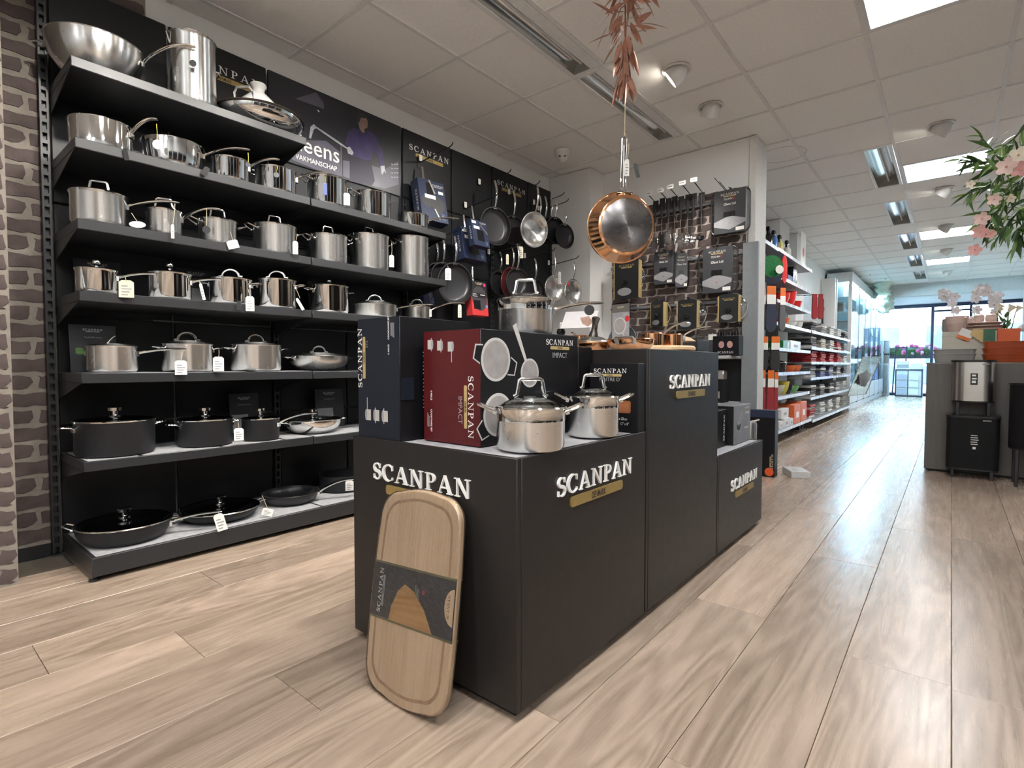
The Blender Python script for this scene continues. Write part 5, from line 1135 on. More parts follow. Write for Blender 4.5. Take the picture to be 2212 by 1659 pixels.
# lower compartment
t = carton('cookware_carton', 'blue carton on the lower shelf beside the grey end panel', -1.70, -1.60, 4.70, 4.85, zB + .0008, zB + .17, NAVY, NAVYD, 'cartons on the low shelf unit'); part('white_band', MB().box((-1.69, 4.699, zB + .07), (-1.63, 4.7, zB + .075)), WHITE, t, world=True, smooth=False)
t = carton('cookware_carton', 'black carton with a silver picture on the lower shelf', -1.595, -1.515, 4.69, 4.85, zB + .0008, zB + .20, BLK, BLK, 'cartons on the low shelf unit'); part('picture', MB().box((-1.58, 4.689, zB + .04), (-1.54, 4.69, zB + .10)), SATIN, t, world=True, smooth=False)
t = thing('steel_rack', 'tangled shiny steel rack on the blue carton', 'rack', (-1.65, 4.76, zB + .171))
for k in range(7): part('rod', MB().sweep([(-.06 + .015 * k, -.05, 0), (-.05 + .012 * k, -.02 + .01 * (k % 3), .05), (.03 - .012 * k, .03, .08 + .01 * (k % 2)), (.06 - .01 * k, .05, .01)], .004, 6), CHROME, t)
t = thing('steel_tin', 'square steel tin on the black carton of the lower shelf', 'tin', (-1.555, 4.76, zB + .201)); part('tin', MB().bev((-.04, -.05, 0), (.04, .05, .07), .006), SATIN, t); part('lid', MB().bev((-.042, -.052, .07), (.042, .052, .08), .004), CHROME, t)
# grey end panel of the gondola
solo('end_panel', MB().bev((-1.444, 4.955, 0), (-1.315, 4.99, 2.02), .004), mat('grey_end_panel', (.22, .235, .25), .5, bump=.03), 'tall grey end panel between the brick wall and the hanging gloves', 'panel')
# ================================================================== gondolas behind the cross wall
MET = mat('grey_gondola_metal', (.30, .30, .31), .45, .3); DKM = mat('dark_gondola_post', (.03, .03, .032), .5); RAILC = mat('clear_price_rail', (.52, .55, .62), .25); 
XG = -1.58
def gondola(name, label, y0, y1, zs, xb=-2.11, xf=XG, tags=6, posts=True):
    t = thing(name, label, 'shelving', ((xb + xf) / 2, (y0 + y1) / 2, 0))
    part('back_panel', MB().box((xb, y0, .05), (xb + .02, y1, 2.3)), mat('gondola_back', (.35, .35, .36), .6), t, world=True, smooth=False)
    if posts:
        for y in (y0 + .02, y1 - .02): part('post', MB().box((xb + .02, y - .018, 0), (xb + .055, y + .018, 2.3)), DKM, t, world=True, smooth=False)
    for z in zs:
        x1 = xf + (.03 if z < .3 else 0)
        s = part('shelf', MB().bev((xb + .03, y0 + .02, z - .022), (x1, y1 - .02, z), .003), MET, t, world=True)
        part('price_rail', MB().box((x1, y0 + .02, z - .035), (x1 + .008, y1 - .02, z + .005)), RAILC, s, world=True, smooth=False)
        for k in range(tags):
            y = y0 + .1 + (y1 - y0 - .2) * k / (tags - 1); part('price_tag', MB().box((x1 + .008, y - .028, z - .03), (x1 + .0095, y + .028, z + .004)), PAPER, s, world=True, smooth=False)
    part('foot', MB().box((xb + .02, y0 + .05, 0), (xf - .1, y0 + .1, .08)).box((xb + .02, y1 - .1, 0), (xf - .1, y1 - .05, .08)), DKM, t, world=True, smooth=False)
    return t
zg = [at(1735, y, X=XG).z for y in (908, 848, 803, 757, 710, 668, 622, 572)]
gondola('gondola', 'near gondola with bowls, pots and orange boxes', 6.72, 8.70, zg, tags=7)
zh = [at(1800, y, X=XG).z for y in (888, 848, 812, 783, 756, 726)]
gondola('gondola', 'far gondola with stacked tea towels', 8.75, 12.6, zh, tags=14)
# perforated white panel posts above the textiles
for y, l in ((12.62, 'perforated pale post behind the red gloves'), (12.85, 'perforated pale post beside the glass cabinet')):
    t = thing('slotted_post', l, 'post', (-1.86, y, 0)); part('post', MB().box((-.25, 0, 0), (.0, .05, 2.72)), WALLW, t, smooth=False)
    for k in range(10): part('slot', MB().box((-.06 - .02 * (k % 2), -.002, 1.9 + .08 * k), (-.045 - .02 * (k % 2), .0, 1.93 + .08 * k)), PAPER, t, smooth=False)
ORG = mat('orange_carton', (.62, .13, .035), .45); WHC = mat('white_carton', (.66, .65, .64), .45); CRD = mat('bright_red_enamel', (.55, .02, .015), .25); GRNE = mat('green_enamel', (.02, .17, .05), .3); WCER = mat('white_stoneware', (.62, .61, .57), .3)
YEL = mat('yellow_enamel', (.55, .45, .06), .3); CRM = mat('cream_stoneware', (.55, .52, .42), .35); DRED = mat('dark_red_enamel_gloss', (.22, .01, .015), .25); GLB = mat('gloss_black_pot', (.012, .012, .013), .15); DGN = mat('lime_plastic', (.12, .32, .10), .4); BLS = mat('blue_soap', (.04, .16, .45), .3); SYL = mat('yellow_soap', (.62, .55, .20), .3)
def gx(px, py, X, z): p = at(px, py, X=X); return (X, p.y, z)
def boxed(px0, px1, py0, X, z, m, label, d=.2, grp='boxes on the near gondola'):
    a = at(px0, py0, X=X); b = at(px1, py0, X=X); h_ = a.z - z
    t = thing('carton', label, 'box', (X - d / 2, (a.y + b.y) / 2, z + .0006), 0, grp); w_ = (b.y - a.y) * .97
    part('carton', MB().bev((-d / 2, -w_ / 2, 0), (d / 2, w_ / 2, h_), .004), m, t); part('tape', MB().box((-d / 2, -.012, h_), (d / 2, .012, h_ + .0006)), PAPER, t, smooth=False)
    part('label', MB().box((d / 2, -w_ * .2, h_ * .3), (d / 2 + .0006, w_ * .2, h_ * .6)), PAPER if m is ORG else GREYP, t, smooth=False); return t
z = zg[0]; XF = XG + .02
boxed(1716, 1730, 875, XF, z, ORG, 'front lower orange box on the near gondola'); hlow = at(1716, 893, X=XF).z - z
boxed(1731, 1743, 869, XF, z, ORG, 'rear tall orange box at the right end of the lowest shelf')
boxed(1684, 1693, 912, XF, z, WHC, 'leftmost small white box on the lowest shelf'); boxed(1694, 1706, 905, XF, z, WHC, 'second white box on the lowest shelf'); boxed(1707, 1714, 905, XF, z, WHC, 'third white box on the lowest shelf next to the orange boxes')
a = at(1694, 905, X=XF).z; boxed(1688, 1704, 885, XF - .02, a + .001, WHC, 'upper white box stacked on the other white boxes')
def bowl(px, X, z, r, h_, m, label, name='bowl', cat='bowl', grp='bowls on the near gondola', py=800):
    r = min(r, .105); c = at(px, py, X=XG - .03); X = XG - .03 - r; return solo(name, MB().lathe([(0, 0), (r * .5, 0), (r * .55, .004), (r * .85, h_ * .5), (r, h_), (r - .006, h_), (r * .8, h_ * .5), (r * .5, .01), (0, .008)], 28), m, label, cat, grp, (X, c.y, z + .0006))
X_ = XG - .16
bowl(1696, X_, zg[1], .13, .13, CRM, 'pale bowl on the second shelf of the near gondola'); bowl(1706, X_, zg[1], .14, .17, YEL, 'yellow bowl on the second shelf of the near gondola'); bowl(1727, X_, zg[1], .09, .10, DGN, 'green bowl at the right of the second shelf'); bowl(1714, X_ + .02, zg[1], .08, .12, GLB, 'black bowl in front of the yellow bowl')
for px, m, l in ((1690, GLB, 'glossy black casserole'), (1705, GLB, 'glossy black saucepan')): make_pot('casserole', l + ' on the third shelf of the near gondola', 'pot', (XG - .17, at(px, 800, X=XG - .03).y, zg[2] + .001), PI / 2, .20, .12, m, lid='dark', lidh='ball', sides='strap', group='pots on the near gondola')
bowl(1719, X_, zg[2], .08, .09, ORG, 'orange dish on the third shelf'); bowl(1732, X_, zg[2], .08, .09, ORG, 'second orange dish at the end of the third shelf')
t = boxed(1692, 1707, 735, X_ + .1, zg[3], GRNE, 'green and white patterned carton on the fourth shelf'); part('white_curve', MB().prism(arc(.1, .06, .08, .045, 90, 270, 12), 0, .001), WHC, t, FACE_E(.101, 0, 0), smooth=False)
boxed(1708, 1730, 735, X_ + .1, zg[3], WCER, 'white stoneware carton on the fourth shelf')
bowl(1704, X_, zg[4], .13, .10, ORG, 'orange and white dish on the fifth shelf'); bowl(1720, X_, zg[4], .12, .08, WCER, 'white oval dish on the fifth shelf'); bowl(1733, X_, zg[4], .07, .10, WCER, 'white jug-shaped dish at the right of the fifth shelf')
bowl(1704, X_, zg[5], .14, .16, CRD, 'red bowl on the sixth shelf'); bowl(1718, X_, zg[5], .13, .22, CRD, 'taller red ribbed bowl on the sixth shelf'); bowl(1730, X_, zg[5], .13, .12, CRD, 'low red dish at the right of the sixth shelf'); bowl(1692, X_, zg[4], .09, .12, DRED, 'dark red dish at the left of the fifth shelf')
boxed(1714, 1722, 575, X_ + .1, zg[6], GLB, 'black upright carton on the seventh shelf'); boxed(1702, 1713, 592, X_ + .1, zg[6], BLUEP, 'small blue carton on the seventh shelf')
for k, (px, m, l) in enumerate(((1660, GLB, 'black'), (1671, BLS, 'blue'), (1684, SYL, 'yellow'), (1700, WCER, 'clear'))):
    c = at(px, 540, X=-1.70); zz = zg[7]
    t = thing('spray_bottle', '%s spray bottle on the top shelf of the near gondola' % l, 'bottle', (-1.70, c.y, zz + .0005), 0, 'spray bottles on the near gondola')
    part('bottle', MB().lathe([(0, 0), (.05, 0), (.052, .02), (.05, .15), (.02, .20), (.018, .22), (0, .22)], 20), m, t); part('sprayer', MB().bev((-.02, -.05, .22), (.02, .03, .27), .006).bev((-.012, -.05, .18), (.012, -.035, .23), .003), GLB, t)
part('top_board', MB().bev((-2.1, 5.45, zg[7] - .03), (XG, 6.75, zg[7] - .008), .003), MET, bpy.data.objects['gondola'], world=True)
part('top_rail', MB().box((XG, 5.45, zg[7] - .045), (XG + .008, 6.75, zg[7] - .004)), RAILC, bpy.data.objects['gondola'], world=True, smooth=False)
t = thing('aisle_sign', 'white sign with a red drawing on the near gondola', 'sign', at(1735, 545, X=-1.66)); part('board', MB().box((-.002, -.16, -.22), (.002, .16, .28)), PAPER, t, smooth=False); part('drawing', MB().prism(arc(0, 0, .05, .07, 0, 330, 10), 0, .001), REDP, t, FACE_E(.0021, 0, 0), smooth=False)
# gloves, mitts and trivets at the gondola end
t = thing('glove_rack', 'dark end rack that carries the oven gloves and trivets', 'rack', (-1.59, 6.1, 0)); part('panel', MB().box((-1.70, 5.46, .06), (-1.685, 6.70, zg[7] - .05)), DKM, t, world=True, smooth=False); part('foot', MB().box((-1.85, 5.5, 0), (-1.66, 5.56, .06)).box((-1.85, 6.6, 0), (-1.66, 6.66, .06)), DKM, t, world=True, smooth=False)
GNAV = mat('navy_cloth', (.015, .022, .05), .9, sheen=.3, bump=.2, bscale=120); GGRY = mat('grey_cloth', (.10, .10, .11), .9, sheen=.3); GBLK = mat('black_cloth', (.014, .014, .015), .9, sheen=.2); GRED = mat('red_cloth', (.30, .012, .018), .9, sheen=.3, bump=.2, bscale=120); OCARD = mat('orange_card', (.75, .17, .03), .5)
def mitt(px, y0, y1, wpx, m, label, X=-1.48, thumb=True, grp='oven gloves on the gondola end', card=True, yaw=0):
    a = at(px, y0, X=X); b = at(px, y1, X=X); h_ = a.z - b.z; w_ = wpx * depth(a) / FPX
    t = thing('oven_glove', label, 'glove', (X, a.y, a.z), 0, grp, M=Matrix.Translation((X, a.y, a.z)) @ frame((0, 0, 0), (math.cos(.9 + yaw), math.sin(.9 + yaw), 0), (0, 0, 1)))
    ch = h_ * .34 if card else 0
    xr = (-1.6835 if X > -1.6 else -2.088); part('hanger', MB().sweep([(X, a.y, a.z - .012), (xr, a.y, a.z + .004)], .004, 6), HOOKM, t, world=True)
    prof = [(-w_ * .38, -ch), (w_ * .38, -ch), (w_ * .46, -h_ * .6), (w_ * .48, -h_ * .86)] + arc(0, -h_ * .88, w_ * .48, h_ * .12, 0, -180, 8) + [(-w_ * .46, -h_ * .6)]
    mb = MB().prism(prof, -.012, .012)
    if thumb: mb.prism([(w_ * .3, -h_ * .62), (w_ * .62, -h_ * .5), (w_ * .72, -h_ * .58), (w_ * .6, -h_ * .72), (w_ * .35, -h_ * .78)], -.011, .011)
    part('glove', mb, m, t, smooth=False)
    if card:
        part('orange_card', MB().prism([(-w_ * .42, -ch * .55), (w_ * .42, -ch * .55), (w_ * .42, 0), (-w_ * .42, 0)], .012, .014), OCARD, t, smooth=False)
        part('white_card', MB().prism([(-w_ * .42, -ch * 1.15), (w_ * .42, -ch * 1.15), (w_ * .42, -ch * .55), (-w_ * .42, -ch * .55)], .012, .0138), PAPER, t, smooth=False)
    return t
mitt(1665, 618, 718, 26, GNAV, 'navy oven glove hanging below the green trivet'); mitt(1690, 622, 716, 15, GGRY, 'grey oven glove right of the navy one', X=-1.5); mitt(1648, 620, 716, 12, GBLK, 'dark oven glove against the grey end panel', X=-1.5)
mitt(1674, 727, 800, 24, GBLK, 'black oven mitt with a white stripe', thumb=False); mitt(1653, 727, 800, 12, GBLK, 'black mitt left of the striped one', X=-1.52, thumb=False)
mitt(1664, 800, 893, 18, GRED, 'red glove, frontmost of the lowest row', thumb=False); mitt(1648, 800, 892, 11, GRED, 'red glove nearest the grey end panel', X=-1.5, thumb=False); mitt(1676, 804, 888, 10, GRED, 'red glove at the right of the lowest row', X=-1.52, thumb=False)
mitt(1760, 635, 690, 13, GRED, 'left one of two red gloves above the tea towels', X=-1.62, card=False, grp='red gloves above the tea towels'); mitt(1773, 635, 690, 12, GRED, 'right one of two red gloves above the tea towels', X=-1.62, card=False, grp='red gloves above the tea towels')
c = at(1668, 575, X=-1.45); k = depth(c) / FPX
t = thing('trivet', 'round green silicone trivet hanging on the gondola end', 'trivet', M=Matrix.Translation(c) @ frame((0, 0, 0), (math.cos(.75), math.sin(.75), 0), (0, 0, 1))); R = 24 * k
part('disc', MB().lathe([(0, -.006), (R, -.006), (R, .006), (R * .96, .006), (R * .94, .002), (0, .002)], 40), GRNE, t)
for q in range(24): an = q * 2.4; rr = R * .88 * math.sqrt(q / 24); part('pattern', MB().prism([(x + rr * math.cos(an), y + rr * math.sin(an)) for x, y in arc(0, 0, R * .12, R * .07, 30 * q, 30 * q + 330, 8)], .002, .0045), GRNE, t, smooth=False)
c2 = at(1668, 590, X=-1.50); t = thing('trivet', 'dark blue trivet behind the green one', 'trivet', M=Matrix.Translation(c2) @ frame((0, 0, 0), (math.cos(.75), math.sin(.75), 0), (0, 0, 1))); part('disc', MB().lathe([(0, -.006), (R, -.006), (R, .006), (0, .006)], 36), GNAV, t)
c3_ = at(1694, 582, X=-1.42); t = thing('trivet', 'red trivet seen edge-on with an orange and white tag', 'trivet', M=Matrix.Translation(c3_) @ frame((0, 0, 0), (math.cos(1.35), math.sin(1.35), 0), (0, 0, 1))); part('disc', MB().lathe([(0, -.008), (R * .55, -.008), (R * 1.1, -.002), (R * 1.1, .006), (0, .008)], 36, Matrix.Diagonal((.5, 1.2, 1, 1))), CRD, t)
part('tag', MB().lathe([(0, 0), (9 * k, 0), (9 * k, .002), (0, .002)], 20), PAPER, t, Matrix.Translation(at(1684, 582, X=-1.38)) @ frame((0, 0, 0), (math.cos(.75), math.sin(.75), 0), (0, 0, 1)), True)
# tea towels in stacks
TOW = [mat('towel_%s' % n, c_, .9, sheen=.2, bump=.3, bscale=90, var=.15) for n, c_ in (('black', (.02, .02, .022)), ('grey', (.20, .20, .20)), ('white', (.55, .54, .52)), ('red', (.38, .02, .03)), ('blue', (.07, .09, .20)), ('sand', (.40, .36, .29)), ('pale', (.46, .48, .46)), ('dark', (.06, .06, .065)))]
tn = ('black', 'grey', 'white', 'red', 'blue', 'sand', 'pale', 'charcoal'); lev = ('lowest', 'second', 'third', 'fourth', 'fifth', 'top')
plan = [(3, 6, 2, 2, 5), (0, 7, 0, 1, 2), (1, 4, 4, 1, 7), (3, 3, 3, 3, 2), (7, 5, 6, 3, 1), (0, 1, 2, 6, 7)]
pos = ('first', 'second', 'third', 'fourth', 'fifth')
for s, cols in enumerate(plan):
    for k, ci in enumerate(cols):
        y = 9.15 + .78 * k; n = 5 if s else 6; dz = .034
        t = thing('towel_stack', '%s stack, %s folded towels on the %s shelf of the far gondola' % (pos[k], tn[ci], lev[s]), 'towels', (-1.755, y, zh[s] + .0012), 0, 'towel stacks on the far gondola')
        for q in range(n):
            jx, jy = random.uniform(-.012, .012), random.uniform(-.02, .02)
            part('towel', MB().sweep([(.13 + jx, -.19 + jy, dz * (q + .5)), (.13 + jx, .19 + jy, dz * (q + .5))], (dz * .48, dz * .48), 8, up=(0, 0, 1)).bev((-.16 + jx, -.19 + jy, dz * q + .001), (.13 + jx, .19 + jy, dz * (q + 1) - .001), .008), TOW[ci] if (q + k) % 4 or s == 3 else TOW[2], t)
BAG = glass('clear_bag_holder', (.75, .80, .82), .06)
t = thing('bag_holder', 'clear plastic bag holder slanting off the far gondola', 'holder', (-1.34, 12.5, .9), -.2); part('sheet', MB().add([(-.1, -.5, -.55), (.15, -.5, .2), (.15, .5, .2), (-.1, .5, -.55)], [(0, 1, 2, 3)]), BAG, t); part('frame', MB().sweep([(-.1, -.5, -.55), (.15, -.5, .2), (.15, .5, .2), (-.1, .5, -.55)], .01, 6, closed=True), MET, t); part('pack', MB().blob((0, 0, -.15), (.07, .35, .22), 12, 8, jit=.2), TOW[7], t)
# ================================================================== lit glass cabinets
CABW = mat('white_cabinet', (.62, .62, .61), .4); STRIP = mat('cabinet_led', (.50, .82, 1.0), .4, emit=700, var=0); CABIN = mat('cabinet_inside', (.62, .76, .82), .5)
cab = thing('glass_cabinet', 'long white glass-door cabinet glowing blue along the left wall', 'cabinet', (-1.87, 16.4, 0))
cx0, cx1, cy0, cy1, cz = -2.10, -1.62, 13.05, 19.95, 2.88; nb = 6; bw = (cy1 - cy0) / nb
part('back', MB().box((cx0, cy0, .1), (cx0 + .02, cy1, cz)), CABIN, cab, world=True, smooth=False)
part('top', MB().box((cx0, cy0, cz - .2), (cx1, cy1, cz)), CABW, cab, world=True, smooth=False)
part('plinth_board', MB().box((cx0, cy0 + .02, 0), (cx1 - .02, cy1, .12)), CABW, cab, world=True, smooth=False)
for i in range(nb + 1):
    y = cy0 + bw * i
    part('post', MB().box((cx1 - .06, y - .03, .12), (cx1, y + .03, cz - .2)), CABW if i in (0, nb) else DKM, cab, world=True, smooth=False)
part('post', MB().box((cx0, cy0 - .03, .12), (cx0 + .05, cy0 + .03, cz - .2)), CABW, cab, world=True, smooth=False)
part('lower_side', MB().box((cx0 + .05, cy0 - .01, .12), (cx1 - .06, cy0 + .01, .5)), CABW, cab, world=True, smooth=False)
part('side_pane', MB().box((cx0 + .05, cy0 - .003, .5), (cx1 - .06, cy0 + .003, cz - .2)), PANE, cab, world=True, smooth=False)
czs = (.55, .93, 1.31, 1.69, 2.07, 2.38)
for i in range(nb):
    y0, y1 = cy0 + bw * i + .03, cy0 + bw * (i + 1) - .03
    d = part('door', MB().box((cx1 - .006, y0, .55), (cx1, y1, cz - .2)), PANE, cab, world=True, smooth=False)
    part('drawer_front', MB().bev((cx1 - .02, y0, .14), (cx1, y1, .53), .003), CABW, cab, world=True)
    part('door_lock', MB().box((cx1, y1 - .05, 1.3), (cx1 + .012, y1 - .02, 1.36)), DKM, d, world=True, smooth=False)
    part('led_strip', MB().box((cx1 - .10, y0, cz - .215), (cx1 - .06, y1, cz - .205)), STRIP, cab, world=True, smooth=False)
for z in czs: part('glass_shelf', MB().box((cx0 + .02, cy0 + .03, z - .01), (cx1 - .07, cy1 - .03, z)), CABIN, cab, world=True, smooth=False)
lv = ('lowest', 'second', 'third', 'fourth', 'fifth', 'top'); CB = [mat('cab_' + n, c_, .4) for n, c_ in (('taupe', (.25, .21, .18)), ('white', (.6, .62, .63)), ('blue', (.25, .36, .48)), ('grey', (.3, .31, .32)), ('red', (.25, .05, .05)))]
for i in range(nb):
    for s, z in enumerate(czs):
        if i == 0 and s > 3: continue
        y = cy0 + bw * (i + .5); k = (i * 7 + s * 3) % 3; l = '%s on the %s glass shelf of cabinet door %s' % (('gift box', 'pale vase', 'dish stand')[k], lv[s], ('one', 'two', 'three', 'four', 'five', 'six')[i])
        if k == 0:
            t = thing('gift_box', l, 'box', (-1.86, y, z + .0006), 0, 'goods in the glass cabinet'); part('box', MB().bev((-.13, -.22, 0), (.13, .22, .18), .006), CB[(i + s) % 4], t); part('lid', MB().bev((-.134, -.224, .18), (.134, .224, .205), .006), CB[(i + s + 1) % 4], t)
        elif k == 1: solo('vase', MB().lathe([(0, 0), (.06, 0), (.09, .08), (.07, .18), (.04, .22), (.05, .26), (.044, .26), (0, .2)], 20), CB[1 + (i + s) % 3], l, 'vase', 'goods in the glass cabinet', (-1.84, y, z + .0006))
        else:
            t = thing('dish_stand', l, 'dishes', (-1.85, y, z + .0006), 0, 'goods in the glass cabinet')
            for q in range(3): part('dish', MB().lathe([(0, .0), (.08, .0), (.13, .03), (.125, .03), (.08, .006), (0, .006)], 22, Matrix.Translation((0, 0, q * .035))), CB[(1, 2, 1)[q]], t)
            part('dark_cup', MB().lathe([(0, .08), (.04, .08), (.05, .14), (.045, .14), (0, .09)], 16), GLB, t)
for z, h_, m, l in ((2.07 + .0006, .20, CB[0], 'taupe wooden case at the near end of the fifth cabinet shelf'), (2.38 + .0006, .24, CB[3], 'grey case at the near end of the top cabinet shelf')):
    t = thing('gift_case', l, 'box', (-1.90, cy0 + .30, z), 0, 'cases in the glass cabinet'); part('case', MB().bev((-.17, -.2, 0), (.12, .1, h_ * .75), .006), m, t); part('lid', MB().bev((-.172, -.202, h_ * .75), (.122, .102, h_), .006), m, t)
# white hydrangeas trailing over the cabinet top
HYD = mat('white_petals', (.60, .66, .55), .7, var=.15, vscale=60); LFG = mat('leaf_green', (.07, .15, .035), .5, var=.3, vscale=20)
def leaf_mesh(L, W, m, curl=.12, name='leaf'):
    n = 6; v = []; f = []
    for i in range(n + 1):
        t_ = i / n; w_ = W * math.sin(PI * min(1, t_ ** .8 * .98 + .02)) ; z = -curl * L * t_ * t_
        v += [(L * t_, -w_ / 2, z), (L * t_, 0, z - .12 * w_), (L * t_, w_ / 2, z)]
    for i in range(n):
        a = i * 3; f += [(a, a + 3, a + 4, a + 1), (a + 1, a + 4, a + 5, a + 2)]
    return MB().add(v, f).mesh(name, m, True, 60)
LM = leaf_mesh(.16, .07, LFG)
t = thing('hydrangea_garland', 'white hydrangea garland trailing over the glass cabinet top', 'flowers', (-1.6, 15.4, 2.9))
part('stem', MB().sweep([(-.2, -1.0, .03), (-.05, 0, .03), (.04, .6, .02), (.12, 1.0, -.1), (.14, 1.8, -.35)], .012, 6), LFG, t)
for k in range(11):
    y = -1.1 + .27 * k; part('flower_head', MB().blob((random.uniform(-.12, .05) if k < 6 else .24, y, random.uniform(.24, .34) if k < 6 else .25 - .13 * (k - 5)), random.uniform(.15, .2), 12, 8, jit=.2), HYD, t)
for k in range(26): link('leaf', LM, t, Matrix.Translation((random.uniform(.05, .3), random.uniform(-1.3, 1.9), random.uniform(.12, .3))) @ Matrix.Rotation(random.uniform(0, 6.28), 4, 'Z') @ Matrix.Rotation(random.uniform(-.8, .8), 4, 'Y') @ Matrix.Diagonal((1.4, 1.4, 1.4, 1)))
# ================================================================== shop window end
FRB = mat('dark_window_frame', (.015, .02, .05), .4); YW = 20.6
struct('window_1', MB().box((-2.12, YW, .1), (-.5, YW + .01, 2.72)), PANE); struct('window_2', MB().box((-.42, YW, .05), (3.3, YW + .01, 2.72)), PANE)
for k, (a, b) in enumerate((((-2.12, YW - .03, 2.70), (3.3, YW + .05, 2.80)), ((-.46 - .035, YW - .4, 0), (-.46 + .035, YW + .05, 2.70)), ((-.45, YW - .03, 2.55), (.4, YW + .04, 2.60)), ((.38, YW - .03, 0), (.44, YW + .04, 2.70)), ((-2.12, YW - .03, 0), (3.3, YW + .05, .08)))):
    struct('trim_%d' % (k + 3), MB().box(a, b), FRB)
struct('wall_front', MB().box((1.5, YW - .1, 0), (3.3, YW + .1, 2.8)), WALLW)
# display podium with drawers and boxes before the window
t = thing('drawer_podium', 'black-framed podium with pale drawers before the shop window', 'cabinet', (-.97, 19.95, 0))
part('body', MB().bev((-.33, -.2, 0), (.33, .25, .84), .004), CABW, t); part('frame', MB().box((-.33, -.21, 0), (-.30, -.2, .82)).box((.30, -.21, 0), (.33, -.2, .82)).box((-.3, -.21, .78), (.3, -.2, .82)).box((-.3, -.21, 0), (.3, -.2, .04)).box((-.03, -.21, .04), (-.01, -.2, .78)), FRB, t, smooth=False)
DRW = mat('lilac_drawer', (.42, .44, .56), .5)
for k in range(6): part('drawer', MB().bev((-.28 + .29 * (k % 2), -.225, .06 + .22 * (k // 2)), (-.05 + .29 * (k % 2), -.2, .24 + .22 * (k // 2)), .006), DRW if k % 2 == 0 else WHC, t)
for k, (x, z, h_, m, l) in enumerate(((-1.13, .8408, .12, CB[3], 'grey striped box on the drawer podium'), (-.80, .8408, .16, WHC, 'white box with a pink ring on the drawer podium'), (-1.13, .9610, .10, WHC, 'white box stacked on the grey striped box'))):
    t = thing('gift_box', l, 'box', (x, 19.95, z), 0, 'boxes on the drawer podium'); part('box', MB().bev((-.14, -.12, 0), (.14, .12, h_ * .7), .005), m, t); part('lid', MB().bev((-.143, -.123, h_ * .7), (.143, .123, h_), .005), m, t)
t = thing('narrow_cabinet', 'narrow pale cabinet between the glass cabinet and the podium', 'cabinet', (-1.60, 20.3, 0)); part('body', MB().bev((-.15, -.15, 0), (.12, .15, 1.0), .004), CABW, t); part('door', MB().bev((-.12, -.16, .06), (.08, -.15, .94), .004), CB[3], t)
for k, (z, h_) in enumerate(((1.0006, .3), (1.302, .4))):
    t = thing('lantern_box', '%s of two boxes stacked on the narrow pale cabinet' % ('lower', 'upper')[k], 'box', (-1.60, 20.3, z), 0, 'boxes on the narrow cabinet'); part('box', MB().bev((-.12, -.12, 0), (.10, .12, h_ - .03), .005), CB[k * 3], t); part('lid', MB().bev((-.125, -.125, h_ - .03), (.105, .125, h_), .005), GLB if k == 0 else CB[0], t)
# street outside
PAVE = mat('street_paving', (.38, .39, .40), .9, var=.1, vscale=3); FACADE = mat('pale_facade', (.78, .76, .72), .9); GLWIN = mat('facade_glass', (.10, .16, .22), .1)
struct('floor_street', MB().box((-14, 20.75, -.12), (14, 40, -.02)), PAVE)
hb = thing('street_house', 'pale sunlit house front across the street', 'building', (0, 34, 0)); part('wall', MB().box((-12, 34, 0), (12, 36, 7)), FACADE, hb, world=True, smooth=False)
for k in range(9):
    w_ = part('window', MB().box((-11 + 2.5 * k, 33.95, 1.0), (-9.6 + 2.5 * k, 34, 2.9)), GLWIN, hb, world=True, smooth=False); part('window_frame', MB().box((-11.06 + 2.5 * k, 33.93, 2.9), (-9.54 + 2.5 * k, 34, 3.0)), WHC, w_, world=True, smooth=False)
part('low_band', MB().box((-12, 33.9, 0), (12, 34, .9)), mat('blue_low_band', (.10, .17, .33), .6), hb, world=True, smooth=False)  # low blue band along the foot of the house front
PKF = mat('pink_petals', (.65, .12, .25), .6, var=.3); PWF = mat('pale_pink_petals', (.75, .50, .55), .6)
def flower_box(x, y, z, L, n, label):
    t = thing('flower_box', label, 'flowers', (x, y, z)); part('trough', MB().bev((-L / 2, -.1, -.14), (L / 2, .1, 0), .01), mat('dark_trough', (.05, .05, .05), .6), t)
    part('foliage', MB().blob((0, 0, .08), (L / 2, .16, .14), 26, 8, jit=.25), LFG, t)
    for k in range(n): part('blossom', MB().blob((random.uniform(-L / 2, L / 2), random.uniform(-.2, .1), random.uniform(-.02, .28)), random.uniform(.05, .085), 8, 5, jit=.2), (PKF, PWF, PKF)[k % 3], t)
flower_box(-1.15, 21.6, 1.30, 1.9, 60, 'pink flower trough hanging outside the shop window')
struct('trim_9', MB().box((-2.0, 21.6, 0), (-1.92, 21.68, 1.2)).box((-.4, 21.6, 0), (-.32, 21.68, 1.2)), FRB)
t = thing('planter_stand', 'dark easel stand outside the shop window', 'stand', (-1.2, 21.0, 0)); part('leg', MB().sweep([(-.25, 0, 0), (-.18, 0, 1.55)], .02, 8), FRB, t); part('leg', MB().sweep([(.05, 0, 0), (.1, 0, 1.55)], .02, 8), FRB, t); part('bar', MB().sweep([(-.18, 0, 1.5), (.1, 0, 1.5)], .02, 8), FRB, t)
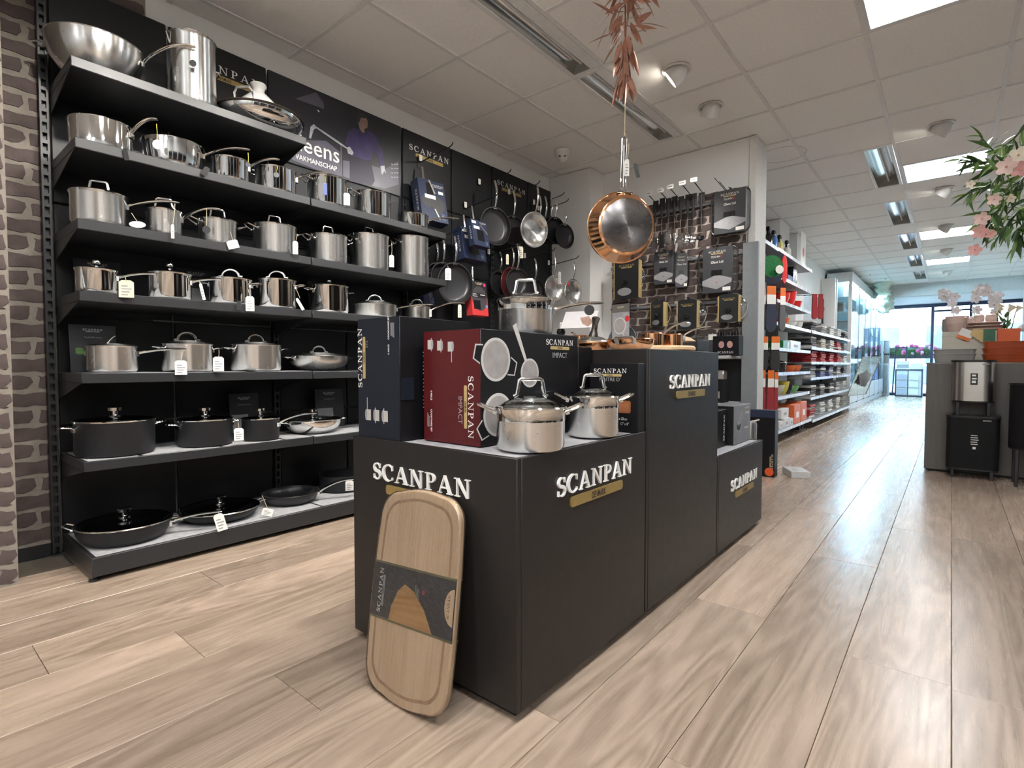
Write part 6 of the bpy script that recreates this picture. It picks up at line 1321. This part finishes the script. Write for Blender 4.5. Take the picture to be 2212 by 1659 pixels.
# ================================================================== hanging copper pan
CP = at(1354, 487, Y=2.15)
view = (EYE - CP).normalized(); view.z = -.12; view.normalize()
nrm = (Matrix.Rotation(math.radians(20), 4, 'Z') @ view.to_4d()).to_3d().normalized()      # the base looks toward the aisle
zax = -nrm; xax = Vector((0, 0, 1)); xax = (xax - zax * xax.dot(zax)).normalized(); yax = zax.cross(xax)
M = Matrix(((xax.x, yax.x, zax.x, CP.x), (xax.y, yax.y, zax.y, CP.y), (xax.z, yax.z, zax.z, CP.z), (0, 0, 0, 1)))
hp = thing('hanging_pan', 'copper pan with a steel base hanging from the ceiling below the leaf garland', 'pan', M=M)
R, H = .155, .075; rb = .122
part('body', MB().lathe([(rb - .006, -.004), (rb, 0), (rb + .006, .003), (R - .004, H * .9), (R, H), (R + .004, H + .002), (R - .003, H), (rb, .008), (0, .006)], 56), COPPER, hp)
part('base_disc', MB().lathe([(0, -.006), (rb * .5, -.006), (rb - .009, -.0055), (rb - .005, -.003)], 56), DISC, hp)
hl = at(1363, 290, Y=2.15).z - CP.z - R
part('handle', MB().sweep([(R - .01, -.014, H * .7), (R + .015, -.012, H * .9), (R + .06, -.011, H + .005), (R + hl - .01, -.011, H + .01), (R + hl, -.006, H + .01), (R + hl, .006, H + .01), (R + hl - .01, .011, H + .01), (R + .06, .011, H + .005), (R + .015, .012, H * .9), (R - .01, .014, H * .7)], (.0045, .0045), 8, up=(0, 0, 1)), CHROME, hp)
part('handle_inlay', MB().sweep([(R + .02, 0, H * .85), (R + hl * .85, 0, H + .008)], [(.007, .003), (.006, .003)], 8), mat('dark_steel', (.25, .23, .22), .25, 1), hp)
part('rivet_plate', MB().bev((R - .012, -.04, H * .55), (R - .002, .04, H * .8), .004), CHROME, hp)
add_tag(hp, 1354, 362, 10, 36, Y=2.10, kind='white', sx=1358, sy=310, ang=-1.0); add_tag(hp, 1375, 368, 8, 32, Y=2.17, kind='black', ang=-1.0, tilt=.25)
top = M @ Vector((R + hl, 0, H + .01))
# ------------------------------------------------------------------ copper bamboo-leaf garland
GC = Vector((CP.x + .01, CP.y + .01, 0)); CLEAF = mat('copper_leaf', (.54, .29, .21), .28, .55, var=.2, vscale=18); CSTEM = mat('bronze_stem', (.20, .09, .05), .5, .3)
g = thing('leaf_garland', 'copper-coloured bamboo leaf garland hanging from the ceiling over the pan', 'garland', (top.x, top.y, ZC))
part('cord', MB().sweep([(0, 0, 0), (.002, .002, (top.z - ZC) * .5), (0, 0, top.z - ZC + .004)], .0022, 6), STRING, g)
part('hook', MB().sweep([(0, 0, top.z - ZC + .02), (.008, 0, top.z - ZC + .012), (.006, 0, top.z - ZC - .004), (-.006, 0, top.z - ZC - .006), (-.008, 0, top.z - ZC + .006)], .002, 6), CHROME, g)
ztop, zbot = 0.0, at(1365, 262, Y=2.15).z - ZC
part('stem', MB().sweep([(.006 * math.sin(k * 1.3), .006 * math.cos(k * 1.7), ztop + (zbot * .9 - ztop) * k / 9) for k in range(10)], .0035, 6), CSTEM, g)
CL = [leaf_mesh(L, W, CLEAF, cu_, 'leaf') for L, W, cu_ in ((.11, .022, .12), (.125, .020, .2), (.095, .024, .05), (.13, .016, .1))]
def stick(root, me, org, d, roll, s=1):
    d = Vector(d).normalized(); up = Vector((0, 0, 1)) if abs(d.z) < .95 else Vector((0, 1, 0)); y = up.cross(d).normalized(); z = d.cross(y)
    return link('leaf', me, root, Matrix.Translation(org) @ Matrix(((d.x, y.x, z.x, 0), (d.y, y.y, z.y, 0), (d.z, y.z, z.z, 0), (0, 0, 0, 1))) @ Matrix.Rotation(roll, 4, 'X') @ Matrix.Diagonal((s, s, s, 1)))
rg = random.Random(5)
for k in range(150):
    f = rg.random() ** .9; z = ztop + (zbot - ztop) * (f * .80); an = rg.uniform(0, 2 * PI)
    if f > .74: dz = rg.uniform(-3.5, -1.8)
    else: dz = rg.uniform(-.9, .3) if k % 3 else rg.uniform(-2, -.8)
    o = Vector((0, 0, z)); out = rg.uniform(0, .085) * (1.0 if f < .74 else .35); d = Vector((math.cos(an), math.sin(an), dz))
    stick(g, rg.choice(CL), o + Vector((math.cos(an), math.sin(an), -.3)) * out, d, rg.uniform(-1, 1), rg.uniform(.8, 1.1) * (1.2 if f < .5 else 1))
for k in range(12):
    an = k * 2.4; z = ztop + (zbot - ztop) * (.05 + .045 * k); part('twig', MB().sweep([(0, 0, z), (.03 * math.cos(an), .03 * math.sin(an), z + .005), (.055 * math.cos(an), .055 * math.sin(an), z - .02)], .0016, 5), CSTEM, g)
# ================================================================== hanging green flower garland, upper right
hc = at(2200, 380, Y=3.0)
hg = thing('flower_garland', 'hanging green garland with pink and white blossoms at the upper right', 'garland', hc)
LG = [mat('garland_leaf_%s' % n, c_, .5, var=.25, vscale=20) for n, c_ in (('mid', (.10, .20, .05)), ('light', (.26, .40, .10)), ('dark', (.035, .08, .025)))]
LMS = [leaf_mesh(.085, .014, LG[0], .35), leaf_mesh(.075, .012, LG[1], .3), leaf_mesh(.085, .018, LG[2], .25), leaf_mesh(.06, .016, LG[0], .4)]
PET = [mat('blush_petal', (.78, .58, .52), .6, var=.15, vscale=40), mat('cream_petal', (.74, .68, .55), .6, var=.1), mat('rose_petal', (.70, .38, .35), .6, var=.2)]
def blossom(root, o, s, m, d):
    d = Vector(d).normalized(); M = Matrix.Translation(o) @ d.to_track_quat('Z', 'Y').to_matrix().to_4x4(); mb = MB()
    for k in range(5):
        a = 2 * PI * k / 5; pts = [(0, 0, 0), (.5, -.42, .18), (.95, -.3, .3), (1.05, 0, .28), (.95, .3, .3), (.5, .42, .18)]
        mb.add([(s * x, s * y, s * z) for x, y, z in pts], [(0, 1, 2), (0, 2, 3), (0, 3, 4), (0, 4, 5)], Matrix.Rotation(a, 4, 'Z'))
    f = part('blossom', mb, m, root, M, ang=80); part('stamen', MB().blob((0, 0, s * .15), s * .14, 8, 5), PET[2], f)
rg = random.Random(11)
def gp(px, py, Y): return at(px, py, Y=Y) - hc
stems = [[(2245, 235, 3.0), (2190, 300, 2.98), (2150, 330, 2.96), (2115, 292, 2.95)], [(2245, 260, 3.05), (2190, 340, 3.0), (2140, 400, 2.97), (2085, 420, 2.95)], [(2250, 330, 3.1), (2200, 400, 3.0), (2160, 450, 2.98), (2120, 490, 2.96)], [(2260, 380, 3.1), (2215, 440, 3.02), (2180, 480, 3.0), (2150, 520, 2.98)], [(2240, 300, 3.0), (2180, 350, 2.97), (2120, 350, 2.95), (2075, 345, 2.94)], [(2250, 420, 3.05), (2220, 470, 3.0), (2200, 500, 3.0), (2195, 530, 3.0)]]
for st in stems:
    P = [gp(*q) for q in st]; part('stem', MB().sweep(P, [.004, .0035, .003, .002], 6), LG[2], hg)
    for s in range(1, 4):
        for k in range(11):
            a = rg.random(); o = P[s - 1].lerp(P[s], a); d = (P[s] - P[s - 1]).normalized() + Vector((rg.uniform(-1, 1), rg.uniform(-1, 1), rg.uniform(-1.1, .6))) * .95
            stick(hg, rg.choice(LMS), o, d, rg.uniform(-1, 1), rg.uniform(.7, 1.15))
for k in range(150):
    o = gp(rg.uniform(2120, 2260), rg.uniform(330, 500), rg.uniform(2.9, 3.15)); stick(hg, rg.choice(LMS), o, (rg.uniform(-1, .6), rg.uniform(-.6, .6), rg.uniform(-1, .4)), rg.uniform(-1, 1), rg.uniform(.7, 1.2))
for px, py, s, m in ((2175, 360, .034, 0), (2200, 335, .032, 1), (2096, 398, .016, 1), (2148, 430, .024, 0), (2122, 472, .028, 0), (2118, 500, .028, 2), (2106, 540, .024, 2), (2140, 505, .018, 2), (2185, 428, .018, 1), (2205, 365, .03, 2)):
    o = gp(px, py, 2.9); blossom(hg, o, s, PET[m], (EYE - hc - o) .normalized() + Vector((rg.uniform(-.5, .3), 0, rg.uniform(-.5, .2))))
part('cord', MB().sweep([(.06, 0, ZC - hc.z), (.05, .02, .2), (.03, 0, .02)], .003, 6), LG[2], hg)
# ================================================================== sales counter with goods
CTR = mat('grey_wood_counter', (.12, .110, .10), .55, var=.18, vscale=6, stretch=(6, 6, .6)); ZK = .962
ct = thing('sales_counter', 'grey wood-look sales counter at the right behind the bins', 'counter', (.6, 6.4, 0))
part('front_panel', MB().bev((-.170, 6.0, .02), (1.9, 6.03, ZK - .012), .002), CTR, ct, world=True)
part('side_panel', MB().bev((-.170, 6.032, .02), (-.14, 6.85, ZK - .012), .002), CTR, ct, world=True)
part('kick', MB().box((-.14, 6.05, 0), (1.9, 6.8, .03)), BLACK, ct, world=True, smooth=False)
part('worktop', MB().bev((-.172, 5.998, ZK - .012), (1.92, 6.86, ZK), .002), mat('counter_top_grey', (.20, .19, .175), .4), ct, world=True)
STB = mat('brushed_bin_steel', (.62, .60, .57), .26, 1, var=.12, vscale=4, stretch=(1, 1, .05))
def bin_(label, x0, x1, y0, y1, zl, z0, z1, body, round_=False, sticker=True):
    t = thing('waste_bin', label, 'bin', ((x0 + x1) / 2, (y0 + y1) / 2, zl), 0, 'pedal bins before the counter'); w_, d_, = x1 - x0, y1 - y0
    a, b = z0 - zl, z1 - zl; r = .04 if not round_ else d_ * .5
    if body is STB: r = d_ * .48
    part('body', MB().prism(rrect(w_, d_, min(r, d_ * .49), 6), a, b), body, t, ang=30)
    part('lid', MB().prism(rrect(w_ + .012, d_ + .01, min(r, d_ * .49), 6), b + .0005, b + .018), UT, t, ang=30)
    part('base_ring', MB().prism(rrect(w_ - .006, d_ - .006, min(r, d_ * .49), 6), a - .012, a - .0005), UT, t, ang=30)
    for sx in (-1, 1):
        for sy in (-1, 1): part('leg', MB().bev((sx * (w_ / 2 - .045) - .012, sy * (d_ / 2 - .03) - .012, 0), (sx * (w_ / 2 - .045) + .012, sy * (d_ / 2 - .03) + .012, a - .0125), .003), UT, t)
    part('pedal', MB().bev((w_ * .18, -d_ / 2 - .006, b - .022), (w_ * .34, -d_ / 2, b - .012), .002), GREYP, t)
    return t
BINB = mat('black_bin_shell', (.008, .008, .009), .6, spec=.2)
t = bin_('black bin with white print standing on the floor before the counter', -.02, .315, 5.77, 5.99, 0, .085, .505, BINB)
for k in range(5): part('print', MB().box((-.01 - .002 * (k % 2), -.1108, .36 - .018 * k), (.03 + .004 * (k % 3), -.1102, .366 - .018 * k)), WHITE, t, smooth=False)
part('code_print', MB().box((.002, -.1108, .25), (.022, -.1102, .27)), WHITE, t, smooth=False)
t = bin_('small steel bin with a black label standing on the black bin', .002, .288, 5.80, 5.98, .5235, .645, .965, STB)
lb = part('label', MB().box((-.02, -.0906, .255), (.025, -.0901, .35)), DARKP, t, Matrix.Rotation(0, 4, 'Y'), smooth=False)
for k, (a, b) in enumerate(((.325, .34), (.30, .312), (.27, .29))): part('print', MB().box((-.012, -.0912, a), (.014 + .004 * (k % 2), -.0906, b)), WHITE, t, smooth=False)
bin_('dark rounded bin on tall legs at the right edge of the picture', .36, .72, 5.60, 5.88, 0, .30, .785, BINB, True)
def kx(px, Y): return at(px, 770, Y=Y).x
PNK = mat('pale_pink_stoneware', (.62, .46, .40), .35, var=.06); GRS = mat('grey_stoneware', (.30, .29, .275), .4, var=.1); ORS = mat('volcanic_red_stoneware', (.42, .075, .02), .3, var=.25, vscale=4); BEI = mat('cream_display_block', (.56, .52, .44), .55)
def rect_dish(label, x0, x1, y0, y1, z, h_, m, grp, n=1):
    t = thing('baking_dish', label, 'dish', ((x0 + x1) / 2, (y0 + y1) / 2, z), 0, grp); w_, d_ = x1 - x0, y1 - y0; r = .03
    v = []; f = []; o1 = rrect(w_ * .88, d_ * .84, r, 5); o2 = rrect(w_, d_, r, 5); o3 = rrect(w_ * .94, d_ * .92, r, 5); o4 = rrect(w_ * .84, d_ * .8, r, 5); N = len(o1)
    for o, zz in ((o1, 0), (o2, h_), (o3, h_ - .003), (o4, .012)): v += [(x, y, zz) for x, y in o]
    f = [tuple(range(N - 1, -1, -1)), tuple(range(3 * N, 4 * N))] + [(k * N + i, k * N + (i + 1) % N, (k + 1) * N + (i + 1) % N, (k + 1) * N + i) for k in range(3) for i in range(N)]
    part('dish', MB().add(v, f), m, t)
    part('rim', MB().sweep([(x, y, h_) for x, y in o2], .004, 6, closed=True), m, t); return t
rect_dish('lower grey baking dish at the left counter corner', kx(2016, 6.12), kx(2108, 6.12), 6.02, 6.26, ZK + .0006, .075, GRS, 'grey baking dishes on the counter')
rect_dish('upper grey baking dish stacked in the lower one', kx(2016, 6.12), kx(2108, 6.12), 6.02, 6.26, ZK + .05, .065, GRS, 'grey baking dishes on the counter')
rect_dish('lower orange-red baking dish on the counter', kx(2122, 6.12), kx(2225, 6.12), 6.02, 6.28, ZK + .0006, .07, ORS, 'orange-red baking dishes on the counter')
rect_dish('middle orange-red baking dish on the counter', kx(2122, 6.12), kx(2225, 6.12), 6.02, 6.28, ZK + .045, .075, ORS, 'orange-red baking dishes on the counter')
rect_dish('top orange-red baking dish on the counter', kx(2122, 6.12), kx(2225, 6.12), 6.02, 6.28, ZK + .095, .08, ORS, 'orange-red baking dishes on the counter')
zb = at(2090, 716, Y=6.42).z
bk = thing('display_block', 'cream display block on the counter under the pink dishes', 'display block', (.1, 6.5, ZK)); part('block', MB().bev((kx(2034, 6.42), 6.38, ZK + .0006), (kx(2152, 6.42), 6.70, zb), .004), BEI, bk, world=True); part('lid_seam', MB().box((kx(2034, 6.42) - .002, 6.378, zb - .045), (kx(2152, 6.42) + .002, 6.702, zb - .042)), mat('block_seam', (.42, .38, .32), .6), bk, world=True, smooth=False)
t = thing('swing_tag', 'white and orange tag hanging before the cream block', 'tag', M=Matrix.Translation(at(2086, 722, Y=6.36)) @ FACE_S(0, 0, 0) @ Matrix.Rotation(-.45, 4, 'Z')); part('card', MB().box((-.05, -.035, 0), (.05, .045, .001)), PAPER, t, smooth=False); part('orange_foot', MB().box((-.05, -.05, 0), (.05, -.022, .0012)), OCARD, t, smooth=False)
t = thing('green_card', 'green and gold folded card at the right of the cream block', 'card', M=Matrix.Translation(at(2137, 726, Y=6.34)) @ FACE_S(0, 0, 0)); part('card', MB().box((-.04, -.06, 0), (.04, .06, .002)), mat('dark_green_card', (.03, .13, .07), .5), t, smooth=False); part('gold_page', MB().prism([(-.04, -.06), (-.13, .02), (-.11, .07), (-.04, .06)], -.01, -.008), GOLDP, t, smooth=False)
t = thing('orange_carton', 'bright orange square carton behind the orange-red dishes', 'box', (kx(2177, 6.42), 6.45, ZK)); w_ = (kx(2198, 6.42) - kx(2149, 6.42)) / 2; ho = at(2173, 710, Y=6.42).z - ZK
part('carton', MB().bev((-w_, -.06, .0006), (w_, .1, ho), .003), mat('bright_orange_carton', (.68, .11, .015), .45), t); part('print', MB().box((-.03, -.0612, ho * .55), (.03, -.0605, ho * .58)), CREAM, t, smooth=False)
# pink stoneware on the block
t = thing('handled_bowl', 'pale pink ribbed bowl with a handle on the cream block', 'bowl', (kx(2065, 6.5), 6.485, zb), -.9); Rb = (kx(2096, 6.5) - kx(2044, 6.5)) / 2; hb_ = at(2070, 684, Y=6.5).z - zb
part('bowl', MB().lathe([(0, .0006), (Rb * .6, .0006), (Rb * .8, hb_ * .25), (Rb * .9, hb_ * .5), (Rb * .93, hb_ * .52), (Rb * .95, hb_ * .75), (Rb, hb_), (Rb - .008, hb_), (Rb * .8, hb_ * .4), (0, .012)], 36), PNK, t)
part('handle', MB().sweep([(Rb * .95, 0, hb_ * .9), (Rb * 1.22, 0, hb_ * .85), (Rb * 1.25, 0, hb_ * .5), (Rb * .82, 0, hb_ * .2)], .008, 8), PNK, t)
for k in range(3): solo('plate', MB().lathe([(0, 0), (.09, 0), (.13, .02), (.126, .026), (.09, .008), (0, .008)], 36), PNK, '%s of three stacked pale pink plates' % ('bottom', 'middle', 'top')[k], 'plate', 'pink plates on the cream block', (kx(2126, 6.53), 6.53, zb + .0006 + .0275 * k))
for k, px in enumerate((2044, 2066, 2088, 2112, 2138)):
    zz = zb + .0006 + (.0 if k not in (3, 4) else .0825); 
    t = thing('stoneware_jar', '%s of five small lidded jars behind the pink bowl' % ('first', 'second', 'third', 'fourth', 'fifth')[k], 'jar', (kx(px, 6.645 if k < 3 else 6.53), 6.645 if k < 3 else 6.53, zz), 0, 'lidded jars on the cream block'); hj = .12 if k < 3 else .055; m = GRS if k == 0 else PNK
    part('jar', MB().lathe([(0, 0), (.03, 0), (.04, hj * .3), (.04, hj * .9), (.036, hj), (0, hj)], 22), m, t); part('lid', MB().lathe([(.039, hj + .0006), (.037, hj + .01), (.02, hj + .022), (.008, hj + .026), (.01, hj + .036), (0, hj + .04)], 22), m, t)
# orchids and calla plant
ORW = mat('white_orchid_petal', (.75, .74, .76), .6, var=.06); 
def orchid(px, py, Y, lx, label):
    z0 = ZK + .0006; x = kx(px, Y); zt = at(px, py, Y=Y).z
    t = thing('orchid', label, 'flowers', (x, Y, z0), 0, 'white orchids behind the counter display'); part('pot', MB().lathe([(0, 0), (.05, 0), (.06, .11), (.055, .11), (0, .1)], 20), WCER, t)
    h_ = zt - z0; P = [(0, 0, .1), (.0, 0, h_ * .55), (lx * .25, 0, h_ * .9), (lx * .6, 0, h_), (lx, .0, h_ * .96)]; part('stem', MB().sweep(P, .004, 6), LG[0], t)
    for k in range(9):
        a = .3 + .7 * k / 8; i = min(3, int(a * 4)); q = Vector(P[i]).lerp(Vector(P[i + 1]), a * 4 - i) if i < 4 else Vector(P[4])
        blossom(t, q + Vector((rg.uniform(-.03, .03), -.02, rg.uniform(-.03, .03))), .042, ORW, (rg.uniform(-.4, .2), -1, rg.uniform(-.2, .3)))
    for k in range(5): stick(t, LM, Vector((0, 0, .11)), (math.cos(k * 1.3), math.sin(k * 1.3), .9), 0, .55)
orchid(2060, 636, 6.795, -.10, 'leftmost white orchid above the pink bowl'); orchid(2100, 626, 6.795, .10, 'tallest white orchid above the pink plates'); orchid(2146, 645, 6.795, .01, 'white orchid left of the green calla plant')
t = thing('calla_plant', 'green leafy plant with cream calla flowers behind the orange carton', 'plant', (kx(2168, 6.62), 6.62, ZK + .0006)); part('pot', MB().lathe([(0, 0), (.06, 0), (.075, .13), (.068, .13), (0, .12)], 22), WCER, t)
hp_ = at(2168, 655, Y=6.62).z - ZK
for k in range(26): an = k * 2.4; stick(t, LM, Vector((.02 * math.cos(an), .02 * math.sin(an), .12 + (hp_ - .22) * (k / 26))), (math.cos(an), math.sin(an), 1.8), 0, .45)
for k in range(5): an = k * 1.26; part('calla', MB().lathe([(.004, 0), (.012, .03), (.03, .06), (.028, .06)], 12), mat('cream_calla', (.70, .68, .50), .5), t, Matrix.Translation((.07 * math.cos(an), .07 * math.sin(an), hp_ - .09 + .02 * (k % 2))) @ Matrix.Rotation(.5, 4, 'Y')); part('calla_stem', MB().sweep([(0, 0, .12), (.05 * math.cos(an), .05 * math.sin(an), hp_ * .6), (.07 * math.cos(an), .07 * math.sin(an), hp_ - .085)], .004, 6), LG[0], t)
solo('side_shelf', MB().bev((kx(2205, 6.3), 6.28, at(2200, 712, Y=6.3).z), (1.9, 6.7, at(2200, 700, Y=6.3).z), .004).box((1.5, 6.4, ZK), (1.52, 6.6, at(2200, 712, Y=6.3).z)), CABW, 'white raised shelf end at the right edge above the counter', 'shelf')

# unseen dark racks added along the right wall for the steel to reflect
for k, (y, l) in enumerate(((-2.4, 'behind the camera'), (-.2, 'beside the camera'), (2.0, 'across from the plinths'), (4.2, 'before the counter'))):
    t = thing('reflection_rack', 'unseen dark rack added for reflections along the right wall %s' % l, 'shelving', (2.95, y, 0), 0, 'racks added for reflections along the right wall')
    part('back', MB().box((.25, -.9, 0), (.3, .9, 2.2)), BLACKP, t, smooth=False)
    for z in (.2, .65, 1.1, 1.55, 2.0): part('shelf', MB().bev((-.2, -.9, z - .03), (.25, .9, z), .004), SHELFM, t)
    for q in range(8): part('stock_box', MB().bev((-.12, -.8 + .42 * (q % 4), (.2, 1.1)[q // 4]), (.2, -.5 + .42 * (q % 4), (.2, 1.1)[q // 4] + .26), .005), (BLK, GRC, BURG, WHC)[q % 4], t)
